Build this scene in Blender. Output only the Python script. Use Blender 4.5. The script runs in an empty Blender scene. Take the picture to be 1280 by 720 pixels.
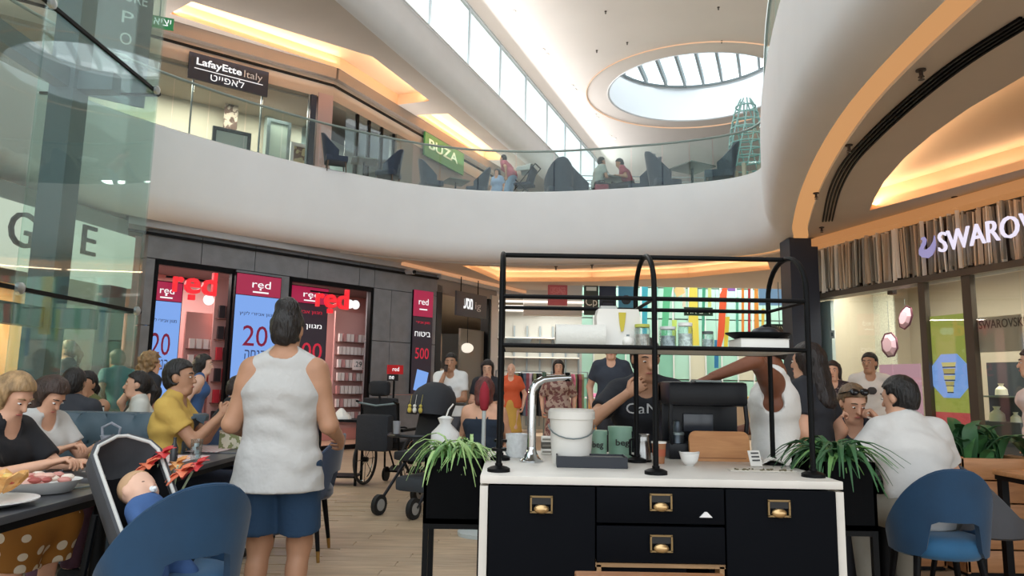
import bpy, bmesh, math, random
import numpy as np
from mathutils import Vector as V, Matrix as Mx
random.seed(7); np.random.seed(7)
SC = bpy.context.scene
COL = SC.collection
PI = math.pi
R = math.radians

# ------------------------------------------------------------------ camera, sky, exposure
EYE = 1.25; FPX = 880.0; TILT = math.atan(120/880)
cam_data = bpy.data.cameras.new('camera'); cam_data.sensor_width = 36; cam_data.lens = FPX/1280*36
cam_data.clip_start = 0.05; cam_data.clip_end = 200
cam = bpy.data.objects.new('camera', cam_data); COL.objects.link(cam)
ROLL = R(1.0)
cam.location = (0, 0, EYE); cam.rotation_euler = (Mx.Rotation(PI/2+TILT, 3, 'X') @ Mx.Rotation(ROLL, 3, 'Z')).to_euler()
SC.camera = cam
world = bpy.data.worlds.new('overcast_sky'); SC.world = world; world.use_nodes = True
wbg = world.node_tree.nodes['Background']
wbg.inputs[0].default_value = (0.88, 0.95, 1.0, 1); wbg.inputs[1].default_value = 2.3
SC.view_settings.view_transform = 'Standard'; SC.view_settings.look = 'None'
SC.view_settings.gamma = 1; SC.view_settings.use_curve_mapping = False
SC.view_settings.exposure = 0.0
SC.cycles.max_bounces = 8; SC.cycles.diffuse_bounces = 4; SC.cycles.transparent_max_bounces = 16
SC.cycles.caustics_reflective = False; SC.cycles.caustics_refractive = False
SC.cycles.sample_clamp_indirect = 4
SC.cycles.use_denoising = True

def area(name, loc, sx, sy, power, col=(1, 1, 1), rot=(0, 0, 0), spread=180):
    l = bpy.data.lights.new(name, 'AREA'); l.shape = 'RECTANGLE'; l.size = sx; l.size_y = sy
    l.energy = power; l.color = col; l.spread = R(spread)
    o = bpy.data.objects.new(name, l); COL.objects.link(o); o.location = loc; o.rotation_euler = rot
    return o

# daylight falling through the round skylight and the clerestory, then the power of the added ledge and cornice fill
area('skylight_daylight', (6.6, 24.5, 13.3), 6.2, 5.6, 150, (.95, .98, 1.))
o = area('clerestory_daylight', (-8.65+.39*21+.1, 21, 11.0), 26, 1.7, 700, (.95, .98, 1.))
_z = -V((.93, -.36, -.25)).normalized(); _x = V((.363, .932, 0)); _y = _z.cross(_x); o.rotation_euler = Mx((_x, _y, _z)).transposed().to_euler()
FILL_LIGHT = 75

# pixel of the photograph -> world point at forward distance Y, or at height z
def ray(px, py):
    u = (px-640)/FPX; v = (360-py)/FPX; a, b = math.cos(ROLL), math.sin(ROLL); u, v = u*a-v*b, u*b+v*a; c, s = math.cos(TILT), math.sin(TILT)
    return V((u, c-v*s, s+v*c))
def P(px, py, Y):
    d = ray(px, py); return V((0, 0, EYE)) + d*(Y/d.y)
def PZ(px, py, z):
    d = ray(px, py); return V((0, 0, EYE)) + d*((z-EYE)/d.z)
# ------------------------------------------------------------------ materials
def lin(h):
    if not isinstance(h, str): return tuple(h)+(1,) if len(h) == 3 else tuple(h)
    h = h.lstrip('#'); r = []
    for i in (0, 2, 4):
        c = int(h[i:i+2], 16)/255
        r.append(c/12.92 if c <= .04045 else ((c+.055)/1.055)**2.4)
    return tuple(r)+(1,)
MATS = {}
def mat(name, col, rough=.6, metal=0., var=.0, scale=8., bump=0., bscale=40., spec=.5, col2=None, sheen=0., coat=0., stretch=None):
    if name in MATS: return MATS[name]
    m = bpy.data.materials.new(name); m.use_nodes = True; nt = m.node_tree; b = nt.nodes['Principled BSDF']
    c = lin(col); b.inputs['Base Color'].default_value = c
    b.inputs['Roughness'].default_value = rough; b.inputs['Metallic'].default_value = metal
    b.inputs['Specular IOR Level'].default_value = spec
    if sheen: b.inputs['Sheen Weight'].default_value = sheen
    if coat: b.inputs['Coat Weight'].default_value = coat
    if var or bump or col2:
        tc = nt.nodes.new('ShaderNodeTexCoord'); src = tc.outputs['Object']
        if stretch:
            mp = nt.nodes.new('ShaderNodeMapping'); mp.inputs['Scale'].default_value = stretch
            nt.links.new(src, mp.inputs[0]); src = mp.outputs[0]
    if var or col2:
        n = nt.nodes.new('ShaderNodeTexNoise'); n.inputs['Scale'].default_value = scale; n.inputs['Detail'].default_value = 4
        nt.links.new(src, n.inputs['Vector'])
        cr = nt.nodes.new('ShaderNodeValToRGB'); cr.color_ramp.elements[0].position = .35; cr.color_ramp.elements[1].position = .65
        if col2: cr.color_ramp.elements[0].color = c; cr.color_ramp.elements[1].color = lin(col2)
        else:
            cr.color_ramp.elements[0].color = tuple(x*(1-var) for x in c[:3])+(1,)
            cr.color_ramp.elements[1].color = tuple(min(1, x*(1+var)) for x in c[:3])+(1,)
        nt.links.new(n.outputs['Fac'], cr.inputs[0]); nt.links.new(cr.outputs[0], b.inputs['Base Color'])
    if bump:
        n = nt.nodes.new('ShaderNodeTexNoise'); n.inputs['Scale'].default_value = bscale; n.inputs['Detail'].default_value = 3
        nt.links.new(src, n.inputs['Vector'])
        bp = nt.nodes.new('ShaderNodeBump'); bp.inputs['Strength'].default_value = bump; bp.inputs['Distance'].default_value = .02
        nt.links.new(n.outputs['Fac'], bp.inputs['Height']); nt.links.new(bp.outputs[0], b.inputs['Normal'])
    MATS[name] = m; return m
def emit(name, col, strength=1.):
    if name in MATS: return MATS[name]
    m = bpy.data.materials.new(name); m.use_nodes = True; nt = m.node_tree
    b = nt.nodes['Principled BSDF']; b.inputs['Base Color'].default_value = (0.02, .02, .02, 1)
    b.inputs['Emission Color'].default_value = lin(col); b.inputs['Emission Strength'].default_value = strength
    MATS[name] = m; return m
def glass(name, tint=(.9, .97, .95), refl=.08, rough=.02, haze=0., gmax=.6):
    if name in MATS: return MATS[name]
    m = bpy.data.materials.new(name); m.use_nodes = True; nt = m.node_tree; nt.nodes.clear()
    o = nt.nodes.new('ShaderNodeOutputMaterial'); mx = nt.nodes.new('ShaderNodeMixShader')
    t = nt.nodes.new('ShaderNodeBsdfTransparent'); t.inputs[0].default_value = tuple(tint)+(1,)
    g = nt.nodes.new('ShaderNodeBsdfGlossy'); g.inputs['Roughness'].default_value = rough
    lw = nt.nodes.new('ShaderNodeLayerWeight'); lw.inputs[0].default_value = .35
    mr = nt.nodes.new('ShaderNodeMapRange'); mr.inputs['To Min'].default_value = refl; mr.inputs['To Max'].default_value = gmax
    pw = nt.nodes.new('ShaderNodeMath'); pw.operation = 'POWER'; pw.inputs[1].default_value = 2.
    nt.links.new(lw.outputs['Facing'], pw.inputs[0]); nt.links.new(pw.outputs[0], mr.inputs['Value'])
    nt.links.new(mr.outputs[0], mx.inputs[0]); nt.links.new(t.outputs[0], mx.inputs[1]); nt.links.new(g.outputs[0], mx.inputs[2])
    last = mx.outputs[0]
    if haze:
        d = nt.nodes.new('ShaderNodeBsdfDiffuse'); d.inputs[0].default_value = (.75, .85, .82, 1)
        m2 = nt.nodes.new('ShaderNodeMixShader'); m2.inputs[0].default_value = haze
        nt.links.new(last, m2.inputs[1]); nt.links.new(d.outputs[0], m2.inputs[2]); last = m2.outputs[0]
    nt.links.new(last, o.inputs[0]); MATS[name] = m; return m
def pattern(name, base, spot, scale=8., size=.3, kind='dots', rough=.8):
    if name in MATS: return MATS[name]
    m = bpy.data.materials.new(name); m.use_nodes = True; nt = m.node_tree; b = nt.nodes['Principled BSDF']
    b.inputs['Roughness'].default_value = rough
    tc = nt.nodes.new('ShaderNodeTexCoord'); mix = nt.nodes.new('ShaderNodeMix'); mix.data_type = 'RGBA'
    mix.inputs['A'].default_value = lin(spot); mix.inputs['B'].default_value = lin(base)
    cr = nt.nodes.new('ShaderNodeMath'); cr.operation = 'GREATER_THAN'; cr.inputs[1].default_value = size
    if kind == 'dots':
        t = nt.nodes.new('ShaderNodeTexVoronoi'); t.inputs['Scale'].default_value = scale; t.inputs['Randomness'].default_value = .35
        out = t.outputs['Distance']
    elif kind == 'stripes':
        t = nt.nodes.new('ShaderNodeTexWave'); t.inputs['Scale'].default_value = scale; t.bands_direction = 'Y'; out = t.outputs['Fac']
    else:
        t = nt.nodes.new('ShaderNodeTexNoise'); t.inputs['Scale'].default_value = scale; t.inputs['Detail'].default_value = 3; out = t.outputs['Fac']
    nt.links.new(tc.outputs['Object'], t.inputs['Vector']); nt.links.new(out, cr.inputs[0])
    nt.links.new(cr.outputs[0], mix.inputs['Factor']); nt.links.new(mix.outputs['Result'], b.inputs['Base Color'])
    MATS[name] = m; return m
def wood(name, c1, c2, scale=3., rough=.45, axis='X', dist=4.):
    if name in MATS: return MATS[name]
    m = bpy.data.materials.new(name); m.use_nodes = True; nt = m.node_tree; b = nt.nodes['Principled BSDF']
    b.inputs['Roughness'].default_value = rough
    tc = nt.nodes.new('ShaderNodeTexCoord'); mp = nt.nodes.new('ShaderNodeMapping')
    mp.inputs['Scale'].default_value = {'X': (1, 8, 8), 'Y': (8, 1, 8), 'Z': (8, 8, 1)}[axis]
    n = nt.nodes.new('ShaderNodeTexNoise'); n.inputs['Scale'].default_value = scale; n.inputs['Detail'].default_value = 6; n.inputs['Distortion'].default_value = dist*.15
    oi = nt.nodes.new('ShaderNodeObjectInfo'); ad = nt.nodes.new('ShaderNodeVectorMath'); ad.operation = 'ADD'
    sc = nt.nodes.new('ShaderNodeMath'); sc.operation = 'MULTIPLY'; sc.inputs[1].default_value = 37.
    nt.links.new(oi.outputs['Random'], sc.inputs[0]); nt.links.new(tc.outputs['Object'], ad.inputs[0]); nt.links.new(sc.outputs[0], ad.inputs[1])
    cr = nt.nodes.new('ShaderNodeValToRGB'); cr.color_ramp.elements[0].position = .3; cr.color_ramp.elements[1].position = .7
    cr.color_ramp.elements[0].color = lin(c1); cr.color_ramp.elements[1].color = lin(c2)
    hs = nt.nodes.new('ShaderNodeHueSaturation'); mr = nt.nodes.new('ShaderNodeMapRange'); mr.inputs['To Min'].default_value = .9; mr.inputs['To Max'].default_value = 1.1
    nt.links.new(oi.outputs['Random'], mr.inputs['Value']); nt.links.new(mr.outputs[0], hs.inputs['Value'])
    nt.links.new(ad.outputs[0], mp.inputs[0]); nt.links.new(mp.outputs[0], n.inputs['Vector'])
    nt.links.new(n.outputs['Fac'], cr.inputs[0]); nt.links.new(cr.outputs[0], hs.inputs['Color']); nt.links.new(hs.outputs[0], b.inputs['Base Color'])
    MATS[name] = m; return m

# ------------------------------------------------------------------ mesh builder
class MB:
    def __init__(s): s.v = []; s.f = []; s.m = []; s.mi = 0
    def add(s, vs, fs):
        o = len(s.v); s.v += [tuple(v) for v in vs]; s.f += [tuple(i+o for i in f) for f in fs]; s.m += [s.mi]*len(fs); return s
    def box(s, c, d, rz=0, bev=0., mx=None):
        x, y, z = d[0]/2, d[1]/2, d[2]/2
        if bev:
            bm = bmesh.new(); bmesh.ops.create_cube(bm, size=1); bmesh.ops.scale(bm, vec=d, verts=bm.verts)
            bmesh.ops.bevel(bm, geom=list(bm.edges), offset=min(bev, .49*min(d)), segments=2, affect='EDGES', profile=.6)
            bm.verts.index_update(); vs = [tuple(v.co) for v in bm.verts]; fs = [[v.index for v in f.verts] for f in bm.faces]; bm.free()
        else:
            vs = [(a, b, e) for a in (-x, x) for b in (-y, y) for e in (-z, z)]
            fs = [(0, 1, 3, 2), (4, 6, 7, 5), (0, 4, 5, 1), (2, 3, 7, 6), (0, 2, 6, 4), (1, 5, 7, 3)]
        T = Mx.Translation(c) @ (mx.to_4x4() if mx is not None else Mx.Rotation(rz, 4, 'Z'))
        return s.add([T @ V(v) for v in vs], fs)
    def bar(s, a, b, w, h, up=(0, 0, 1)):
        a, b = V(a), V(b); d = (b-a); L = d.length; d = d/L; u = V(up)
        if abs(d.dot(u)) > .99: u = V((0, 1, 0))
        x = d.cross(u).normalized(); u = x.cross(d)
        m = Mx((x, d, u)).transposed(); return s.box((a+b)/2, (w, L, h), mx=m)
    def rings(s, rs, cap=True, closed=False):
        n = len(rs[0]); vs = [p for r in rs for p in r]; fs = []
        k = len(rs)
        for i in range(k if closed else k-1):
            for j in range(n):
                a, b = i*n+j, i*n+(j+1) % n; c, d = ((i+1) % k)*n+(j+1) % n, ((i+1) % k)*n+j
                fs.append((a, b, c, d))
        if cap and not closed: fs.append(tuple(range(n))[::-1]); fs.append(tuple(range((k-1)*n, k*n)))
        return s.add(vs, fs)
    def tube(s, pts, r, n=8, closed=False, side=None, cap=True):
        pts = [V(p) for p in pts]; k = len(pts); rs = []
        pn = None
        for i, p in enumerate(pts):
            if closed: t = (pts[(i+1) % k]-pts[i-1])
            else: t = pts[min(i+1, k-1)]-pts[max(i-1, 0)]
            t.normalize()
            if pn is None:
                a = V(side) if side is not None else (V((0, 0, 1)) if abs(t.z) < .9 else V((1, 0, 0)))
            else: a = pn
            a = (a-t*a.dot(t)); a = a.normalized() if a.length > 1e-6 else t.orthogonal().normalized()
            pn = a; b = t.cross(a)
            rr = r[i] if isinstance(r, (list, tuple)) else r
            ra, rb = rr if isinstance(rr, (list, tuple)) else (rr, rr)
            rs.append([p+a*(ra*math.cos(2*PI*j/n))+b*(rb*math.sin(2*PI*j/n)) for j in range(n)])
        return s.rings(rs, cap, closed)
    def cyl(s, a, b, r, r2=None, n=16): return s.tube([a, b], [r, r if r2 is None else r2], n)
    def lathe(s, prof, c=(0, 0, 0), n=20, cap=True, sx=1, sy=1):
        rs = [[V((c[0]+r*sx*math.cos(2*PI*j/n), c[1]+r*sy*math.sin(2*PI*j/n), c[2]+z)) for j in range(n)] for r, z in prof]
        return s.rings(rs, cap)
    def ball(s, c, r, n=12, m=8, mx=None):
        r = r if isinstance(r, (tuple, list)) else (r, r, r); rs = []
        for i in range(1, m):
            a = PI*i/m
            ring = [V((r[0]*math.sin(a)*math.cos(2*PI*j/n), r[1]*math.sin(a)*math.sin(2*PI*j/n), -r[2]*math.cos(a))) for j in range(n)]
            rs.append([V(c)+((mx @ p) if mx is not None else p) for p in ring])
        return s.rings(rs, True)
    def prism(s, poly, z0, z1):
        n = len(poly); vs = [(p[0], p[1], z0) for p in poly]+[(p[0], p[1], z1) for p in poly]
        return s.add(vs, [tuple(range(n))[::-1], tuple(range(n, 2*n))]+[(i, (i+1) % n, n+(i+1) % n, n+i) for i in range(n)])
    def slab(s, poly, y0, y1):   # outline in x,z with thickness along y
        n = len(poly); vs = [(p[0], y0, p[1]) for p in poly]+[(p[0], y1, p[1]) for p in poly]
        return s.add(vs, [tuple(range(n)), tuple(range(n, 2*n))[::-1]]+[(i, n+i, n+(i+1) % n, (i+1) % n) for i in range(n)])
    def sheet(s, g, th, closed=False):   # grid of points -> shell with thickness
        g = [[V(p) for p in r] for r in g]; a, b = len(g), len(g[0]); N = []
        for i in range(a):
            row = []
            for j in range(b):
                j0, j1 = ((j-1) % b, (j+1) % b) if closed else (max(j-1, 0), min(j+1, b-1))
                n = (g[min(i+1, a-1)][j]-g[max(i-1, 0)][j]).cross(g[i][j1]-g[i][j0])
                row.append(n.normalized() if n.length > 1e-9 else V((0, 0, 1)))
            N.append(row)
        vs = [g[i][j] for i in range(a) for j in range(b)]+[g[i][j]+N[i][j]*th for i in range(a) for j in range(b)]
        o = a*b; fs = []; jb = b if closed else b-1
        for i in range(a-1):
            for j in range(jb):
                q = (i*b+j, i*b+(j+1) % b, (i+1)*b+(j+1) % b, (i+1)*b+j)
                fs.append(q); fs.append(tuple(x+o for x in q[::-1]))
        for j in range(jb):
            fs.append((j, j+o, (j+1) % b+o, (j+1) % b)); k = (a-1)*b; fs.append((k+j, k+(j+1) % b, k+(j+1) % b+o, k+j+o))
        if not closed:
            for i in range(a-1):
                fs.append((i*b, (i+1)*b, (i+1)*b+o, i*b+o)); k = b-1; fs.append((i*b+k, i*b+k+o, (i+1)*b+k+o, (i+1)*b+k))
        return s.add(vs, fs)
    def mesh(s, name, mats, smooth=35):
        me = bpy.data.meshes.new(name); me.from_pydata(s.v, [], s.f)
        mats = mats if isinstance(mats, (list, tuple)) else [mats]
        for m in mats: me.materials.append(m)
        if len(mats) > 1: me.polygons.foreach_set('material_index', s.m)
        bm = bmesh.new(); bm.from_mesh(me); bmesh.ops.recalc_face_normals(bm, faces=bm.faces); bm.to_mesh(me); bm.free()
        if smooth:
            me.polygons.foreach_set('use_smooth', [True]*len(me.polygons)); me.set_sharp_from_angle(angle=R(smooth))
        me.update(); return me

def link(name, me, parent=None, loc=None, rz=None):
    o = bpy.data.objects.new(name, me); COL.objects.link(o)
    if parent is not None: o.parent = parent
    if loc is not None: o.location = loc
    if rz is not None: o.rotation_euler = (0, 0, rz)
    return o
def obj(name, mb, m, parent=None, loc=None, rz=None, smooth=35, label=None):
    o = link(name, mb.mesh(name, m, smooth), parent, loc, rz)
    if label: o['label'] = label
    return o
def tag(o, label, cat, group=None):
    o['label'] = label; o['category'] = cat
    if group: o['group'] = group
    return o
def thing(name, label, cat, loc=(0, 0, 0), rz=0, group=None):
    return tag(link(name, None, None, loc, rz), label, cat, group)
def single(name, mb, m, label, cat, loc=(0, 0, 0), rz=0, group=None, smooth=35):
    return tag(obj(name, mb, m, None, loc, rz, smooth), label, cat, group)
def struct(name, mb, m, parent=None, smooth=35, loc=None, rz=None):
    o = obj(name, mb, m, parent, loc, rz, smooth)
    if parent is None: o['kind'] = 'structure'
    return o
def dup(root, loc=None, rz=None, label=None, group=None):
    def cp(o, par):
        c = o.copy(); COL.objects.link(c)
        if par is not None: c.parent = par
        for ch in list(o.children): cp(ch, c)
        return c
    r = cp(root, None)
    if loc is not None: r.location = loc
    if rz is not None: r.rotation_euler = (0, 0, rz)
    if label: r['label'] = label
    if group: r['group'] = group
    return r
def text(name, body, w, h, m, parent=None, loc=(0, 0, 0), rz=0, ext=.004, tilt=0, bold=0.):
    """flat lettering: reads along +x, faces -y, centred on loc, scaled to w x h"""
    c = bpy.data.curves.new(name, 'FONT'); c.body = body; c.extrude = .0; c.offset = bold; c.resolution_u = 3
    o = bpy.data.objects.new(name, c); me = bpy.data.meshes.new_from_object(o)
    bpy.data.objects.remove(o); bpy.data.curves.remove(c)
    n = len(me.vertices); co = np.empty(n*3); me.vertices.foreach_get('co', co); co = co.reshape(-1, 3)
    lo, hi = co.min(0), co.max(0); sx = w/(hi[0]-lo[0]); sy = h/(hi[1]-lo[1])
    x = (co[:, 0]-(lo[0]+hi[0])/2)*sx; z = (co[:, 1]-(lo[1]+hi[1])/2)*sy
    pol = [tuple(p.vertices) for p in me.polygons]; bpy.data.meshes.remove(me)
    from collections import Counter
    ec = Counter()
    for p in pol:
        for i in range(len(p)): ec[tuple(sorted((p[i], p[(i+1) % len(p)])))] += 1
    mb = MB(); vs = [(x[i], -ext, z[i]) for i in range(n)]+[(x[i], 0, z[i]) for i in range(n)]
    fs = list(pol)+[(a, b, b+n, a+n) for (a, b), k in ec.items() if k == 1]
    mb.add(vs, fs)
    o = obj(name, mb, m, parent, loc, None, 0); o.rotation_euler = (tilt, 0, rz)
    return o
def crom(pts, k=8, closed=False):
    pts = [V(p) for p in pts]; n = len(pts); out = []
    rng = n if closed else n-1
    for i in range(rng):
        if closed: p0, p1, p2, p3 = pts[i-1], pts[i], pts[(i+1) % n], pts[(i+2) % n]
        else: p0, p1, p2, p3 = pts[max(i-1, 0)], pts[i], pts[i+1], pts[min(i+2, n-1)]
        for j in range(k):
            t = j/k
            out.append(.5*((2*p1)+(p2-p0)*t+(2*p0-5*p1+4*p2-p3)*t*t+(3*p1-p0-3*p2+p3)*t**3))
    if not closed: out.append(pts[-1])
    return out
def fill(loops, z):
    """flat polygon with holes at height z -> (verts, faces)"""
    bm = bmesh.new(); es = []
    for lp in loops:
        vs = [bm.verts.new((p[0], p[1], z)) for p in lp]
        for i in range(len(vs)): es.append(bm.edges.new((vs[i], vs[(i+1) % len(vs)])))
    bmesh.ops.triangle_fill(bm, use_beauty=True, edges=es, normal=(0, 0, 1))
    bm.verts.index_update(); r = [tuple(v.co) for v in bm.verts], [[v.index for v in f.verts] for f in bm.faces]
    bm.free(); return r
class Facade:
    """a vertical plane on the ground line A->B (A left, B right as seen from the void); local x along it, +y into the wall"""
    def __init__(s, A, B):
        s.A = V((A[0], A[1], 0)); s.B = V((B[0], B[1], 0)); s.e = (s.B-s.A).normalized(); s.n = V((-s.e.y, s.e.x, 0)); s.L = (s.B-s.A).length
        s.rz = math.atan2(s.e.y, s.e.x)
    def sz(s, px, py, off=0.):
        d = ray(px, py); o = V((0, 0, EYE)); t = (s.A+s.n*off-o).dot(s.n)/d.dot(s.n); p = o+d*t
        return (p-s.A).dot(s.e), p.z
    def at(s, sx, off=0., z=0.): p = s.A+s.e*sx+s.n*off; return V((p.x, p.y, z))
# ------------------------------------------------------------------ figures: smooth union of tapered limbs, meshed as one surface
class Field:
    def __init__(s, lo, hi, vx):
        s.vx = vx; s.lo = np.array(lo, float)
        n = [max(4, int(math.ceil((b-a)/vx))+1) for a, b in zip(lo, hi)]
        s.ax = [s.lo[i]+vx*np.arange(n[i]) for i in range(3)]; s.g = np.full(n, 1., np.float32)
    def sl(s, lo, hi):
        r = []
        for i in range(3):
            a = int(max(0, math.floor((lo[i]-s.lo[i])/s.vx))); b = int(min(len(s.ax[i]), math.ceil((hi[i]-s.lo[i])/s.vx)+1))
            r.append(slice(a, max(a, b)))
        return tuple(r)
    def xyz(s, sl): return (s.ax[0][sl[0]][:, None, None], s.ax[1][sl[1]][None, :, None], s.ax[2][sl[2]][None, None, :])
    def put(s, pr, k=.03, sub=False, grow=0.):
        sl = s.sl(*pr.bounds(.06+k+grow+s.vx)); x, y, z = s.xyz(sl); d = (pr.d(x, y, z)-grow).astype(np.float32); g = s.g[sl]
        if g.size == 0: return
        if sub: s.g[sl] = np.maximum(g, -d)
        else: h = np.maximum(k-np.abs(g-d), 0)/k; s.g[sl] = np.minimum(g, d)-h*h*(k*.25)
    def cut(s, p, n):    # keep the side the normal points away from
        x, y, z = s.xyz((slice(None),)*3); n = V(n).normalized()
        s.g = np.maximum(s.g, ((x-p[0])*n.x+(y-p[1])*n.y+(z-p[2])*n.z).astype(np.float32))
    def noise(s, amp, f):
        x, y, z = s.xyz((slice(None),)*3)
        s.g = s.g+(amp*(np.sin(x*f+1.3)*np.sin(y*f*1.1+z*f*.5)+.6*np.sin(z*f*1.3+x*f*.6+.7)*np.cos(y*f*.9))).astype(np.float32)
    def nets(s):
        g = s.g; neg = g < 0
        c = [neg[i:neg.shape[0]-1+i, j:neg.shape[1]-1+j, k:neg.shape[2]-1+k] for i in (0, 1) for j in (0, 1) for k in (0, 1)]
        cnt = sum(a.astype(np.int8) for a in c); act = (cnt > 0) & (cnt < 8)
        idx = np.argwhere(act)
        if len(idx) == 0: return np.zeros((0, 3)), np.zeros((0, 4), int)
        acc = np.zeros((len(idx), 3)); num = np.zeros(len(idx))
        cor = [(i, j, k) for i in (0, 1) for j in (0, 1) for k in (0, 1)]
        val = {q: g[idx[:, 0]+q[0], idx[:, 1]+q[1], idx[:, 2]+q[2]] for q in cor}
        for q in cor:
            for a in range(3):
                if q[a] == 0:
                    w = list(q); w[a] = 1; w = tuple(w); v0, v1 = val[q], val[w]; mk = (v0 < 0) != (v1 < 0)
                    t = np.where(mk, v0/np.where(mk, v0-v1, 1), 0)
                    for b in range(3): acc[:, b] += np.where(mk, q[b]+(t if b == a else 0), 0)
                    num += mk
        verts = s.lo+(idx+acc/num[:, None])*s.vx
        vid = np.full(act.shape, -1, np.int64); vid[tuple(idx.T)] = np.arange(len(idx)); F = []
        for a in range(3):
            sa = [slice(None)]*3; sb = [slice(None)]*3; sa[a] = slice(0, -1); sb[a] = slice(1, None)
            e = neg[tuple(sa)] != neg[tuple(sb)]; E = np.argwhere(e); b, c2 = (a+1) % 3, (a+2) % 3
            ok = (E[:, b] > 0) & (E[:, c2] > 0) & (E[:, b] < g.shape[b]-1) & (E[:, c2] < g.shape[c2]-1); E = E[ok]
            def at(db, dc):
                Q = E.copy(); Q[:, b] += db; Q[:, c2] += dc; return vid[Q[:, 0], Q[:, 1], Q[:, 2]]
            q = np.stack([at(-1, -1), at(0, -1), at(0, 0), at(-1, 0)], 1)
            fl = neg[E[:, 0], E[:, 1], E[:, 2]]; q = np.where(fl[:, None], q, q[:, ::-1]); F.append(q)
        return verts, np.concatenate(F)
    def into(s, mb):
        v, f = s.nets(); mb.add(v.tolist(), f.tolist()); return mb
class Cap:
    def __init__(s, a, b, ra, rb, fx=1., fy=1., side=(1, 0, 0)):
        s.a, s.b, s.ra, s.rb, s.fx, s.fy = V(a), V(b), ra, rb, fx, fy; s.s = V(side).normalized()
    def bounds(s, m):
        r = max(s.ra, s.rb)*max(s.fx, s.fy, 1)+m
        return [min(s.a[i], s.b[i])-r for i in range(3)], [max(s.a[i], s.b[i])+r for i in range(3)]
    def d(s, x, y, z):
        px, py, pz = x-s.a.x, y-s.a.y, z-s.a.z; e = s.b-s.a; L = max(e.dot(e), 1e-9)
        t = np.clip((px*e.x+py*e.y+pz*e.z)/L, 0, 1); qx, qy, qz = px-e.x*t, py-e.y*t, pz-e.z*t; r = s.ra+(s.rb-s.ra)*t
        if s.fx == 1 and s.fy == 1: return np.sqrt(qx*qx+qy*qy+qz*qz)-r
        u = qx*s.s.x+qy*s.s.y+qz*s.s.z; w2 = np.maximum(qx*qx+qy*qy+qz*qz-u*u, 0)
        return (np.sqrt((u/s.fx)**2+w2/s.fy**2)-r)*min(s.fx, s.fy)
class Ell:
    def __init__(s, c, r, rot=None): s.c = V(c); s.r = r; s.R = rot or Mx.Identity(3)
    def bounds(s, m): q = max(s.r)+m; return [s.c[i]-q for i in range(3)], [s.c[i]+q for i in range(3)]
    def d(s, x, y, z):
        px, py, pz = x-s.c.x, y-s.c.y, z-s.c.z; q = []
        for i in range(3):
            cx = s.R.col[i]; q.append(px*cx.x+py*cx.y+pz*cx.z)
        k0 = np.sqrt(sum((q[i]/s.r[i])**2 for i in range(3))); k1 = np.sqrt(sum((q[i]/s.r[i]**2)**2 for i in range(3)))+1e-6
        return k0*(k0-1)/k1
class Clip:   # a primitive trimmed by planes (point, normal)
    def __init__(s, p, planes): s.p = p; s.pl = planes
    def bounds(s, m): return s.p.bounds(m)
    def d(s, x, y, z):
        d = s.p.d(x, y, z)
        for c, n in s.pl:
            n = V(n).normalized(); d = np.maximum(d, (x-c[0])*n.x+(y-c[1])*n.y+(z-c[2])*n.z)
        return d
def ik(a, t, l1, l2, pole):
    a, t = V(a), V(t); d = t-a; L = d.length; mxl = (l1+l2)*.995
    if L > mxl: t = a+d*(mxl/L); d = t-a; L = mxl
    d = d/max(L, 1e-6); c = (l1*l1+L*L-l2*l2)/(2*L); h = math.sqrt(max(l1*l1-c*c, 0)); p = V(pole); p = p-d*p.dot(d)
    p = p.normalized() if p.length > 1e-5 else d.orthogonal().normalized()
    return a+d*c+p*h, t
SKINS = {'light': '#d8a68a', 'tan': '#b08367', 'brown': '#7a4b36', 'pale': '#e0b49c'}
def skin_mat(k):
    return mat('skin_'+k, SKINS[k], .5, var=.06, scale=12, spec=.35)
def hair_mat(c): return mat('hair_'+c.strip('#'), c, .5, var=.35, scale=30, bump=.6, bscale=90, stretch=(1, 1, .25))
def cloth(name, c, **k):
    a = dict(rough=.85, var=.05, scale=6, bump=.35, bscale=14); a.update(k); return mat('cloth_'+name, c, **a)
def hand(mb, w, d, pn, s, side, curl=.5, spread=1., point=False):
    d = V(d).normalized(); pn = V(pn); pn = (pn-d*pn.dot(d)).normalized(); th = d.cross(pn)*side
    mb.tube([w-d*.02*s, w+d*.02*s, w+d*.06*s, w+d*.095*s, w+d*.105*s], [(.021*s, .027*s), (.019*s, .031*s), (.017*s, .041*s), (.014*s, .042*s), (.008*s, .036*s)], 10, side=pn)
    for i, (o, L) in enumerate(((.031, .066), (.0105, .076), (-.0105, .071), (-.031, .055))):
        p = w+d*(.094*s)+th*(o*s); a = .12; dirn = (d+th*(o*1.6*spread)).normalized(); pts = [p-dirn*.01*s, p]; cc = curl*(1+.12*i) if not (point and i == 0) else .08
        for q in (.45, .32, .25):
            a += cc; dd = dirn*math.cos(a)+pn*math.sin(a); p = p+dd*(L*q*1.12*s); pts.append(p)
        mb.tube(pts, [.0095*s, .0095*s, .0088*s, .008*s, .0058*s], 7)
    p = w+d*.03*s+th*.026*s; d1 = (d*.7+th*.75+pn*.35).normalized(); d2 = (d*.95+th*.25+pn*(.3+curl*.5)).normalized()
    mb.tube([p-d1*.012*s, p, p+d1*.035*s, p+d1*.035*s+d2*.022*s, p+d1*.035*s+d2*.04*s], [.012*s, .0135*s, .0115*s, .010*s, .0065*s], 7)

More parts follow.
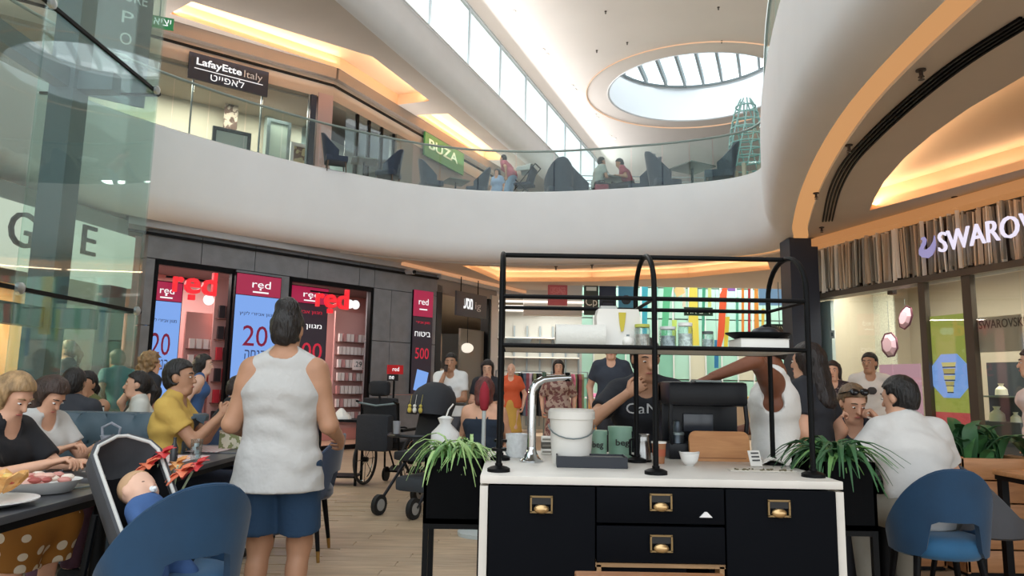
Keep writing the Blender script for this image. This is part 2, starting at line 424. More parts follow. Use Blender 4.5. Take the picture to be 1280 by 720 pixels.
def person(label, x, y, face, pose='stand', z0=0., H=1.7, w=1., fem=False, skin='light', hair=('short', '#1d1613'), top=('tee', None), bottom=('pants', None),
           shoes='#222222', lean=0., hyaw=0., hpitch=0., hroll=0., L=None, Rr=None, pl=(-.5, -.6, -.6), pr=(.5, -.6, -.6), curl=.55, vx=.012, seat=.46, hem=None, group=None,
           flare=0., feet=None, beard=None, extra=None, neck=.070, nod=.5, knees=(.11, .11), side=0., palm=None, knee_f=.43, tw=0., sleeve=None, wide=False, hs=1.):
    """face: degrees the figure is turned about z; 180 faces the camera, 0 turns its back, 90 looks left, -90 looks right"""
    s = H/1.7; root = thing('person', label, 'person', (x, y, z0), R(face), group)
    sk = skin_mat(skin); sit = pose == 'sit'
    pz = (seat+.095) if sit else .93*s
    t = V((math.sin(R(side)), math.sin(R(lean)), math.cos(R(lean)))).normalized(); pel = V((0, 0, pz))
    rs = V((math.cos(R(tw)), math.sin(R(tw)), 0)); rs = (rs-t*rs.dot(t)).normalized(); fr = t.cross(rs)
    X = V((1, 0, 0)); shw = (.148 if fem else .168)*s*(.6+.4*w)
    waist = pel+t*.17*s; chest = pel+t*.33*s; shc = pel+t*.455*s; nb = pel+t*.50*s
    ht = (t*(1-nod)+V((0, 0, 1))*nod).normalized(); hd = nb+(ht+V((0, .15, 0))*math.sin(R(max(0, -hpitch)))).normalized()*.150*s+fr*.02*s
    Rh = Mx.Rotation(R(hyaw), 3, 'Z') @ Mx.Rotation(R(hpitch), 3, 'X') @ Mx.Rotation(R(hroll), 3, 'Y')
    hw = .95 if fem else 1.
    tor = [Cap(pel-t*.02*s, waist, .150*s*w, (.125 if fem else .138)*s*w, 1.06 if fem else 1, .76, rs), Cap(waist, chest, (.125 if fem else .138)*s*w, (.145 if fem else .160)*s*w, 1, .74, rs),
           Cap(chest, shc, (.145 if fem else .160)*s*w, .105*s*(.6+.4*w), 1.12, .74, rs)]
    if fem:
        for q in (-1, 1): tor.append(Ell(chest+t*.01*s+rs*(q*.068*s*w)+fr*.085*s*w, (.062*s*w, .058*s*w, .062*s*w)))
    sh = [shc+rs*(q*shw)-t*.012*s for q in (-1, 1)]
    dw = (.235*s*w, .04, pz-.03) if not sit else (.15, .36*s, pz+.17)
    LW = V(L) if L else V((-dw[0], dw[1], dw[2])); RW = V(Rr) if Rr else V(dw)
    el = []; wr = []
    for i, (T_, p_) in enumerate(((LW, pl), (RW, pr))):
        a, b = ik(sh[i], T_, .285*s, .255*s, p_); el.append(a); wr.append(b)
    hip = [pel+V((q*.088*s*w, 0, -.01)) for q in (-1, 1)]
    if sit:
        kn = [V((q*knees[i]*(.5+.5*w), knee_f*s, seat+.05)) for i, q in enumerate((-1, 1))]
        an = [V((kn[i].x, kn[i].y-.05*s, .085)) for i in range(2)]
        if feet: an = [V(feet[0]), V(feet[1])]
        kn2 = [ik(hip[i], an[i], .43*s, .42*s, (0, .6, 1))[0] for i in range(2)] if feet else kn
        kn = kn2
    else:
        an = [V((q*.10*s, 0, .085*s)) for q in (-1, 1)] if not feet else [V(feet[0]), V(feet[1])]
        kn = [ik(hip[i], an[i], .435*s, .425*s, (0, 1, .1))[0] for i in range(2)]
    arm = [(Cap(sh[i], el[i], .053*s*(.5+.5*w), .041*s*(.5+.5*w)), Cap(el[i], wr[i], .041*s*(.5+.5*w), .026*s)) for i in range(2)]
    leg = [(Cap(hip[i], kn[i], .085*s*(.4+.6*w), .056*s*(.5+.5*w)), Cap(kn[i], an[i], .054*s*(.5+.5*w), .036*s), Cap(kn[i]+(an[i]-kn[i])*.28+V((0, -.015, 0)), kn[i]+(an[i]-kn[i])*.45+V((0, -.012, 0)), .046*s, .040*s)) for i in range(2)]
    fd = [V((q*.12, .99, 0)) for q in (-1, 1)]
    foot = [Cap(an[i]+V((0, -.03, -.04))*s, an[i]+(fd[i]*.135+V((0, 0, -.055)))*s, .036*s, .028*s, 1.15, .95) for i in range(2)]
    sd = [Cap(sh[i]+(el[i]-sh[i])*.02, sh[i]+(el[i]-sh[i])*.25, .060*s*(.5+.5*w), .054*s*(.5+.5*w)) for i in range(2)]
    trap = [Cap(nb+t*.02*s, sh[i]+t*.02*s, .050*s, .040*s) for i in range(2)]
    nk = Cap(nb-t*.03*s, hd+V((0, -.012, -.03))*s, .054*s*hw*(.7+.3*w), .050*s*hw*(.7+.3*w))
    def hp(v): return hd+Rh @ (V(v)*s)
    head = [(Ell(hp((0, -.010, .030)), (.074*s*hw, .093*s, .090*s), Rh), .02), (Ell(hp((0, .020, -.030)), (.060*s*hw, .070*s, .085*s), Rh), .03), (Cap(hp((-.022, .062, -.095)), hp((.022, .062, -.095)), .022*s, .022*s), .03)]
    face_p = [(Cap(hp((0, .086, .012)), hp((0, .106, -.026)), .0085*s, .0135*s), .012), (Cap(hp((-.034, .073, .030)), hp((.034, .073, .030)), .012*s, .012*s), .015),
              (Cap(hp((-.018, .086, -.062)), hp((.018, .086, -.062)), .008*s, .008*s), .012)]
    ear = [Ell(hp((q*.076*hw, -.004, .0)), (.010*s, .020*s, .032*s), Rh) for q in (-1, 1)]
    allp = tor+[c for a in arm for c in a]+[c for l in leg for c in l]+foot+[e for e, _ in head]
    los = [p.bounds(.05)[0] for p in allp]; his = [p.bounds(.05)[1] for p in allp]
    lo = [min(q[i] for q in los) for i in range(3)]; hi = [max(q[i] for q in his) for i in range(3)]
    F = Field(lo, hi, vx)
    for p in tor: F.put(p, .05)
    for p in trap: F.put(p, .05)
    for i in range(2):
        F.put(sd[i], .04); F.put(arm[i][0], .035); F.put(arm[i][1], .02)
        F.put(leg[i][0], .04); F.put(leg[i][1], .03); F.put(leg[i][2], .03); F.put(foot[i], .03)
    F.put(nk, .03)
    for p, k in head: F.put(p, k*s)
    for p, k in face_p: F.put(p, k*s)
    for q in (-1, 1): F.put(Ell(hp((q*.031, .094, .008)), (.015*s, .014*s, .011*s), Rh), sub=True)
    for p in ear: F.put(p, .008)
    mb = MB(); F.into(mb)
    for i, q in enumerate((-1, 1)):
        d = wr[i]-el[i]; pn = V(palm[i]) if palm and palm[i] else (V((-q, .1, 0)) if not sit else V((0, 0, -1)))
        hand(mb, wr[i], d, pn, s, q, curl if not isinstance(curl, tuple) else curl[i])
    obj('body', mb, sk, root, smooth=60)
    # eyes, brows, lips
    e = MB(); ms = [mat('eye_white', '#e8e2dc', .3), mat('eye_iris', '#2a1a12', .2)]
    for q in (-1, 1):
        e.mi = 0; e.ball(hp((q*.031, .0835, .007)), (.0108*s, .0100*s, .0048*s), 10, 6, Rh); e.mi = 1; e.ball(hp((q*.031, .0918, .007)), (.0068*s, .0030*s, .0050*s), 8, 6, Rh)
    obj('eyes', e, ms, root)
    hm = hair_mat(hair[1]); e = MB()
    for q in (-1, 1): e.tube([hp((q*.013, .0905, .032)), hp((q*.032, .091, .038)), hp((q*.050, .076, .031))], [.0035*s, .0042*s, .002*s], 6)
    obj('eyebrows', e, hm, root)
    e = MB(); lm = mat('lips_'+skin, {'light': '#b5675c', 'tan': '#9a5548', 'brown': '#6b3a34', 'pale': '#c07a70'}[skin], .45)
    e.tube([hp((-.022, .087, -.063)), hp((-.009, .0945, -.059)), hp((0, .0945, -.061)), hp((.009, .0945, -.059)), hp((.022, .087, -.063))], [.002*s, .0055*s, .0055*s, .0055*s, .002*s], 6)
    obj('lips', e, lm, root)
    # hair
    st = hair[0]
    if st != 'none':
        hv = min(vx, .01); ext = .42 if st in ('long', 'wavy', 'curly') else .2
        G = Field([hd.x-.2, hd.y-.22, hd.z-ext], [hd.x+.2, hd.y+.2, hd.z+.26], hv)
        th = {'short': .012, 'crop': .006, 'bun': .010, 'pony': .012, 'long': .018, 'wavy': .022, 'curly': .028, 'bob': .02, 'scarf': .012}[st]*s
        G.put(Ell(hp((0, -.012, .034)), (.076*s*hw+th, .094*s+th, .092*s+th), Rh), .02)
        if st not in ('long', 'wavy', 'curly', 'bob'): G.put(Ell(hp((0, -.030, -.020)), (.066*s*hw+th*.6, .072*s+th*.6, .085*s), Rh), .03)
        x_, y_, z_ = G.xyz((slice(None),)*3); q = [(x_-hd.x)*Rh.col[i].x+(y_-hd.y)*Rh.col[i].y+(z_-hd.z)*Rh.col[i].z for i in range(3)]
        lx, ly, lz = (a/s for a in q)
        front = (ly-.015-np.maximum(lz-.050, 0)*2.4-np.maximum(np.abs(lx)-.055, 0)*.6)*.6*s
        G.g = np.maximum(G.g, front.astype(np.float32))
        if st in ('short', 'crop', 'bun', 'pony', 'scarf'):
            G.g = np.maximum(G.g, ((-.055-lz-np.maximum(-.02-ly, 0)*.5)*.7*s).astype(np.float32))
            G.g = np.maximum(G.g, -((np.sqrt((np.abs(lx)-.078)**2+(ly+.0)**2+(lz+.005)**2)-.030)*s).astype(np.float32))
        if st == 'bun': G.put(Ell(hp((0, -.035, .125)), (.062*s, .060*s, .050*s), Rh), .03); G.noise(.004, 75)
        if st == 'pony':
            a = hp((0, -.105, .05)); G.put(Cap(a, a+V((0, -.05, -.10))*s, .030*s, .034*s), .02); G.put(Cap(a+V((0, -.05, -.10))*s, a+V((0, -.03, -.24))*s, .034*s, .012*s), .02)
        if st in ('long', 'wavy', 'curly', 'bob'):
            Ld = {'long': .30, 'wavy': .27, 'curly': .24, 'bob': .13}[st]*s; dn = (Rh @ V((0, -.25, -1))*.6+V((0, 0, -.5))-fr*.1).normalized()
            for q_ in (-1, 1):
                a = hp((q_*.068*hw, -.020, .03)); b = a+dn*Ld*.9; b.y = max(b.y, hd.y-.12); G.put(Clip(Cap(a, b, .032*s, .030*s, .8, 1.3, Rh.col[0]), []), .03)
                a = hp((q_*.035, -.075, .02)); G.put(Cap(a, a+dn*Ld, .044*s, .038*s), .04)
            if st in ('curly',): G.noise(.014, 75)
            elif st == 'wavy': G.noise(.006, 50)
            else: G.noise(.003, 70)
        else: G.noise(.0022, 110)
        m = MB(); G.into(m); obj('hair', m, hm, root, smooth=60)
    if beard:
        G = Field([hd.x-.15, hd.y-.15, hd.z-.17], [hd.x+.15, hd.y+.17, hd.z+.1], min(vx, .009))
        for p, k in head[1:]: G.put(p, .03, grow=.005)
        x_, y_, z_ = G.xyz((slice(None),)*3); q = [(x_-hd.x)*Rh.col[i].x+(y_-hd.y)*Rh.col[i].y+(z_-hd.z)*Rh.col[i].z for i in range(3)]
        G.g = np.maximum(G.g, ((q[2]/s+.040+np.maximum(.045-np.abs(q[0]/s), 0)*.5)*.7*s).astype(np.float32)); G.g = np.maximum(G.g, ((.0-q[1]/s)*.8*s).astype(np.float32))
        G.put(Cap(hp((-.016, .089, -.0635)), hp((.016, .089, -.0635)), .010*s, .010*s), sub=True)
        m = MB(); G.into(m)
        if m.f: obj('beard', m, hair_mat(beard), root, smooth=60)
    # top
    tt, tm = top[0], top[1]
    if tt:
        hl = hem if hem is not None else -.07
        hp_ = pel+t*(hl*s)
        G = Field(lo, [hi[0]+.03, hi[1]+.03, nb.z+.12], vx); g = .013
        for p in tor: G.put(p, .05, grow=g)
        if not sit and not flare and hl < -.03:
            for i in range(2): G.put(Cap(hip[i]+V((0, 0, .05)), hip[i]+V((0, 0, -.12)), .090*s*(.4+.6*w), .092*s*(.4+.6*w)), .05, grow=.022)
        if hl < -.1 or flare:
            G.put(Cap(pel, pel+V((0, 0, hl*s)), .150*s*w+.012, (.155+flare)*s*w, 1.06, .80), .04)
            if sit:
                for i in range(2): G.put(leg[i][0], .03, grow=.02)
        if tt in ('tee', 'long', 'jacket', 'tank', 'vest'):
            for i in range(2):
                if tt != 'tank': G.put(trap[i], .05, grow=.006)
                elif wide: G.put(trap[i], .05, grow=.009)
                else: G.put(Cap(nb+rs*((i*2-1)*.07*s), shc+rs*((i*2-1)*shw*.72)+t*.015*s, .040*s, .036*s), .04, grow=.010)
        fr_ = sleeve if sleeve is not None else {'tee': .58, 'long': 2., 'jacket': 2.}.get(tt, 0)
        for i in range(2):
            if fr_ > 0:
                d = (el[i]-sh[i]); f1 = min(fr_, 1.)
                G.put(Clip(Cap(sh[i]-d*.05, sh[i]+d*(f1+.15), .064*s*(.5+.5*w), .056*s*(.5+.5*w) if fr_ <= 1 else .052*s*(.5+.5*w)), [(sh[i]+d*f1, d)] if fr_ <= 1 else []), .035, grow=.010)
            if fr_ > 1: d = wr[i]-el[i]; G.put(Clip(Cap(el[i], el[i]+d*1.1, .050*s*(.5+.5*w), .034*s), [(el[i]+d*(fr_-1), d)]), .02, grow=.008)
        if sit and hl >= -.1: G.cut(pel-V((0, 0, .075)), (0, 0, -1))
        else: G.cut(hp_ if not flare else pel+V((0, 0, hl*s)), -t if not flare else (0, 0, -1))
        if tt in ('tank',):
            o_ = .052 if wide else .035
            for i in range(2): G.put(Cap(sh[i]+rs*((i*2-1)*o_*s)-t*.10*s, sh[i]+rs*((i*2-1)*(o_+.005)*s)+t*.08*s, .062*s, .056*s), sub=True)
            G.put(Ell(nb+fr*.075*s+t*.0*s, (.085*s, .085*s, .105*s)), sub=True); G.put(Ell(nb-fr*.05*s+t*(.055 if wide else .045)*s, (.075*s, .07*s, .06*s if wide else .07*s)), sub=True)
        elif tt == 'strap': G.cut(chest+t*.055*s, t)
        else:
            G.put(Cap(nb-t*.01*s+fr*.02*s, nb+t*.2*s+fr*.03*s, neck*s*.78, neck*s*.9), sub=True); G.put(Ell(nb+fr*.075*s, (neck*s*.8, neck*s*.8, neck*s)), sub=True)
        if vx <= .012:
            x_, y_, z_ = G.xyz((slice(None),)*3); G.g = G.g+(.0032*np.sin(z_*62+2.2*np.sin(x_*17+y_*9)+1.4*np.sin(y_*23))*np.clip(.6+.6*np.sin(x_*11+z_*7), 0, 1)).astype(np.float32)
        m = MB(); G.into(m); obj({'tee': 'shirt', 'tank': 'tank_top', 'long': 'shirt', 'jacket': 'jacket', 'vest': 'vest', 'strap': 'top'}[tt], m, tm, root, smooth=60)
        if tt == 'strap':
            m = MB()
            for q in (-1, 1): m.tube([chest+rs*q*.06*s+fr*.125*s*w+t*.04*s, sh[0 if q < 0 else 1]*.45+nb*.55+t*.035*s+fr*.02*s, chest+rs*q*.05*s-fr*.115*s*w+t*.04*s], .009, 6)
            obj('strap', m, tm, root)
    bt, bm_ = bottom[0], bottom[1]
    if bt:
        G = Field(lo, [hi[0], hi[1], pel.z+.25], vx); wz = pel+t*.07*s
        if bt in ('pants', 'shorts'):
            G.put(Clip(tor[0], [(wz, t)]), .03, grow=.010)
            for i in range(2):
                d = kn[i]-hip[i]; f1 = 1. if bt == 'pants' else .80
                G.put(Clip(Cap(hip[i], kn[i], .090*s*(.4+.6*w), (.066 if bt == 'pants' else .088)*s*(.5+.5*w)), [] if bt == 'pants' else [(hip[i]+d*f1, d)]), .03, grow=.010)
                if bt == 'pants': d = an[i]-kn[i]; G.put(Clip(Cap(kn[i], an[i], .064*s*(.5+.5*w), .050*s), [(kn[i]+d*.97, d)]), .03, grow=.008)
        else:
            f1 = .95
            G.put(Clip(tor[0], [(wz, t)]), .03, grow=.010)
            if sit:
                for i in range(2):
                    G.put(Cap(hip[i], kn[i], .095*s*w, .085*s*w), .10, grow=.012)
                    d = an[i]-kn[i]; G.put(Clip(Cap(kn[i], an[i], .085*s*w, .10*s), [(kn[i]+d*.42, d)]), .10, grow=.01)
                G.put(Cap((hip[0]+hip[1])/2, (kn[0]+kn[1])/2, .09*s, .08*s), .08)
            else: G.put(Clip(Cap(pel, pel+V((0, 0, -.6*s)), .15*s*w, .24*s*w, 1, .85), [(pel+V((0, 0, -.52*s)), (0, 0, -1))]), .05)
        m = MB(); G.into(m); obj({'pants': 'trousers', 'shorts': 'shorts', 'skirt': 'skirt'}[bt], m, bm_, root, smooth=60)
    if shoes:
        for i in range(2):
            G = Field(*[list(q) for q in foot[i].bounds(.04)], min(vx, .012)); G.put(foot[i], .02, grow=.008); G.put(Cap(an[i], an[i]+V((0, 0, -.04)), .04*s, .04*s), .03); G.cut(an[i]+V((0, 0, -.0)), (0, 0, 1)); G.cut((an[i].x, an[i].y, max(0.003, an[i].z-.083*s)), (0, 0, -1))
            m = MB(); G.into(m); obj('shoe', m, mat('shoe_'+shoes.strip('#'), shoes, .6), root, smooth=60)
    root['_'] = 1; del root['_']
    info = dict(root=root, hd=hd, Rh=Rh, hp=hp, sh=sh, el=el, wr=wr, chest=chest, t=t, fr=fr, rs=rs, pel=pel, s=s, nb=nb, w=w)
    return info
def chest_text(I, body, w, h, m, up=.0, back=False, name='chest_print'):
    d = .150*I['s']*I['w']*.74+.022
    f = I['fr']*(-1 if back else 1)
    c = I['chest']+I['t']*up+f*d
    o = text(name, body, w, h, m, I['root'], c, ext=.002)
    zz = I['t']; yy = -f; xx = yy.cross(zz)
    o.rotation_euler = Mx((xx, yy, zz)).transposed().to_euler(); return o
# ================================================================== STRUCTURE
white = mat('white_plaster', '#e4e3e3', .7, var=.015, scale=2)
soff = mat('soffit_shade_tone', '#c9beb3', .8, var=.02, scale=1.5)  # white soffit toned taupe, its shade put into the colour
roofm = mat('warm_ceiling_paint', '#d8cfc8', .8, var=.02, scale=.6)
blackm = mat('black_metal', '#08090b', .5, .0, spec=.14)
darkm = mat('dark_panel', '#1b1d24', .55)
steel = mat('grey_steel', '#7e8a8c', .4, .4)
warm_led = emit('warm_led', '#ffb56a', 1.0)

# floor with oak-look planks where the photograph shows them
fl = MB(); fl.box((0, 16, -.056), (44, 60, .1)); floor = struct('floor', fl, wood('oak_floor', '#a8937a', '#bea88d', 2.5, .42, 'X'))
pm = wood('oak_plank', '#a48d72', '#c6af93', 3., .38, 'X'); var = []
for k in range(4):
    b = MB(); b.box((0, 0, -.004), (1.19, .117, .008)); var.append(b.mesh('plank', pm, 0))
def planks(x0, x1, y0, y1):
    y = y0; r = 0
    while y < y1:
        x = x0-((r*.47) % 1.0)*1.2
        while x < x1:
            o = link('plank', random.choice(var), floor, (x+.6, y+.06, 0)); x += 1.2
        y += .12; r += 1
planks(-1.2, .0, 3.6, 8.2); planks(1.9, 3.2, 3.0, 5.0)

# rim of the first-floor slab around the void (walked from the right of the viewer round to the left)
RIM = crom([(2.05, -3), (2.1, 0), (2.15, 3), (2.28, 5), (2.55, 6.5), (3.05, 8.3), (3.7, 10.2), (4.1, 11.2), (4.05, 11.9), (3.4, 12.4), (2.2, 12.85), (.4, 13.25), (-1.4, 13.05), (-3.1, 12.1), (-4.35, 11.0), (-5.25, 9.9), (-5.8, 8.9), (-6.1, 7.8), (-6.2, 6), (-6.2, 2), (-6.2, -3)], 5)
RIM = [V((p[0], p[1], 0)) for p in [(q.x, q.y) for q in [V((a.x, a.y, 0)) for a in [V((p[0], p[1], 0)) for p in RIM]]]]
def off(path, d):
    out = []
    for i, p in enumerate(path):
        t = (path[min(i+1, len(path)-1)]-path[max(i-1, 0)]).normalized(); out.append(p+V((t.y, -t.x, 0))*d)
    return out
def offpt(path, d, i0, i1): return off(path, d)[i0:i1]
prof = [(.20, 4.86), (.20, 4.93), (.16, 4.96), (.06, 4.96), (.015, 4.93), (0, 4.86), (0, 4.3), (.01, 4.1)]
prof += [(.02+.36*(1-math.cos(a)), 4.0-.40*math.sin(a)) for a in [PI/2*k/8 for k in range(1, 9)]]
prof += [(.40, 3.60), (.40, 3.74), (.62, 3.74), (.62, 3.60)]
g = [[p+V((0, 0, z)) for p in off(RIM, o)] for o, z in prof]
b = MB(); vs = [p for r in g for p in r]; n = len(RIM)
b.add(vs, [(i*n+j, i*n+j+1, (i+1)*n+j+1, (i+1)*n+j) for i in range(len(g)-1) for j in range(n-1)])
struct('trim_1', b, white, smooth=40)
# warm light channel in the groove on the right
def along(path, d, z, w, i0, i1, name, m, parent=None):
    a, c = off(path, d)[i0:i1], off(path, d+w)[i0:i1]; b = MB(); k = len(a)
    b.add([(p.x, p.y, z) for p in a]+[(p.x, p.y, z) for p in c]+[(p.x, p.y, z+.02) for p in a]+[(p.x, p.y, z+.02) for p in c],
          [f for j in range(k-1) for f in ((j, j+1, k+j+1, k+j), (2*k+j, 3*k+j, 3*k+j+1, 2*k+j+1), (j, 2*k+j, 2*k+j+1, j+1), (k+j, k+j+1, 3*k+j+1, 3*k+j))])
    return obj(name, b, m, parent)
o = along(RIM, .405, 3.625, .21, 4, 50, 'light_channel', emit('warm_channel', '#e0a268', .78))
tag(o, 'long curved warm light channel along the rim of the right hand soffit', 'light')

# coves: loops cut out of the soffits
def loop(px, z): return [PZ(a, b, z) for a, b in px]
far_cove = [V(p) for p in ((-1.0, 14.0, 0), (.6, 13.95, 0), (2.4, 13.75, 0), (4.0, 13.4, 0), (4.5, 13.3, 0), (4.9, 14.9, 0), (2.6, 15.7, 0), (.3, 16.1, 0))]
far_cove = [PZ(*q, 3.6) for q in ((578, 332), (700, 336), (820, 332), (957, 321), (963, 337), (860, 347), (740, 352), (625, 352))]
rc = [PZ(*q, 3.6) for q in ((1087, 263), (1093, 248), (1105, 227), (1130, 198), (1165, 168), (1210, 136), (1280, 95))]
right_cove = rc+[V((4.3, 4.0, 0)), V((6.2, 4.0, 0)), PZ(1330, 196, 3.6), PZ(1280, 211, 3.6), PZ(1180, 238, 3.6)]
inner = off(RIM, .62)
outer = [V((-16, -3, 0)), V((-16, 34, 0)), V((18, 34, 0)), V((18, -3, 0))]
# beyond the cove the ground floor opens into a second, taller hall
hall = [V((.9, 16.6, 0)), V((13, 16.6, 0)), V((13, 25.2, 0)), V((.9, 25.2, 0))]
v, f = fill([inner+outer, far_cove, right_cove, hall], 3.6)
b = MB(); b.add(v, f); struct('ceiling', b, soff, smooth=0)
inner2 = off(RIM, .18); v, f = fill([inner2+outer, hall], 4.88); b = MB(); b.add(v, f); v_ = [(p[0], p[1], z) for z in (3.6, 4.88) for p in hall]; b.add(v_, [(i, (i+1) % 4, 4+(i+1) % 4, 4+i) for i in range(4)]); struct('floor_upper', b, mat('upper_floor', '#9a9590', .5), smooth=0)
covem = mat('cove_paint', '#e2c2a0', .8)
def cove(name, lp, z, h, powers, label=None):
    c = sum((V((p[0], p[1], 0)) for p in lp), V())/len(lp)
    b = MB(); n = len(lp)
    b.add([(p[0], p[1], z) for p in lp]+[(p[0], p[1], z+h) for p in lp], [(i, (i+1) % n, n+(i+1) % n, n+i) for i in range(n)])
    v, f = fill([lp], z+h); b.add(v, f); struct(name, b, covem, smooth=0)
    for i, pw in powers.items():
        a, d = V((lp[i][0], lp[i][1], 0)), V((lp[(i+1) % n][0], lp[(i+1) % n][1], 0)); m = (a+d)/2; L = (d-a).length
        t = (d-a).normalized(); nin = V((-t.y, t.x, 0))
        if (c-m).dot(nin) < 0: nin = -nin
        o = area('cove_lamp', m+nin*.05+V((0, 0, z+.06)), L*.94, .05, pw*L, (1, .74, .50))
        zz = -(nin*.55+V((0, 0, .83))).normalized(); xx = t; yy = zz.cross(xx)
        o.rotation_euler = Mx((xx, yy, zz)).transposed().to_euler()
cove('trim_2', far_cove, 3.6, .22, {0: 2.4, 1: 2.4, 2: 2.4, 4: 2.4, 5: 2.4, 6: 2.4, 3: 2, 7: 2})
cove('trim_3', right_cove, 3.6, .25, {0: 3, 1: 3, 2: 3, 3: 3, 4: 3, 5: 3, 6: 3, 9: 2.2, 10: 2.2, 11: 2.2})

# upper storey: soffit z 8.4, white bulkhead, clerestory, roof z 12
ZU = 9.0
UX = lambda Y: -8.65+.39*Y
upn = V((.39, 1, 0)).normalized(); un = V((upn.y, -upn.x, 0))   # towards the void
c1 = [PZ(*q, ZU) for q in ((213, 17), (240, 2), (466, 71), (537, 126), (497, 131), (425, 86))]
c2 = [PZ(*q, ZU) for q in ((521, 144), (560, 142), (632, 200), (606, 200))]
ue = [V((UX(y), y, 0)) for y in (2, 45)]
up_out = [V((UX(45)-22, 45, 0)), V((-22, 2, 0))]
uin = [p-un*.35 for p in ue]
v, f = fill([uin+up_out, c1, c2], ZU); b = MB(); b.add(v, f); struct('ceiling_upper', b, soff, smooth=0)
cove('trim_4', c1, ZU, .3, {0: 5, 1: 6, 2: 6, 4: 6, 5: 6}); cove('trim_5', c2, ZU, .3, {0: 4, 1: 6, 3: 6})
pr = [(.35, ZU)]+[(.35-.35*math.sin(a), ZU+.5*(1-math.cos(a))) for a in [PI/2*k/8 for k in range(1, 9)]]+[(0, 10.05), (.25, 10.05)]
b = MB(); rows = [[p-un*o+V((0, 0, z)) for p in ue] for o, z in pr]
b.add([p for r in rows for p in r], [(2*i, 2*i+1, 2*i+3, 2*i+2) for i in range(len(rows)-1)]); struct('trim_6', b, white, smooth=50)
# clerestory glazing
win = link('window_1', None, None, (0, 0, 0)); win['kind'] = 'structure'
gl = glass('clear_glass', (.93, .97, .97), .05)
frm = mat('pale_window_frame', '#c9d2d6', .5)
ang = math.atan2(.39, -1)   # not used further
Y = 8.
while Y < 42:
    p, q = V((UX(Y), Y, 0)), V((UX(Y+2.2), Y+2.2, 0)); p -= un*.12; q -= un*.12
    b = MB(); b.bar(p+V((0, 0, 11.02)), q+V((0, 0, 11.02)), .02, 1.9); obj('pane', b, mat('frosted_blind_glass', '#e8f0f2', .5) if False else gl, win)
    b = MB(); b.box(p+V((0, 0, 11.02)), (.07, .07, 1.95)); obj('mullion', b, frm, win)
    Y += 2.2
b = MB()
for z in (10.08, 11.97): b.bar(V((UX(6), 6, z))-un*.12, V((UX(44), 44, z))-un*.12, .1, .06)
obj('window_frame', b, frm, win)
# roof with the round skylight
SKC = V((6.6, 24.5, 0)); SRX, SRY = 3.15, 2.95
circ = lambda k, r, z, n=48: [V((SKC.x+SRX*r*math.cos(2*PI*i/n), SKC.y+SRY*r*math.sin(2*PI*i/n), z)) for i in range(n)]
ro = [V((UX(2)-.25, 2, 0)), V((UX(45)-.25, 45, 0)), V((26, 45, 0)), V((26, 2, 0))]
v, f = fill([ro, circ(0, 1, 0)], 12.0); b = MB(); b.add(v, f); struct('ceiling_roof', b, roofm, smooth=0)
b = MB(); b.rings([circ(0, 1, 12.0), circ(0, 1, 13.4)], cap=False); b.rings([circ(0, 1., 12.0), circ(0, 1.02, 11.97), circ(0, 1.02, 12.0)], cap=False); struct('trim_7', b, mat('skylight_drum_white', '#dfe4e8', .7))
b = MB(); b.tube(circ(0, 1.27, 11.97), .022, 6, closed=True)
tag(obj('ring_light', b, emit('ring_led', '#ffcfa6', .8)), 'thin warm ring of light in the ceiling around the round skylight', 'light')
sky = link('window_2', None, None, (SKC.x, SKC.y, 13.4)); sky['kind'] = 'structure'; sky.rotation_euler.z = R(-21)
fm2 = mat('grey_rafter', '#8f9a9d', .5)
for i in range(-4, 5):
    x = i*.72
    if abs(x) < SRX-.05:
        h = SRY*math.sqrt(1-(x/SRX)**2); b = MB(); b.box((x, 0, .12), (.09, 2*h, .28)); obj('rafter', b, fm2, sky)
    xa = x+.36
    if abs(xa) < SRX:
        h = SRY*math.sqrt(max(.02, 1-(xa/SRX)**2)); b = MB(); b.box((xa, 0, .28), (.66, 2*h, .015)); obj('pane', b, gl, sky)
b = MB(); b.box((0, -.3, .15), (2*SRX, .07, .12)); obj('purlin', b, fm2, sky)
b = MB(); b.tube([Mx.Rotation(R(21), 3, 'Z') @ (p-V((SKC.x, SKC.y, 13.4))) for p in circ(0, .985, 13.42)], .05, 6, closed=True); obj('window_frame', b, fm2, sky)
# end wall far beyond the roof and outer walls
b = MB(); b.box((4, 40, 6), (50, .2, 12.2)); struct('wall_back', b, mat('pale_wall', '#d9d5d0', .8))
b = MB(); b.box((16, 18, 6), (.2, 44, 12.2)); struct('wall_right', b, mat('pale_wall', '#d9d5d0', .8))
b = MB(); b.box((-15.8, 14, 6), (.2, 60, 12.2)); struct('wall_left', b, mat('pale_wall', '#d9d5d0', .8))
# ceiling spots and sprinklers
def spot(p, label, down=True):
    t = thing('ceiling_spotlight', label, 'spotlight', p, 0, 'roof spotlights')
    b = MB(); b.lathe([(.085, 0), (.085, -.02), (.07, -.025), (.06, -.005)], n=14); obj('ring', b, white, t)
    b = MB(); b.cyl((0, 0, -.012), (0, 0, -.004), .06, n=12); obj('bulb', b, emit('spot_bulb', '#fff2dd', 4.), t)
for i, (a, c) in enumerate(((678, 62), (683, 68), (714, 107), (718, 112), (743, 143), (746, 147), (762, 170), (768, 173), (641, 14))):
    spot(PZ(a, c, 11.999), 'roof spotlight beside the clerestory, '+['left one of the nearest pair', 'right one of the nearest pair', 'left one of the second nearest pair', 'right one of the second nearest pair', 'left one of the third pair, level with the skylight bottom', 'right one of the third pair, level with the skylight bottom', 'left one of the farthest pair above the balustrade', 'right one of the farthest pair above the balustrade', 'single one close to the top of the picture'][i])
spm = mat('sprinkler_bronze', '#4a3f38', .4, .6)
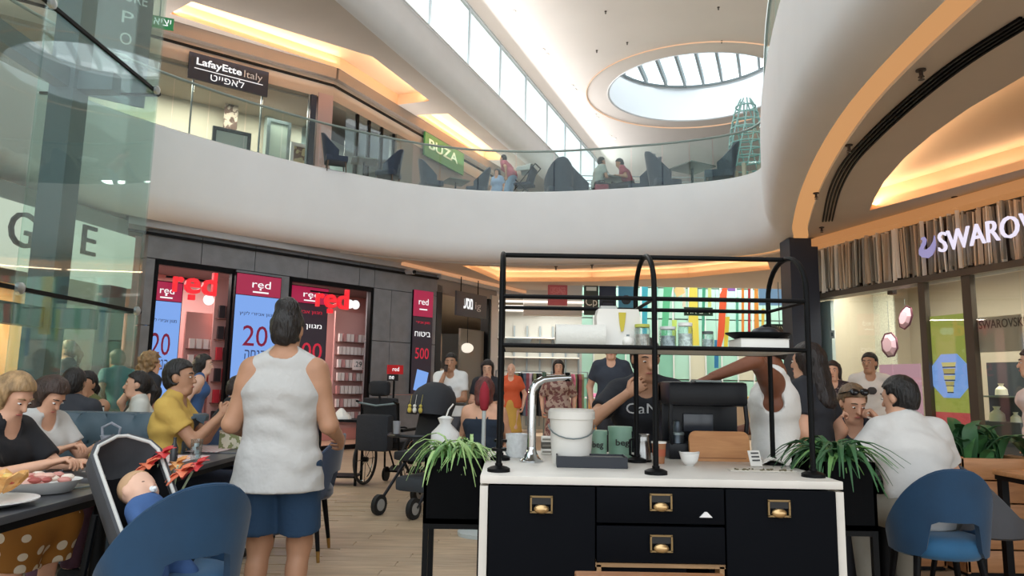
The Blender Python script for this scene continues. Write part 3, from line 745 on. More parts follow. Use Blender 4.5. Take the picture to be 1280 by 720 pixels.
def sprinkler(p, label):
    t = thing('sprinkler', label, 'sprinkler', p, 0)
    b = MB(); b.lathe([(.035, 0), (.035, -.012), (.014, -.016), (.014, -.05), (.022, -.055), (.022, -.06)], n=12); obj('head', b, spm, t)
    b = MB(); b.lathe([(.004, -.06), (.004, -.075), (.022, -.077), (.022, -.08)], n=12); obj('deflector', b, spm, t)
for q, w_ in zip(((1151, 87), (1061, 181), (1020, 241), (1027, 284), (1193, 246)), ('topmost, between light channel and air slots', 'left of the black air slots, second from the top', 'left of the black air slots, third from the top', 'just above the warm line near the dark column', 'on the strip under the big right cove')):
    sprinkler(PZ(*q, 3.6), 'right soffit sprinkler, '+w_)
for q, w_ in zip(((695, 333), (740, 331)), ('left', 'right')): sprinkler(PZ(*q, 3.6), 'small dark sprinkler at the front edge of the far cove, %s one of two' % w_)
for i, q in enumerate(((757, 14), (898, 9), (902, 51), (746, 63), (784, 53))): sprinkler(PZ(*q, 12), ['tiny sprinkler on the roof ceiling left of centre, nearest the frame top', 'tiny sprinkler on the roof ceiling highest at right', 'tiny sprinkler on the roof ceiling just above the skylight ring', 'tiny sprinkler on the roof ceiling left of the skylight ring', 'tiny sprinkler on the roof ceiling above the left of the skylight ring'][i])
# black linear air slots on the right soffit
t = thing('air_diffuser', 'four parallel curved black air slots in the right hand soffit', 'air vent', (0, 0, 0))
sl = crom([PZ(*q, 3.6) for q in ((1041, 275), (1050, 240), (1068, 205), (1100, 170), (1150, 125), (1215, 75), (1300, 22))], 6)
for k in range(4): along(sl, .04*k, 3.578, .018, 0, len(sl), 'slot', blackm, t)

# ------------------------------------------------------------------ red store (left)
stone = mat('grey_stone', '#77777a', .75, var=.10, scale=5, bump=.1)
RF = Facade((-5.72, 10.28), (-1.58, 14.67))
def fbox(fc, s0, s1, z0, z1, y0, y1): b = MB(); b.box(((s0+s1)/2, (y0+y1)/2, (z0+z1)/2), (s1-s0, y1-y0, z1-z0)); return b
def frame_struct(name, fc): o = link(name, None, None, fc.at(0), fc.rz); o['kind'] = 'structure'; return o
wr_ = frame_struct('wall_shop', RF)
ox = [RF.sz(px, 400)[0] for px in (176, 188, 291, 359, 466, 545)]
def piece(s0, s1, z0, z1, y0=0., y1=.25, m=stone, par=wr_, name='stone_panel'):
    gp = .006; return obj(name, fbox(None, s0+gp, s1-gp, z0+gp, z1-gp, y0, y1), m, par)
for a, c in ((ox[0], ox[1]), (ox[2], ox[3]), (ox[4], ox[4]+.42), (ox[4]+.42, ox[5])):
    for z0, z1 in ((0, 1.0), (1.0, 2.03), (2.03, 3.05)): piece(a, c, z0, z1)
xs = [ox[0], 1.1, 2.0, 3.0, 4.1, ox[4], ox[5]]
for a, c in zip(xs[:-1], xs[1:]): piece(a, c, 3.05, 3.5)
b = fbox(None, -.05, ox[5], 3.5, 3.62, -.12, .3); obj('cornice', b, mat('pale_grey_trim', '#a9a9ac', .6), wr_)
b = fbox(None, -.05, ox[5], 3.40, 3.44, -.05, .0); obj('cable_line', b, blackm, wr_)
for a, c in ((ox[1], ox[2]), (ox[3], ox[4])):
    b = MB()
    for q in (((a+c)/2, .06, 3.01), ((a+c)/2, .06, .05)): b.box(q, (c-a, .1, .08))
    for x in (a+.03, c-.03): b.box((x, .06, 1.53), (.06, .1, 3.0))
    obj('window_frame', b, blackm, wr_)
    # shop interior behind: pink-lit back wall, side walls and ceiling
b = fbox(None, ox[0], ox[5], 0, 3.4, 2.0, 2.1); obj('shop_back_wall', b, mat('shop_pink_wall', '#c99792', .7), wr_)
b = fbox(None, ox[0], ox[5], 3.1, 3.15, .25, 2.0); obj('shop_ceiling', b, mat('shop_ceiling', '#6f6668', .8), wr_)
b = fbox(None, ox[0]-.1, ox[0], 0, 3.4, .25, 2.1); b.box((ox[5]+.05, 1.1, 1.7), (.1, 1.9, 3.4)); obj('shop_side_wall', b, mat('shop_pink_wall', '#c99792', .7), wr_)
for s_ in (ox[1]+.9, ox[3]+.9):
    p = RF.at(s_, 1.0, 3.05); area('shop_lamp', p, 1.6, .5, 55, (1, .86, .82), (0, 0, RF.rz))

# ------------------------------------------------------------------ neighbour shop right of it
NF = Facade((-1.58, 14.67), (1.07, 18.9))
wn = frame_struct('wall_next_shop', NF)
nx = [NF.sz(px, 420)[0] for px in (546, 566, 609, 617, 700)]
obj('shop_front_panel', fbox(None, 0.02, nx[0]+.15, 0, 3.3, 0, .2), darkm, wn)
obj('shop_front_panel', fbox(None, nx[2]-.05, nx[2]+.04, 0, 3.2, -.06, .16), blackm, wn)
obj('pilaster', fbox(None, nx[2]+.08, nx[3]+.1, 0, 3.3, -.06, .2), mat('pale_pilaster', '#b9b3ac', .6), wn)
obj('header', fbox(None, 0, nx[3]+.1, 3.15, 3.5, 0, .2), mat('grey_header', '#8b8582', .7), wn)
obj('header_light_line', fbox(None, -1.2, 5., 3.52, 3.58, -.12, -.04), emit('warm_line', '#ffb987', .55), wn)
obj('cornice', fbox(None, 0, 5., 3.42, 3.5, -.1, .2), mat('pale_grey_trim', '#a9a9ac', .6), wn)
obj('shop_back_wall', fbox(None, 0, nx[3], 0, 3.3, 1.6, 1.7), mat('olive_wall', '#7d7868', .7), wn)
obj('door_leaf', fbox(None, nx[1]+.35, nx[2]-.06, 0, 2.45, .05, .1), mat('grey_door', '#716c62', .6), wn)
area('shop_lamp', NF.at(1.0, .8, 3.1), 1.2, .6, 45, (1, .9, .78), (0, 0, NF.rz))

# ------------------------------------------------------------------ store with the big letters (far left, behind the glass)
GF = Facade((-6.75, 4.5), (-5.78, 10.25))
wg = frame_struct('wall_letter_shop', GF)
gx = [GF.sz(px, 300)[0] for px in (0, 60, 100, 165)]
obj('sign_band', fbox(None, -.5, GF.L+.12, 2.55, 3.32, -.12, .15), emit('cream_sign_band', '#e4e4d2', .95), wg)
obj('cornice', fbox(None, -.5, GF.L, 3.32, 3.55, -.08, .2), mat('grey_cornice', '#8d908c', .7), wg)
obj('shop_back_wall', fbox(None, -.5, GF.L, 0, 2.55, 1.3, 1.4), mat('warm_display_wall', '#b99366', .7), wg)
obj('shop_front_panel', fbox(None, gx[2]-.15, GF.L-.35, 0, 2.55, .02, .1), mat('pale_shop_panel', '#b5b29f', .7), wg)
obj('pilaster', fbox(None, GF.L-.28, GF.L+.05, 0, 2.55, -.1, .2), mat('dark_pilaster', '#14161b', .5), wg)
for k in range(3): obj('display_shelf', fbox(None, gx[0]-1, gx[1]+.1, .6+.62*k, .64+.62*k, .7, 1.3), wood('honey_wood', '#a5713c', '#c28d54'), wg)
area('shop_lamp', GF.at(gx[1]-.6, .55, 2.5), 2., .4, 260, (1, .8, .55), (0, 0, GF.rz))
blk = mat('black_letter', '#23231f', .5)
for ch, px, py, w, h in (('G', 20, 287, .36, .44), ('E', 105, 301, .25, .40)):
    s_, z_ = GF.sz(px, py, -.06); text('letter', ch, w, h, blk, wg, (s_, -.125, z_), ext=.03)
# right hand jewellery shop ------------------------------------------------
SF = Facade((4.75, 11.1), (5.65, 7.8))
ws = frame_struct('wall_jewellery_shop', SF)
bronze = mat('bronze_frame', '#5d5348', .45, .5)
obj('sign_back', fbox(None, -.1, 5.5, 2.72, 3.42, .06, .16), mat('sign_back_brown', '#3b2e27', .6), ws)
obj('header_light_line', fbox(None, -.1, 5.5, 3.46, 3.58, -.16, .1), emit('warm_header', '#d9945a', .62), ws)
obj('soffit_strip', fbox(None, -.1, 5.5, 2.64, 2.72, -.06, .2), bronze, ws)
sx_ = [SF.sz(px, 420)[0] for px in (1028, 1113, 1158, 1210, 1283)]
for s_, w in ((SF.sz(1157, 420)[0], .10), (SF.sz(1214, 420)[0], .12), (SF.sz(1330, 420)[0], .12)):
    obj('mullion', fbox(None, s_-w/2, s_+w/2, 0, 2.66, -.03, .05), bronze, ws)
edges = [0.05, SF.sz(1113, 420)[0], SF.sz(1154, 420)[0], SF.sz(1209, 420)[0], SF.sz(1280, 420)[0], 5.]
for a, c in zip(edges[:-1], edges[1:]): obj('pane', fbox(None, a+.01, c-.01, .05, 2.65, .0, .015), gl, ws)
obj('shop_back_wall', fbox(None, -.2, 5.5, 0, 3.0, 2.0, 2.1), mat('cream_shop_wall', '#c9bda8', .7), ws)
obj('shop_side_wall', fbox(None, -.2, -.1, 0, 3.0, .2, 2.0), mat('cream_shop_wall', '#c9bda8', .7), ws)
obj('shop_ceiling', fbox(None, -.2, 5.5, 2.95, 3.0, .2, 2.0), mat('cream_shop_wall', '#c9bda8', .7), ws)
obj('pale_wall_panel', fbox(None, .02, .32, 0.02, 2.62, .1, .16), mat('pale_blue_panel', '#b9c6c4', .6), ws)
area('shop_lamp', SF.at(1.3, .45, 2.9), 2.4, .6, 75, (1, .93, .8), (0, 0, SF.rz))
area('shop_lamp', SF.at(3.4, .45, 2.9), 1.4, .6, 55, (1, .93, .8), (0, 0, SF.rz))
random.seed(3); sm = [mat('strip_silver', '#eee6d8', .3, .0), mat('strip_bronze', '#c9b49a', .35, .0), mat('strip_dark', '#8f887c', .4, .1)]
stv = []
for i in range(6):
    b = MB(); w = random.uniform(.014, .026); b.box((0, 0, 0), (w, .05, random.uniform(.62, .74))); stv.append(b.mesh('metal_strip', sm[i % 3], 0))
s_ = -.06
while s_ < 4.2:
    o = link('metal_strip', random.choice(stv), ws, (s_, random.uniform(-.05, .03), 3.08+random.uniform(-.03, .02)), random.uniform(-.5, .5)); o.rotation_euler.y = random.uniform(-.05, .05); s_ += random.uniform(.026, .044)
# dark column at the corner
b = MB(); p = P(1008, 480, 10.9); b.box((p.x, 11.0, 1.8), (.44, .4, 3.58)); struct('trim_8', b, mat('navy_column', '#1d2230', .5))
# unseen fill lamps added to brighten the hall beyond the void
for i, (x, y) in enumerate(((1.5, 18), (5.5, 18), (9.5, 18), (3.5, 23), (8., 23), (12., 22))):
    area('hall_fill', (x, y, 6.2), 1.2, 1.2, 150, (1, .98, .96))

# added light on the ledge under the clerestory, brightens the dark roof 
t = thing('added_uplight', 'slim white profile of the added fill light along the ledge under the clerestory', 'light', (0, 0, 0))
b = MB(); b.bar(V((UX(8), 8, 10.07))+un*.02, V((UX(39), 39, 10.07))+un*.02, .05, .03); obj('profile', b, white, t)
o = area('ledge_fill', V((UX(23), 23, 10.11))+un*.05, 30, .08, FILL_LIGHT*2.4, (1, .95, .92))
zz = -(un*.55+V((0, 0, .83))).normalized(); xx = upn; yy = zz.cross(xx); o.rotation_euler = Mx((xx, yy, zz)).transposed().to_euler()
# ================================================================== SHOPFRONT SIGNS AND DISPLAYS
H_ = lambda s: s[::-1]    # Hebrew reads right to left; the text builder lays glyphs left to right
red_e = emit('red_letter_light', '#ff1f2e', .95); wht_e = emit('white_letter_light', '#ffffff', 1.0); blu_e = emit('screen_blue', '#86b4ff', .82)
crim = emit('screen_crimson', '#b81d4e', .75); nite = emit('screen_dark', '#241a28', .8); mag = mat('print_magenta', '#a01848', .5); navy_t = mat('print_navy', '#3a4478', .5)
red_t = emit('screen_red_digits', '#d8203e', .8)
def fthing(fc, name, label, cat, s_, off_, z=0., group=None): return thing(name, label, cat, fc.at(s_, off_, z), fc.rz, group)
def promo(px0, px1, ytop, ysplit, off_, label, dark=False, big='20', small=None, zb=.12):
    s0, zt = RF.sz(px0, ytop, off_); s1, _ = RF.sz(px1, ytop, off_); _, zs = RF.sz((px0+px1)/2, ysplit, off_)
    w = s1-s0; t = fthing(RF, 'promotion_screen', label, 'screen', (s0+s1)/2, off_)
    b = MB(); b.box((0, .045, (zb+zt)/2), (w+.03, .07, zt-zb+.03)); obj('case', b, blackm, t)
    b = MB(); b.box((0, .005, (zs+zt)/2+.006), (w, .02, zt-zs-.012)); obj('logo_panel', b, crim, t)
    b = MB(); b.box((0, .005, (zs+zb)/2), (w, .02, zs-zb)); obj('screen_face', b, nite if dark else blu_e, t)
    h = zt-zs
    text('logo', 'red', w*.42, h*.36, wht_e, t, (w*.05, -.006, zs+h*.58)); b = MB(); b.box((w*.03, -.008, zs+h*.34), (.03, .004, .03)); b.box((w*.04, -.008, zs+h*.2), (w*.36, .004, h*.07)); obj('logo_underline', b, wht_e, t)
    if dark:
        text('headline', H_('מגוון ה'), w*.62, .10, wht_e, t, (w*.05, -.006, zs-.42)); text('digits', big, w*.8, .30, red_t, t, (0, -.006, zs-.86)); text('small_print', H_(small or 'מגוון אביזרי'), w*.7, .07, red_t, t, (0, -.006, zs-.16))
    else:
        text('small_print', H_(small or 'מגוון אביזרי לקיץ'), w*.8, .07, navy_t, t, (0, -.006, zs-.30)); text('digits', big, w*.56, .34, mag, t, (-w*.02, -.006, zs-.66)); text('discount_word', H_('הנחה'), w*.46, .15, navy_t, t, (0, -.006, zs-.97))
        b = MB(); n = 24; a = [V((math.cos(2*PI*i/n), math.sin(2*PI*i/n))) for i in range(n)]
        pts = [(w*.12+.13*(abs(q.x)**.6)*math.copysign(1, q.x)*.9+.12*q.y, zs-1.55+.25*(abs(q.y)**.6)*math.copysign(1, q.y)) for q in a]
        b.slab(pts, -.004, .0); obj('printed_phone_case', b, mat('print_plum', '#5a2f58', .5), t)
    return t
promo(186, 229, 350, 377, .14, 'pale blue promotion screen behind the left window, beside the dark pilaster')
promo(297, 352, 341, 371, -.10, 'pale blue promotion screen on the stone pier between the two shop windows')
promo(363, 411, 356, 380, .32, 'dark promotion screen with red digits behind the right window', True, '500')
def vbanner():
    s0, zt = RF.sz(517, 362, -.04); s1, _ = RF.sz(541, 362, -.04); w = s1-s0
    t = fthing(RF, 'promotion_banner', 'narrow red and dark vertical banner on the stone wall above the wheelchair', 'banner', (s0+s1)/2, -.05)
    z1 = RF.sz(529, 396, -.04)[1]; zb = RF.sz(529, 492, -.04)[1]
    b = MB(); b.box((0, .02, (zt+zb)/2), (w, .05, zt-zb)); obj('case', b, blackm, t)
    b = MB(); b.box((0, -.008, (zt+z1)/2), (w, .01, zt-z1)); obj('logo_panel', b, crim, t)
    b = MB(); b.box((0, -.008, (zb+z1)/2-.005), (w, .01, z1-zb-.01)); obj('dark_panel', b, nite, t)
    text('logo', 'red', w*.5, .13, wht_e, t, (0, -.016, (zt+z1)/2+.04)); b = MB(); b.box((0, -.016, (zt+z1)/2-.12), (w*.4, .004, .025)); obj('logo_underline', b, wht_e, t)
    text('small_print', H_('מגוון אביזרי'), w*.7, .06, red_t, t, (0, -.016, z1-.13)); text('headline', H_('ביטוח'), w*.8, .10, wht_e, t, (0, -.016, z1-.36)); text('digits', '500', w*.7, .22, red_t, t, (0, -.016, z1-.75))
    b = MB(); b.box((0, -.012, zb+.25), (w*.6, .006, .42), mx=Mx.Rotation(R(12), 3, 'Y')); obj('printed_tablet', b, blu_e, t)
vbanner()
for px, py, lab in ((241, 357, 'big glowing red shop letters in the left window'), (413, 376, 'big glowing red shop letters in the right window')):
    s_, z_ = RF.sz(px, py, -.06); t = fthing(RF, 'shop_letters', lab, 'sign', s_, -.06, z_)
    for ch, x, w, h, dz in (('r', -.235, .15, .24, -.01), ('e', -.02, .24, .25, -.01), ('d', .24, .23, .37, .05)):
        text('letter', ch, w, h, red_e, t, (x, 0, dz), ext=.07, bold=.02)
    b = MB(); b.box((-.02, -.035, -.19), (.09, .07, .08)); obj('accent_mark', b, red_e, t)
    for x in ((.42, .55) if 'right' in lab else (.27,)):
        b = MB(); b.cyl((x, .02, -.02 if 'right' in lab else -.2), (x, 0, -.02 if 'right' in lab else -.2), .085, n=20); obj('white_disc', b, wht_e, t)
    b = MB(); b.box((0, .03, .14 if 'right' in lab else .1), (.8, .02, .03)); obj('rail', b, blackm, t)
random.seed(11)
cardm = [mat('product_white', '#e8d9d4', .5), mat('product_pink', '#c98f8c', .5), mat('product_black', '#2b2327', .5), mat('product_red', '#c02f3c', .5)]
def display(s_, w, off_, label, rows, cols, z0, z1, kinds, plate='#cc9a94'):
    t = fthing(RF, 'product_display', label, 'display shelf', s_, off_)
    b = MB(); b.box((0, .03, (z0+z1)/2+.1), (w+.06, .04, z1-z0+.5)); obj('back_panel', b, mat('panel_'+plate[1:], plate, .6), t)
    dz = (z1-z0)/rows; mesh_ = {}
    for r in range(rows):
        b = MB(); b.box((0, -.06, z0+r*dz), (w, .16, .018)); obj('shelf', b, mat('shelf_brown', '#6d4640', .6), t)
        for c in range(cols):
            k = random.choice(kinds)
            if k not in mesh_: b = MB(); b.box((0, 0, 0), (w/cols*.74, .05, dz*.62)); mesh_[k] = b.mesh('product_card', cardm[k], 0)
            link('product_card', mesh_[k], t, (-w/2+(c+.5)*w/cols, -.07, z0+r*dz+dz*.33))
    return t
sA = RF.sz(435, 470, .6)[0]; display(sA, .62, .6, 'product rack with rows of small white cards in the right window', 7, 7, .5, 2.25, (0, 0, 0, 1))
sB = RF.sz(248, 460, .7)[0]; display(sB, .46, .7, 'shelf of white and red boxes beside the left pale blue screen', 6, 4, .4, 2.0, (0, 0, 3, 1, 2))
sC = RF.sz(276, 440, .5)[0]; display(sC, .26, .5, 'narrow pegboard with dark and red bags at the right of the left window', 6, 2, .5, 2.6, (2, 3, 2, 2))
t = fthing(RF, 'price_sign', 'white price card among the product rows of the right window', 'sign', RF.sz(447, 456, .4)[0], .4, RF.sz(447, 456, .4)[1])
b = MB(); b.box((0, 0, 0), (.22, .02, .20)); obj('card', b, mat('card_white', '#f0dcd8', .6), t); text('price', '.29', .17, .10, blk, t, (0, -.012, .01))
t = fthing(RF, 'stand_sign', 'small red stand sign at the foot of the grey stone wall', 'sign', RF.sz(494, 462, -.45)[0], -.45)
zz = RF.sz(494, 462, -.45)[1]; b = MB(); b.box((0, 0, zz), (.36, .03, .17)); obj('panel', b, mat('sign_red', '#d1202c', .5), t)
text('logo', 'red', .15, .08, wht_e, t, (0, -.018, zz+.01)); b = MB(); b.box((-.05, 0, zz-.15), (.24, .03, .12)); obj('lower_panel', b, darkm, t); text('lower_word', 'ne', .11, .06, wht_e, t, (-.09, -.018, zz-.15))
b = MB(); b.cyl((0, .02, 0), (0, .02, zz-.1), .02, n=10); b.lathe([(.16, 0), (.16, .015), (.02, .03)], (0, .02, 0), 16); obj('stand', b, blackm, t)
t = fthing(RF, 'security_camera', 'small grey security camera on the cornice above the stone wall', 'camera', RF.sz(513, 327, -.2)[0], -.2, 3.44)
b = MB(); b.cyl((0, .1, .0), (0, -.12, -.02), .05, n=14); obj('camera_body', b, mat('pale_grey_trim', '#a9a9ac'), t); b = MB(); b.cyl((0, -.12, -.02), (0, -.15, -.022), .035, n=12); obj('lens', b, blackm, t)
b = MB(); b.box((0, .12, .08), (.05, .05, .16)); obj('bracket', b, mat('pale_grey_trim', '#a9a9ac'), t)
# neighbour shop
s0, zt = NF.sz(570, 363, -.15); s1, _ = NF.sz(608, 363, -.15); _, zb = NF.sz(590, 397, -.15)
t = fthing(NF, 'hanging_sign', 'dark grey hanging shop sign with white lettering on two rods', 'sign', (s0+s1)/2, -.15, (zt+zb)/2)
b = MB(); b.box((0, 0, 0), (s1-s0, .05, zt-zb), bev=.01); obj('panel', b, mat('sign_slate', '#454750', .5), t)
text('word', H_('מסע'), .34, .24, wht_e, t, (-.16, -.03, .02), bold=.03); text('word', 'ig', .22, .2, mat('word_grey', '#b9bcc4', .5), t, (.22, -.03, -.02))
for x in (-.4, .25): b = MB(); b.cyl((x, 0, (zt-zb)/2), (x, 0, (zt-zb)/2+.32), .012, n=8); obj('rod', b, blackm, t)
t = fthing(NF, 'arched_niche', 'pale arched display niche inside the shop with the hanging sign', 'display shelf', .72, .7)
n = 14; arch = [(-.42, .2), (.42, .2), (.42, 2.2)]+[(.42*math.cos(PI*i/n), 2.2+.42*math.sin(PI*i/n)) for i in range(1, n)]+[(-.42, 2.2)]
b = MB(); b.slab(arch, 0, .06); obj('back_panel', b, mat('niche_peach', '#b59a80', .7), t)
for k in range(3): b = MB(); b.box((0, -.12, .7+.42*k), (.8, .26, .03)); obj('shelf', b, mat('niche_shelf', '#d9cdb9', .6), t)
for k in range(3):
    b = MB(); b.lathe([(.03, 0), (.06, .05), (.05, .16), (.02, .2), (.025, .24)], n=14); tag(obj('vase', b, mat('vase_dark', '#3a322c', .4), None, NF.at(.55+.18*k, .58, 1.555), smooth=50), 'small dark vase on the arched niche top shelf, '+['leftmost', 'middle', 'rightmost'][k]+' of three', 'vase', 'niche vases')
p = P(584, 435, 15.6); t = thing('globe_lamp', 'white round globe lamp glowing in the shop with the hanging sign', 'lamp', p)
b = MB(); b.ball((0, 0, 0), (.14, .14, .11), 18, 12); obj('globe', b, emit('globe_glow', '#fff3e0', 1.0), t, smooth=60); b = MB(); b.cyl((0, 0, .1), (0, 0, 3.2-p.z), .008, n=6); obj('cord', b, blackm, t)
# ------------------------------------------------------------------ jewellery shop
lilac = emit('sign_lilac', '#f3ecff', .95)
s_, z_ = SF.sz(1236, 290, -.14); t = fthing(SF, 'shop_sign', 'lit white shop name with a swan emblem on the metal strips', 'sign', s_, -.14, z_)
text('shop_name', 'SWAROVSKI', 1.62, .25, lilac, t, (.14, 0, -.0), ext=.03)
sw = [(-.06, .14), (-.02, .145), (.01, .10), (-.01, .04), (-.05, 0), (-.04, -.03), (.02, -.03), (.08, 0), (.13, .06), (.15, .13), (.16, .02), (.14, -.06), (.09, -.12), (.02, -.15), (-.07, -.13), (-.12, -.08), (-.12, -.02), (-.08, .04), (-.05, .08), (-.05, .11), (-.08, .115)]
x0 = SF.sz(1158, 301, -.14)[0]-s_
b = MB(); b.slab([(x0+x*.9, -.02+z*.95) for x, z in sw], -.02, .0); obj('swan_emblem', b, emit('swan_violet', '#a79fd0', .8), t)
def fpanel(name, label, cat, px0, py0, px1, py1, off_, m, extra=None):
    s0, z0 = SF.sz(px0, py0, off_); s1, _ = SF.sz(px1, py0, off_); _, z1 = SF.sz(px0, py1, off_); t = fthing(SF, name, label, cat, (s0+s1)/2, off_, (z0+z1)/2); w, h = s1-s0, z0-z1
    b = MB(); b.box((0, 0, 0), (w, .03, h)); obj('panel', b, m, t)
    if extra: extra(t, w, h)
    return t
def oct_(r, sx=1, sz=1): return [(r*sx*math.cos(PI/8+PI*i/4), r*sz*math.sin(PI/8+PI*i/4)) for i in range(8)]
def poster(t, w, h):
    b = MB(); b.slab(oct_(.29), -.03, -.018); z = -.02
    o = obj('blue_octagon', b, emit('poster_sky_blue', '#84acee', .85), t)
    for k, (x, dz, ww, hh) in enumerate(((0, .14, .20, .05), (0, .06, .17, .06), (0, -.02, .16, .05), (0, -.09, .12, .05), (0, -.16, .09, .07))):
        b = MB(); b.slab([(x-ww/2, dz+hh/2), (x+ww/2, dz+hh/2), (x+ww*.42, dz-hh/2), (x-ww*.42, dz-hh/2)], -.045, -.03); obj('printed_gem', b, emit('gem_%s' % ('yellow' if k % 2 == 0 else 'gold'), '#cfc47a' if k % 2 == 0 else '#b5a860', .8), t)
        b = MB(); b.box((0, -.035, dz-hh/2-.008), (ww*.9, .012, .012)); obj('gem_setting', b, blackm, t)
    b = MB(); b.box((0, -.017, -h/2+.16), (w*.96, .005, .3)); obj('red_corner', b, emit('poster_red', '#c24a4a', .8), t)
fpanel('poster', 'tall yellow green poster with a gem bracelet on a blue octagon', 'poster', 1163, 396, 1208, 545, .05, emit('poster_olive', '#a3a848', .8), poster)
def redp(t, w, h):
    b = MB(); b.slab(oct_(.19, 1.1, 1), -.03, -.016); obj('printed_red_gem', b, emit('gem_ruby', '#b04352', .8), t)
    b = MB(); b.slab(oct_(.13, 1.1, 1), -.04, -.03); obj('gem_facet', b, emit('gem_ruby_light', '#c9697a', .8), t)
    for k in range(7): b = MB(); a = k*1.7; b.ball((.10*math.cos(a), -.045, .09*math.sin(a)), .022, 8, 6); obj('sparkle', b, mat('sparkle_white', '#f2e9e4', .2), t)
fpanel('poster', 'pink poster with a big red gem, left of the yellow green poster', 'poster', 1100, 456, 1150, 560, .06, emit('poster_pink', '#d9a2ad', .75), redp)
def curtain(t, w, h):
    b = MB(); b.box((0, -.03, h/2), (w, .05, .05)); obj('rail', b, mat('pale_rail', '#cfd5c8', .5), t)
    b = MB(); b.box((-.12, -.022, -.12), (w*.55, .012, .3)); obj('glow_logo', b, emit('curtain_glow', '#efe9a0', .8), t)
fpanel('crystal_curtain', 'shimmering crystal panel on a pale rail, leftmost in the jewellery window', 'curtain', 1047, 374, 1117, 600, 1.3, mat('crystal_beads', '#d6d5c4', .25, .0, var=.25, scale=60, bump=.8, bscale=90), curtain)
def gem(px, py, off_, rx, rz_, ang, label):
    s_, z_ = SF.sz(px, py, off_); t = fthing(SF, 'gem_ornament', label, 'ornament', s_, off_, z_)
    base = [(x*rx, z*rz_) for x, z in oct_(1)]; ca, sa = math.cos(R(ang)), math.sin(R(ang)); rot = lambda l, k: [(x*k*ca-z*k*sa, x*k*sa+z*k*ca) for x, z in l]
    b = MB(); o_ = rot(base, 1); i_ = rot(base, .62)
    b.rings([[V((x, .05, z)) for x, z in rot(base, .5)], [V((x, 0, z)) for x, z in o_], [V((x, -.05, z)) for x, z in i_]], True); obj('crystal', b, mat('crystal_mauve', '#d9aebc', .15, .0, coat=.6), t, smooth=0)
    b = MB(); b.tube([(x*1.04, 0, z*1.04) for x, z in o_], .014, 6, closed=True); obj('setting', b, mat('setting_dark', '#6a3a48', .35, .6), t)
    b = MB(); b.box((0, 0, rz_+(2.6-z_-rz_)/2), (.004, .004, 2.6-z_-rz_)); obj('wire', b, steel, t)
gem(1132, 397, .8, .11, .17, -25, 'upper mauve crystal ornament hung in the jewellery window'); gem(1112, 431, .8, .15, .18, 5, 'lower mauve crystal ornament hung in the jewellery window')
def swl(t, w, h):
    text('window_name', 'SWAROVSKI', w*.98, .10, mat('bronze_lettering', '#6e5d50', .5), t, (w*.08, -.02, .12))
fpanel('window_sign', 'frosted band with the shop name on the right window pane', 'sign', 1220, 398, 1278, 441, .06, mat('frosted_band', '#d3c4ae', .6), swl)
t = fthing(SF, 'display_case', 'dark display case with pale ornaments in the right jewellery window', 'display shelf', SF.sz(1245, 480, .5)[0], .5)
b = MB(); b.box((0, .1, .45), (.62, .3, .9)); b.box((0, .24, 1.25), (.62, .02, .75)); obj('case', b, mat('case_slate', '#4a4f58', .5), t)
for x, z, r in ((-.1, .95, .09), (.14, .95, .06), (-.02, 1.22, .07)):
    b = MB(); b.lathe([(r, 0), (r*.9, r), (r*.3, r*1.6), (r*.5, r*2)], (x, .1, z-.05 if z < 1 else z), 12); obj('bust', b, mat('bust_ivory', '#e8e2c8', .5), t)
b = MB(); b.box((0, .1, 1.2), (.6, .28, .02)); obj('shelf', b, steel, t)
t = fthing(SF, 'switch_plate', 'small white square switch plate on the pale jewellery shop wall', 'switch', SF.sz(1041, 418, .09)[0], .09, SF.sz(1041, 418, .09)[1]); b = MB(); b.box((0, 0, 0), (.10, .02, .12)); obj('plate', b, white, t); b = MB(); b.box((0, -.012, 0), (.04, .008, .06)); obj('button', b, steel, t)
t = fthing(SF, 'wall_speaker', 'small black speaker near the top of the jewellery window', 'speaker', SF.sz(1115, 364, .3)[0], .3, SF.sz(1115, 364, .3)[1]); b = MB(); b.box((0, 0, 0), (.10, .08, .10), bev=.01); obj('box', b, blackm, t); b = MB(); b.cyl((0, .05, 0), (0, .05, 2.95-t.location.z), .012, n=8); obj('drop_rod', b, blackm, t)
# ================================================================== GLASS LIFT SHAFT (left)
t = thing('glass_shaft', 'tall green tinted glass shaft with steel columns at the left edge', 'glass enclosure', (-4.2, 7.9, 0))
shg = glass('shaft_glass', (.87, .95, .925), .06, .02, .025, .28)
yj = [0, -2.0, -4.0, -6.0]; zj = [0.0, 1.98, 4.55, 7.2, 9.8]
for z0, z1 in zip(zj[:-1], zj[1:]):
    for a, c in zip(yj[:-1], yj[1:]): b = MB(); b.box((0, (a+c)/2, (z0+z1)/2), (.02, abs(c-a)-.02, z1-z0-.02)); obj('pane', b, shg, t)
    b = MB(); b.box((-.72, .0, (z0+z1)/2), (1.40, .02, z1-z0-.02)); obj('pane', b, shg, t)
sc_ = mat('shaft_steel', '#56666a', .45, .3)
for x, y in ((-.55, -.75), (-.55, -4.6)): b = MB(); b.box((x, y, 4.9), (.26, .26, 9.8)); obj('column', b, sc_, t)
for z in (1.83, 4.35, 7.05):
    b = MB(); b.box((-.3, -.75, z), (.5, .16, .20)); obj('beam', b, sc_, t)
    b = MB(); b.box((-.55, -2.7, z), (.16, 3.9, .20)); obj('beam', b, sc_, t)
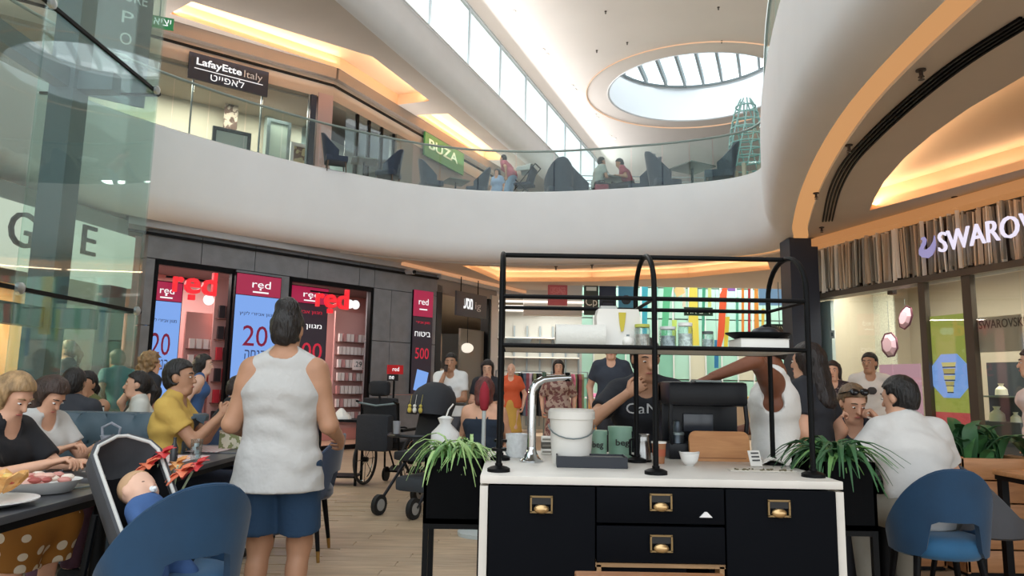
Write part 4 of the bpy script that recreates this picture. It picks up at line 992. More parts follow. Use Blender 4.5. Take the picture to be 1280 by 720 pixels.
for z in zj[1:-1]:
    b = MB(); b.bar((.02, 0, z), (.02, -6, z), .03, .035); obj('joint_strip', b, blackm, t)
    b = MB(); b.bar((0, .02, z), (-1.4, .02, z), .03, .03); obj('joint_strip', b, blackm, t)
    for y in (-.12, -2., -4.):
        b = MB(); b.lathe([(.05, 0), (.05, .03), (.02, .05)], n=12); o = obj('clamp', b, mat('clamp_steel', '#b8bfc0', .3, .8), t, (.03, y, z)); o.rotation_euler = (0, PI/2, 0)
# ================================================================== UPPER FLOOR
UZ = 4.88
bal = thing('balustrade', 'curved frameless glass balustrade on the rim of the upper floor', 'railing', (0, 0, 0))
rl = off(RIM, .09); bg = glass('balustrade_glass', (.90, .96, .945), .025, .02, .01, .16)
i = 8
while i < len(rl)-6:
    a, c = rl[i], rl[min(i+2, len(rl)-1)]; b = MB(); d = (c-a).normalized(); b.bar(a+d*.01+V((0, 0, 5.33)), c-d*.01+V((0, 0, 5.33)), .014, .86); obj('pane', b, bg, bal); i += 2
b = MB(); b.tube([p+V((0, 0, 5.78)) for p in rl[8:i+1]], .022, 8); obj('handrail', b, mat('handrail_steel', '#9fb0ae', .3, .6), bal)
b = MB(); b.tube([p+V((0, 0, 4.935)) for p in rl[8:i+1]], .03, 6); obj('base_channel', b, mat('base_channel', '#c9ced0', .4, .5), bal)
q0, q1, q2 = PZ(185, 26, 8.9), PZ(418, 92, 8.9), PZ(636, 222, 8.9)
e0 = q0-(q1-q0)*1.2
UF = Facade((e0.x, e0.y), (q1.x, q1.y)); UG = Facade((q1.x, q1.y), (q2.x, q2.y))
cream = mat('cream_display_wall', '#d6c8b4', .7)
for nm, fc in (('wall_upper_boutique', UF), ('wall_upper_shops', UG)):
    w_ = frame_struct(nm, fc)
    obj('cornice', fbox(None, 0, fc.L, 8.72, 9.0, -.14, .2), mat('taupe_cornice', '#8a7d72', .7), w_)
    obj('cornice_line', fbox(None, 0, fc.L, 8.55, 8.6, -.05, .1), blackm, w_)
    obj('header', fbox(None, 0, fc.L, 8.2, 8.72, .0, .2), mat('taupe_header', '#b5a696', .7), w_)
    if fc is UF:
        obj('shop_back_wall', fbox(None, 0, fc.L, UZ, 8.3, 2.2, 2.3), cream, w_); obj('shop_ceiling', fbox(None, 0, fc.L, 8.15, 8.2, .2, 2.2), mat('taupe_header', '#b5a696'), w_)
        sM = fc.sz(392, 120)[0]; obj('dark_mullion', fbox(None, sM-.07, sM+.07, UZ, 8.2, -.04, .14), mat('navy_mullion', '#2a3140', .4), w_)
        obj('plain_pier', fbox(None, sM+.12, fc.L, UZ, 8.3, -.02, .2), mat('mauve_pier', '#b59b96', .7), w_)
        ed = [fc.sz(px, 100)[0] for px in (150, 243, 330, 389)]
        for a, c in zip(ed[:-1], ed[1:]): obj('pane', fbox(None, a+.01, c-.01, UZ, 8.2, .02, .035), gl, w_); obj('mullion', fbox(None, c-.03, c+.0, UZ, 8.2, .0, .06), steel, w_)
        for s_ in (ed[0]+1, ed[2]): area('boutique_lamp', fc.at(s_, 1.1, 8.1), 2.2, .6, 90, (1, .9, .78), (0, 0, fc.rz))
    else:
        obj('shop_back_wall', fbox(None, 0, fc.L, UZ, 8.3, 2.2, 2.3), mat('grey_green_wall', '#a8b2ac', .7), w_)
        ed = [fc.sz(px, 170)[0] for px in (432, 447, 462, 478, 494, 502)]
        for a, c in zip(ed[:-2], ed[1:-1]): obj('pane', fbox(None, a+.01, c-.01, UZ, 8.2, .02, .035), gl, w_); obj('mullion', fbox(None, c-.04, c+.04, UZ, 8.2, .0, .08), blackm, w_)
        obj('column', fbox(None, ed[4], ed[5]+.5, UZ, 8.2, -.06, .2), mat('olive_grey_pier', '#6f6b60', .6), w_)
        obj('shop_front_panel', fbox(None, ed[5]+.5, fc.L, UZ, 8.2, .02, .15), mat('taupe_front', '#8a7a70', .6), w_)
        area('shop_lamp', fc.at(1.6, 1.1, 8.1), 2.2, .6, 70, (.95, 1, .95), (0, 0, fc.rz))
for fc in (UF, UG):
    m = fc.at(fc.L/2, -.25, 8.2); o = area('cornice_fill', m, fc.L*.95, .08, FILL_LIGHT*.7, (1, .95, .92))  # added lamp along the cornice, lifts the dark upper soffit
    zz = -(-fc.n*.6+V((0, 0, .8))).normalized(); xx = fc.e; yy = zz.cross(xx); o.rotation_euler = Mx((xx, yy, zz)).transposed().to_euler()
# boutique sign and contents
c0, zt = UF.sz(237, 64, -.1); c1_, z2 = UF.sz(336, 92, -.1); _, zb = UF.sz(237, 97, -.1); h = zt-zb
t = fthing(UF, 'boutique_sign', 'dark navy boutique sign with white lettering on the upper floor', 'sign', (c0+c1_)/2, -.1, (zt+zb)/2)
b = MB(); b.box((0, .02, 0), (c1_-c0, .06, h)); obj('panel', b, mat('sign_navy', '#1f2636', .5), t); w = c1_-c0
text('name_line', 'LafayEtte', w*.56, h*.36, wht_e, t, (-w*.13, -.015, h*.16), bold=.02); text('name_line', 'Italy', w*.24, h*.36, mat('sign_pale', '#cfd3da', .5), t, (w*.30, -.015, h*.14)); text('name_line', H_('לאפייט'), w*.42, h*.30, wht_e, t, (-w*.02, -.015, -h*.27))
b = MB(); b.box((0, -.012, h*-.08), (w*.86, .004, h*.03)); obj('underline', b, wht_e, t)
def upic(fc, px0, py0, px1, py1, off_, name, label, cat, m, framem=None):
    s0, z0 = fc.sz(px0, py0, off_); s1, _ = fc.sz(px1, py0, off_); _, z1 = fc.sz((px0+px1)/2, py1, off_); t = fthing(fc, name, label, cat, (s0+s1)/2, off_, (z0+z1)/2); w, h = s1-s0, max(.3, z0-z1)
    b = MB(); b.box((0, 0, 0), (w, .04, h)); obj('picture', b, m, t)
    if framem:
        b = MB()
        for x in (-w/2, w/2): b.box((x, -.02, 0), (.08, .08, h+.08))
        b.box((0, -.02, h/2), (w, .08, .08)); b.box((0, -.02, -h/2), (w, .08, .08)); obj('frame', b, framem, t)
    return t
upic(UF, 282, 118, 299, 165, 1.8, 'wall_picture', 'patterned picture on the boutique back wall above the fireplace frame', 'picture', pattern('figured_print', '#b8a596', '#5a4038', 6, .5, 'noise'))
upic(UF, 268, 160, 312, 200, 1.0, 'mantel_frame', 'dark mantel shaped frame with a white panel inside the boutique', 'frame', mat('panel_white', '#dcdcd6', .6), mat('navy_mullion', '#2a3140', .4))
upic(UF, 336, 150, 362, 200, 1.2, 'framed_poster', 'pale green framed poster inside the boutique right of the mantel frame', 'poster', mat('pale_green_panel', '#bfcabd', .6), steel)
upic(UF, 365, 180, 386, 215, .8, 'framed_picture', 'small white framed picture low beside the dark mullion', 'picture', pattern('figured_print2', '#c4b48a', '#6a4a3c', 5, .5, 'noise'), white)
for k, px in enumerate((203, 216, 229, 242)):
    s_ = UF.sz(px, 150, 1.4)[0]; t = fthing(UF, 'dress_form', 'grey dress on a stand in the boutique, '+['first', 'second', 'third', 'fourth'][k]+' from the left', 'mannequin', s_, 1.4, UZ+.01, 'boutique dresses')
    b = MB(); b.lathe([(.02, .9), (.22, .85), (.17, 1.2), (.13, 1.4), (.17, 1.62), (.15, 1.72), (.05, 1.78), (.05, 1.86)], n=16, sy=.65); obj('dress', b, cloth('slate%d' % (k % 2), ['#5c666c', '#454c55'][k % 2]), t, smooth=60); b = MB(); b.cyl((0, 0, 0), (0, 0, .9), .015, n=8); b.lathe([(.16, 0), (.16, .015), (.015, .03)], n=14); obj('stand', b, steel, t)
s_, z_ = UG.sz(556, 193, -.1); t = fthing(UG, 'shop_board', 'green shop board with pale lettering on the upper floor', 'sign', s_, -.12, z_)
b = MB(); b.box((0, .03, 0), (2.3, .06, .72)); obj('panel', b, mat('board_green', '#4f8a54', .5), t); text('name_line', 'BUZA', 1.7, .32, mat('board_letter', '#cfe6cd', .5), t, (-.1, -.01, .05), bold=.02)
# exit sign at top left
p = P(199, 28, 11.6); t = thing('exit_sign', 'green lit exit sign hanging below the upper soffit', 'sign', (p.x, p.y, p.z), R(22)); exg = emit('exit_green', '#1f7a43', .9)
b = MB(); b.box((0, 0, 0), (.46, .06, .2)); obj('panel', b, exg, t); text('word', H_('יציאה'), .38, .12, wht_e, t, (0, -.035, 0)); b = MB(); b.cyl((0, 0, .1), (0, 0, 9.0-p.z), .01, n=6); obj('rod', b, steel, t)
# dark board behind the shaft glass
p = P(138, 40, 10.5); t = thing('pop_sign', 'dark board with vertical white letters seen through the shaft glass', 'sign', (p.x, p.y, p.z), R(38))
b = MB(); b.box((0, .04, -.1), (1.15, .05, 2.0)); obj('panel', b, mat('board_slate', '#474f55', .5), t)
for k, ch in enumerate('POP'): text('letter', ch, .17, .20, mat('board_letter_white', '#dfe6e4', .5), t, (.22, .0, .32-.36*k))
text('word', 'SIGNATURE', 1.0, .18, mat('board_letter_white', '#dfe6e4', .5), t, (-.02, .0, .68)); b = MB(); b.cyl((0, .04, .9), (0, .04, 9.0-p.z), .02, n=8); obj('rod', b, steel, t)

# lounge furniture upstairs
navy_f = mat('navy_upholstery', '#2b3646', .8, var=.08, scale=10, sheen=.2)
dkw = wood('dark_wood', '#4a382c', '#5e4838')
def wing_chair(label, loc, rz):
    t = thing('lounge_chair', label, 'chair', loc, rz, 'upstairs lounge chairs'); t.scale = (US,)*3
    b = MB(); b.box((0, .0, .40), (.62, .62, .18), bev=.05); obj('seat', b, navy_f, t, smooth=50)
    g = []
    for i in range(9):
        f = i/8; row = []
        for j in range(11):
            a = R(-100+200*j/10); zt = .62+.55*max(0, math.cos(a*.9))**1.3; r = .33+.03*f; row.append(V((r*math.sin(a), -.02-r*math.cos(a)*.95-.10*f*max(0, math.cos(a)), .34+(zt-.34)*f)))
        g.append(row)
    b = MB(); b.sheet(g, .07); obj('backrest', b, navy_f, t, smooth=60)
    for x in (-.24, .24):
        for y in (-.24, .24): b = MB(); b.cyl((x*1.1, y*1.1, 0), (x, y, .32), .014, .022, 8); obj('leg', b, dkw, t)
    return t
US = .62
def up(px, Y): p = P(px, 205, Y); return (p.x, p.y, UZ)
def lounge_table(label, loc, r=.36):
    t = thing('lounge_table', label, 'table', loc, .3, 'upstairs tables'); t.scale = (US,)*3; b = MB(); b.box((0, 0, .73), (.75, .75, .035), bev=.008); obj('tabletop', b, mat('table_grey', '#6e7268', .5), t); b = MB(); b.cyl((0, 0, .03), (0, 0, .71), .03, n=10); obj('pedestal', b, blackm, t); b = MB(); b.lathe([(.24, 0), (.24, .015), (.03, .04)], n=18); obj('foot_plate', b, blackm, t); return t
ch = [(420, 12.1, -70, 'leftmost upstairs, facing right beside the plain pier'), (486, 12.9, 75, 'facing left, right of the leftmost upstairs table'), (540, 13.5, -60, 'back towards the green board, left of the second upstairs table'), (597, 13.9, 80, 'facing left, right of the second upstairs table'), (698, 14.3, 10, 'turned away, beside the big stroller upstairs'), (728, 14.5, -75, 'left of the seated pair upstairs, facing right'), (803, 13.95, 75, 'high backed, right of the seated pair upstairs'), (830, 13.6, -80, 'facing right, directly right of the white post'), (898, 12.95, 75, 'tallest looking, at the rightmost upstairs table'), (962, 13.3, 75, 'partly hidden, right of the lattice tower')]
proto = None
for px, Y, a, lab in ch:
    lab = 'navy lounge chair '+lab
    if proto is None: proto = wing_chair(lab, up(px, Y), R(a))
    else: dup(proto, up(px, Y), R(a), lab).scale = (.62 if px < 650 else .86,)*3
pt = None
for px, Y, lab in ((455, 12.75, 'square upstairs table between the two leftmost lounge chairs'), (570, 14.0, 'square upstairs table below the green board'), (766, 14.35, 'square upstairs table between the seated pair'), (865, 13.35, 'square upstairs table left of the tallest lounge chair')):
    if pt is None: pt = lounge_table(lab, up(px, Y))
    else: dup(pt, up(px, Y), .5, lab).scale = (.62 if px < 650 else .86,)*3
t = thing('lattice_tower', 'pale teal tapering lattice tower standing on the upper floor', 'sculpture', up(934, 13.0)); tl = mat('pale_teal', '#9cc8c2', .5)
for k in range(9):
    b = MB(); z = .55+.15*k; r = .33*math.sqrt(max(0, 1-((k+.0)/9.6)**2)); b.tube([(r*math.cos(2*PI*i/20), r*math.sin(2*PI*i/20), z) for i in range(20)], .016, 6, closed=True); obj('hoop', b, tl, t)
for k in range(10):
    b = MB(); pts = []
    for j in range(10): z = .5+1.4*j/9; r = .34*math.sqrt(max(0.01, 1-(j/9.4)**2)); a = 2*PI*k/10+j*.1; pts.append((r*math.cos(a), r*math.sin(a), z))
    b.tube(pts, .013, 6); obj('rib', b, tl, t)
for k in range(6): b = MB(); a = PI*k/3; b.box((.3*math.cos(a), .3*math.sin(a), .27), (.10, .06, .54), rz=a); obj('leg', b, mat('bleached_wood', '#cfc0aa', .6), t)
t = thing('pale_post', 'slim white tapered post between two upstairs lounge chairs', 'post', up(818, 13.6)); b = MB(); b.lathe([(.11, 0), (.11, .04), (.06, .06), (.04, .85), (.02, .95)], n=14); obj('shaft', b, mat('cream_post', '#e6decc', .5), t); b = MB(); b.ball((0, 0, .96), .03, 10, 8); obj('cap', b, steel, t)
t = thing('red_bag', 'red upright bag on the floor beside the seated pair upstairs', 'bag', up(752, 13.85)); t.scale = (.8,)*3; b = MB(); b.box((0, 0, .25), (.34, .22, .5), bev=.04); obj('sack', b, cloth('bagred', '#8a3040'), t); b = MB(); b.tube([(-.08, 0, .5), (-.07, 0, .62), (.07, 0, .62), (.08, 0, .5)], .012, 6); obj('handle', b, blackm, t)
# pushchair upstairs
def small_pushchair(label, loc, rz):
    t = thing('pushchair', label, 'stroller', loc, rz); t.scale = (.75,)*3
    b = MB()
    for x in (-.24, .24): b.tube([(x, .35, .1), (x, .0, .55), (x, -.4, 1.0)], .015, 6); b.tube([(x, -.35, .1), (x, .15, .6)], .015, 6)
    b.tube([(-.24, -.4, 1.0), (.24, -.4, 1.0)], .018, 6); obj('frame', b, blackm, t)
    b = MB(); b.box((0, -.02, .5), (.42, .5, .08), bev=.03); b.box((0, -.22, .72), (.42, .08, .5), bev=.03, mx=Mx.Rotation(.3, 3, 'X')); obj('seat', b, cloth('navyseat', '#2a3040'), t)
    b = MB(); b.sheet([[V((.23*math.cos(PI*j/8), -.25+.4*i/4, .85+.22*math.sin(PI*j/8)*(1-.3*i/4))) for j in range(9)] for i in range(5)], .02); obj('canopy', b, cloth('greycanopy', '#b9bbb8'), t)
    for x in (-.26, .26):
        for y in (-.35, .36): b = MB(); b.cyl((x-.02, y, .1), (x+.02, y, .1), .1, n=18); obj('wheel', b, blackm, t)
    return t
small_pushchair('dark pushchair with pale canopy parked at the upstairs balustrade', up(655, 13.9), R(70))
# ================================================================== FAR END OF THE GROUND FLOOR
BY = 26.
tg = mat('teal_glass_wall', '#7fb8a2', .35, var=.08, scale=.8)
b = MB(); b.box((7., 25.3, 3.4), (12.3, .1, 6.8)); b.box((13.05, 20.9, 5.7), (.1, 8.7, 1.7)); struct('wall_far_shops', b, mat('far_pale_wall', '#cfcabd', .7, var=.08, scale=1.2))
def farbox(px0, py0, px1, py1, Y, name, label, cat, m, th=.05, group=None, parts=None):
    a, c = P(px0, py0, Y), P(px1, py1, Y); t = thing(name, label, cat, ((a.x+c.x)/2, Y, (a.z+c.z)/2), 0, group); w, h = c.x-a.x, a.z-c.z
    b = MB(); b.box((0, 0, 0), (w, th, h)); obj('panel', b, m, t)
    if parts: parts(t, w, h)
    return t
# glazed green hall front with panes
gw = thing('glazed_hall_front', 'pale green glazed hall front at the far end behind the ribbons', 'glass wall', (0, 24.6, 0))
x0, x1 = P(722, 400, 24.6).x, P(1000, 400, 24.6).x; n = 14
for i in range(n):
    for z0, z1 in ((0.02, 1.5), (1.5, 2.5), (2.5, 3.6), (3.6, 4.7), (4.7, 5.8), (5.8, 6.9)):
        b = MB(); b.box((x0+(i+.5)*(x1-x0)/n, 0, (z0+z1)/2), ((x1-x0)/n-.05, .03, z1-z0-.04)); obj('pane', b, [tg, mat('teal_glass_light', '#a6d2c0', .3), mat('cream_glass', '#c9c9b2', .4)][(i*7+int(z0)) % 3 if z0 < 2.4 else 1], gw)
for i in range(n+1): b = MB(); b.box((x0+i*(x1-x0)/n, -.02, 3.47), (.05, .07, 6.9)); obj('mullion', b, mat('pale_mullion', '#d5dcd8', .5), gw)
def ribbon(pts, Y, col, label):   # pts: outline in pixels
    w = [P(a, c, Y) for a, c in pts]; cx = sum(p.x for p in w)/len(w); cz = sum(p.z for p in w)/len(w)
    b = MB(); b.slab([(p.x-cx, p.z-cz) for p in w], -.012, .012); t = thing('hanging_banner', label, 'banner', (cx, Y, cz), 0, 'coloured hanging banners'); obj('cloth_strip', b, mat('ribbon_'+col[1:], col, .7), t, smooth=0)
    tz = max(p.z for p in w)-cz; tx = [p.x for p in w if p.z-cz > tz-.02]; c_ = MB(); c_.cyl((sum(tx)/len(tx)-cx, 0, tz), (sum(tx)/len(tx)-cx, 0, 6.3-cz), .006, n=6); obj('cord', c_, steel, t)
ribbon([(900, 368), (909, 348), (910, 348), (905, 420), (900, 440), (896, 440)], 20, '#d8562e', 'tall orange red pointed banner hanging in the far hall')
ribbon([(910, 346), (919, 346), (919, 364), (910, 364)], 20.4, '#8a5fae', 'small purple banner beside the orange red pointed banner')
ribbon([(862, 348), (871, 348), (874, 432), (860, 432)], 20.8, '#d9d055', 'long yellow banner left of the first exit sign')
ribbon([(830, 352), (843, 350), (838, 372), (833, 430), (826, 430)], 21, '#5cba8a', 'green banner just right of the arched rack post')
ribbon([(905, 396), (912, 396), (909, 440), (905, 436)], 20.6, '#e0d84e', 'short yellow banner under the orange red pointed banner')
ribbon([(935, 344), (938, 344), (938, 425), (935, 425)], 20.2, '#a83232', 'thin dark red banner right of the purple banner')
ribbon([(927, 344), (930, 344), (930, 420), (927, 420)], 20.9, '#dd8a3c', 'thin orange banner between the purple and dark red banners')
ribbon([(943, 348), (947, 348), (949, 420), (943, 420)], 21.2, '#e29a44', 'thin amber banner right of the dark red banner')
ribbon([(802, 352), (810, 352), (808, 440), (803, 440)], 21.4, '#3fa9bd', 'thin turquoise banner framed by the middle rack arch')
ribbon([(885, 352), (889, 352), (889, 384), (885, 384)], 21.6, '#cfe08a', 'short lime banner above the first exit sign')
ribbon([(842, 362), (852, 352), (856, 366), (846, 372)], 21.1, '#e8c98a', 'small beige kite shaped banner over the green banner')
ribbon([(893, 425), (898, 425), (898, 460), (893, 460)], 21.3, '#2f7fb5', 'short blue banner below the exit sign')
ribbon([(818, 352), (822, 352), (822, 400), (818, 400)], 21.8, '#7cc7c0', 'thin pale aqua banner just left of the green banner')
ribbon([(853, 350), (857, 350), (857, 384), (853, 384)], 22, '#e7e0d0', 'thin cream banner between the green and yellow banners')
ribbon([(878, 350), (882, 350), (880, 440), (877, 440)], 22.2, '#4fae92', 'long thin sea green banner right of the yellow banner')
ribbon([(920, 372), (923, 372), (923, 440), (920, 440)], 22.1, '#5fb7a0', 'thin sea green banner below the purple banner')
ribbon([(952, 386), (956, 386), (954, 420), (952, 420)], 20.6, '#d8b84a', 'short gold banner under the pale blue screen')
ribbon([(840, 400), (846, 400), (844, 440), (841, 440)], 20.3, '#b8d86a', 'short lime banner low, right of the middle rack post')
rod = lambda t, w, h: obj('rod', MB().cyl((0, 0, h/2), (0, 0, (3.6 if t.location.y < 16.6 else 6.3)-t.location.z), .01, n=6), steel, t)
hb = thing('banner_grid', 'slim steel cables strung across the far hall carrying the banners', 'cables', (7, 20.5, 6.3))
for Y_ in (16.6, 17, 17.3, 17.6, 18.5, 18.6, 19, 20, 20.2, 20.3, 20.4, 20.6, 20.8, 20.9, 21, 21.1, 21.2, 21.3, 21.4, 21.6, 21.8, 22, 22.1, 22.2):
    b = MB(); b.cyl((-6.1, Y_-20.5, 0), (6.05, Y_-20.5, 0), .012, n=6); obj('cable', b, steel, hb)
def exit_far(px0, py0, px1, py1, Y, label):
    def pr(t, w, h): text('word', '‹ '+H_('יציאה') if False else H_('יציאה')+' ‹', w*.8, h*.55, mat('exit_pale', '#d5e8d8', .5), t, (0, -.03, 0)); rod(t, w, h)
    farbox(px0, py0, px1, py1, Y, 'exit_sign', label, 'sign', mat('exit_dark_green', '#173a2a', .5), .05, None, pr)
exit_far(855, 384, 891, 395, 18.5, 'dark green exit sign in the middle of the far hall'); exit_far(957, 405, 992, 417, 15.5, 'dark green exit sign beside the navy column')
def leaf(t, w, h): text('emblem', 'Cp', w*.8, h*.35, mat('print_white', '#d8e0dc', .6), t, (0, -.03, -h*.12)); b = MB(); b.box((0, -.03, h*.32), (w*.7, .005, h*.12)); obj('emblem_bar', b, mat('print_white', '#d8e0dc', .6), t); rod(t, w, h)
rod = lambda t, w, h: obj('rod', MB().cyl((0, 0, h/2), (0, 0, (3.6 if t.location.y < 16.6 else 6.3)-t.location.z), .01, n=6), steel, t)
farbox(730, 354, 748, 394, 17, 'hanging_sign', 'dark green hanging sign with a white emblem', 'sign', mat('sign_dark_green', '#2c3b34', .5), .05, None, leaf)
farbox(749, 354, 770, 392, 17.3, 'hanging_sign', 'navy hanging sign right of the dark green one', 'sign', mat('sign_deep_navy', '#1d2740', .5), .05, None, rod)
def ball(t, w, h): b = MB(); b.ball((0, -.03, -.05), (w*.32, .02, w*.32), 16, 10); obj('printed_ball', b, mat('print_dark', '#2c3440', .5), t); rod(t, w, h)
farbox(773, 353, 792, 392, 17.6, 'hanging_sign', 'blue hanging sign with a dark ball print', 'sign', mat('sign_blue', '#4f9ac0', .5), .05, None, ball)
def pinkp(t, w, h): b = MB(); b.box((0, -.028, h*.15), (w*.8, .004, h*.34)); obj('printed_field', b, mat('pink_print', '#d08a94', .6, col2='#b9606c', scale=30), t); rod(t, w, h)
farbox(685, 354, 709, 382, 16.6, 'hanging_sign', 'pink hanging sign under the far cove', 'sign', mat('sign_pink', '#b9606c', .6), .05, None, pinkp)
farbox(948, 346, 978, 382, 19, 'hanging_screen', 'pale blue hanging screen near the navy column', 'screen', emit('screen_pale', '#7ea8c8', .7), .06, None, rod)
farbox(979, 342, 993, 400, 18.6, 'rose_banner', 'pale pink hanging panel beside the pale blue screen', 'banner', mat('panel_rose', '#c9a3a3', .6), .05, None, rod)
a_, c_ = P(655, 350, 17.5), P(728, 384, 17.5)
b = MB(); b.box(((a_.x+c_.x)/2, 17.7, (2.98+6)/2), (c_.x-a_.x, .3, 6-2.98)); struct('trim_9', b, mat('pale_hall_bulkhead', '#c9c6c0', .7))
# clothes store behind the rack: pale wall, rails of garments
cs = link('wall_clothes_store', None, None, (0, 0, 0)); cs['kind'] = 'structure'
xa, xb = P(618, 420, 20).x, P(728, 420, 20).x
b = MB(); b.box(((xa+xb)/2, 20.2, 1.75), (xb-xa, .1, 3.5)); obj('shop_back_wall', b, mat('store_grey_wall', '#a9aba3', .7), cs)
for k in range(7): b = MB(); b.box((xa+.2+k*(xb-xa-.3)/6, 20.1, 1.5), (.05, .08, 2.8)); obj('wall_upright', b, steel, cs)
for k in range(4): b = MB(); b.box(((xa+xb)/2, 20.0, .9+.55*k), (xb-xa-.2, .3, .03)); obj('wall_shelf', b, mat('store_shelf', '#d8d4c8', .6), cs)
for k in range(3): b = MB(); b.box(((xa+xb)/2, 19.7-k*1.1, 3.3), (xb-xa, .06, .05)); obj('light_track', b, emit('track_white', '#fff6ea', 1.4), cs)
area('store_lamp', ((xa+xb)/2, 18.6, 3.4), 2.2, 1.6, 130, (1, .95, .9))
gcol = ['#d77f9f', '#e6dccb', '#333338', '#7d8b6a', '#c9a24a', '#e8e4de', '#8e4f5a', '#5a6b80', '#d9935a', '#b7a9c0']
gm = []
for i, c in enumerate(gcol):
    b = MB(); b.rings([[V((x*w, y*.035, z)) for x, y in ((-1, -1), (1, -1), (1, 1), (-1, 1))] for z, w in ((0, .19), (-.12, .25), (-.5, .22), (-.95, .27))]); gm.append(b.mesh('garment', cloth('garment%d' % i, c, bump=0), 0))
def clothes_rail(label, loc, rz, w, zt, seed):
    random.seed(seed); t = thing('clothes_rail', label, 'clothes rail', loc, rz)
    b = MB(); b.tube([(-w/2, 0, 0.02), (-w/2, 0, zt), (w/2, 0, zt), (w/2, 0, 0.02)], .018, 8); 
    for x in (-w/2, w/2): b.box((x, 0, .02), (.05, .5, .04))
    obj('rail', b, steel, t); x = -w/2+.12
    while x < w/2-.1:
        link('garment', random.choice(gm), t, (x, 0, zt-.05), PI/2+random.uniform(-.2, .2)); x += .085
    return t
for i, (px, Y, w, lab) in enumerate(((650, 16.2, 1.1, 'clothes rail packed with garments, left in the clothes store'), (682, 17.4, 1.2, 'clothes rail packed with garments, behind the patterned dress woman'), (712, 16.4, .9, 'clothes rail packed with garments, right in the clothes store'), (668, 19., 1.6, 'long clothes rail packed with garments at the store back wall'))):
    p = P(px, 480, Y); clothes_rail(lab, (p.x, Y, 0), .15*i, w, 1.55, i+5)
for i, (px, Y, cx, lab) in enumerate(((770, 19, '#c99a5a', 'pale display table with folded clothes in front of the far hall'), (880, 19.5, '#d9d5c8', 'white display counter under the first exit sign'), (930, 18, '#c9b8a0', 'beige display counter left of the second exit sign'))):
    p = P(px, 480, Y); t = thing('display_counter', lab, 'counter', (p.x, Y, 0)); b = MB(); b.box((0, 0, .45), (1.5, .7, .9), bev=.02); obj('body', b, mat('counter_'+cx[1:], cx, .6), t); b = MB(); b.box((0, 0, .92), (1.6, .8, .04)); obj('top', b, white, t)
    for k in range(4): b = MB(); b.box((-.5+.34*k, 0, .99), (.24, .3, .10), bev=.02); obj('folded_stack', b, cloth('garment%d' % (k+i), gcol[(k+i) % 10], bump=0), t)
# ================================================================== FOREGROUND FURNITURE
velvet = mat('blue_velvet', '#103a5a', .75, var=.14, scale=5, sheen=.15, bump=.05)
velvet_l = mat('blue_velvet_seat', '#1f5a82', .75, var=.10, scale=5, sheen=.2)
navyv = mat('navy_velvet', '#22344f', .75, var=.1, scale=5, sheen=.4)
greyl = mat('grey_leather', '#4a4c52', .45, var=.06, scale=8)
brass = mat('brass', '#a8834a', .35, .9)
blkw = mat('black_wood', '#0b0a0c', .5, spec=.15)
def shell_chair(label, loc, rz, back, seat, sc=1., group='barrel chairs', hole=True):
    t = thing('dining_chair', label, 'chair', loc, rz, group); t.scale = (sc, sc, 1)
    b = MB(); g = []; NA, NH = 34, 9
    ss = lambda e0, e1, x: (lambda q: q*q*(3-2*q))(min(1, max(0, (x-e0)/(e1-e0))))
    for i in range(NH):
        f = i/(NH-1); row = []
        for j in range(NA):
            a = -125+250*j/(NA-1); aa = abs(a)
            zt = .86-.36*ss(2, 120, aa)**1.1; zb = .42+((.18*(1-ss(24, 38, aa))) if hole else 0)
            z = zb+(zt-zb)*f; r = .255+.055*(z-.42)/.44
            row.append(V((r*1.03*math.sin(R(a)), .02-r*math.cos(R(a)), z)))
        g.append(row)
    b.sheet(g, .03); o = obj('backrest', b, back, t, smooth=60)
    b = MB(); b.tube([g[-1][j]-V((math.sin(R(-125+250*j/(NA-1))), -math.cos(R(-125+250*j/(NA-1))), 0))*.012 for j in range(NA)], .008, 6); obj('piping', b, back, o)
    b = MB(); b.lathe([(.10, .405), (.235, .405), (.255, .43), (.255, .47), (.235, .50), (.15, .515), (.02, .52)], (0, .04, 0), 28); obj('seat', b, seat, t, smooth=60)
    for x, y in ((-.17, -.12), (.17, -.12), (-.17, .2), (.17, .2)):
        b = MB(); b.tube([(x*1.28, (y-.04)*1.28+.04, .07), (x, y, .41)], [.014, .022], 10); l = obj('leg', b, blkw, t)
        b = MB(); b.tube([(x*1.32, (y-.04)*1.32+.04, 0), (x*1.275, (y-.04)*1.275+.04, .075)], [.011, .0145], 10); obj('leg_tip', b, brass, l)
    return t
c0 = shell_chair('large blue velvet barrel chair in the front left, seen from behind', (-1.30, 2.86, 0), R(48), velvet, velvet_l, .96)
dup(c0, (2.27, 3.85, 0), R(-8), 'blue velvet barrel chair carrying the man in white at right').scale = (.88, .88, 1.0)
c1_ = shell_chair('navy barrel chair at the table behind the woman in the white tank top', (-1.42, 4.15, 0), R(80), navyv, navyv)
dup(c1_, (-1.5, 5.3, 0), R(95), 'navy barrel chair farther along, at the second table right edge'); dup(c1_, (-2.35, 5.75, 0), R(200), 'navy barrel chair with pale piping, right behind the man in yellow')
c2 = shell_chair('grey leather barrel chair by the wooden table at right', (2.84, 4.42, 0), R(-80), greyl, greyl, .95, hole=False)
topg = mat('table_grey_top', '#4b4c50', .35, var=.1, scale=6); matp = pattern('placemat_pink', '#d8a5a8', '#d9d6d2', 9, .55, 'stripes')
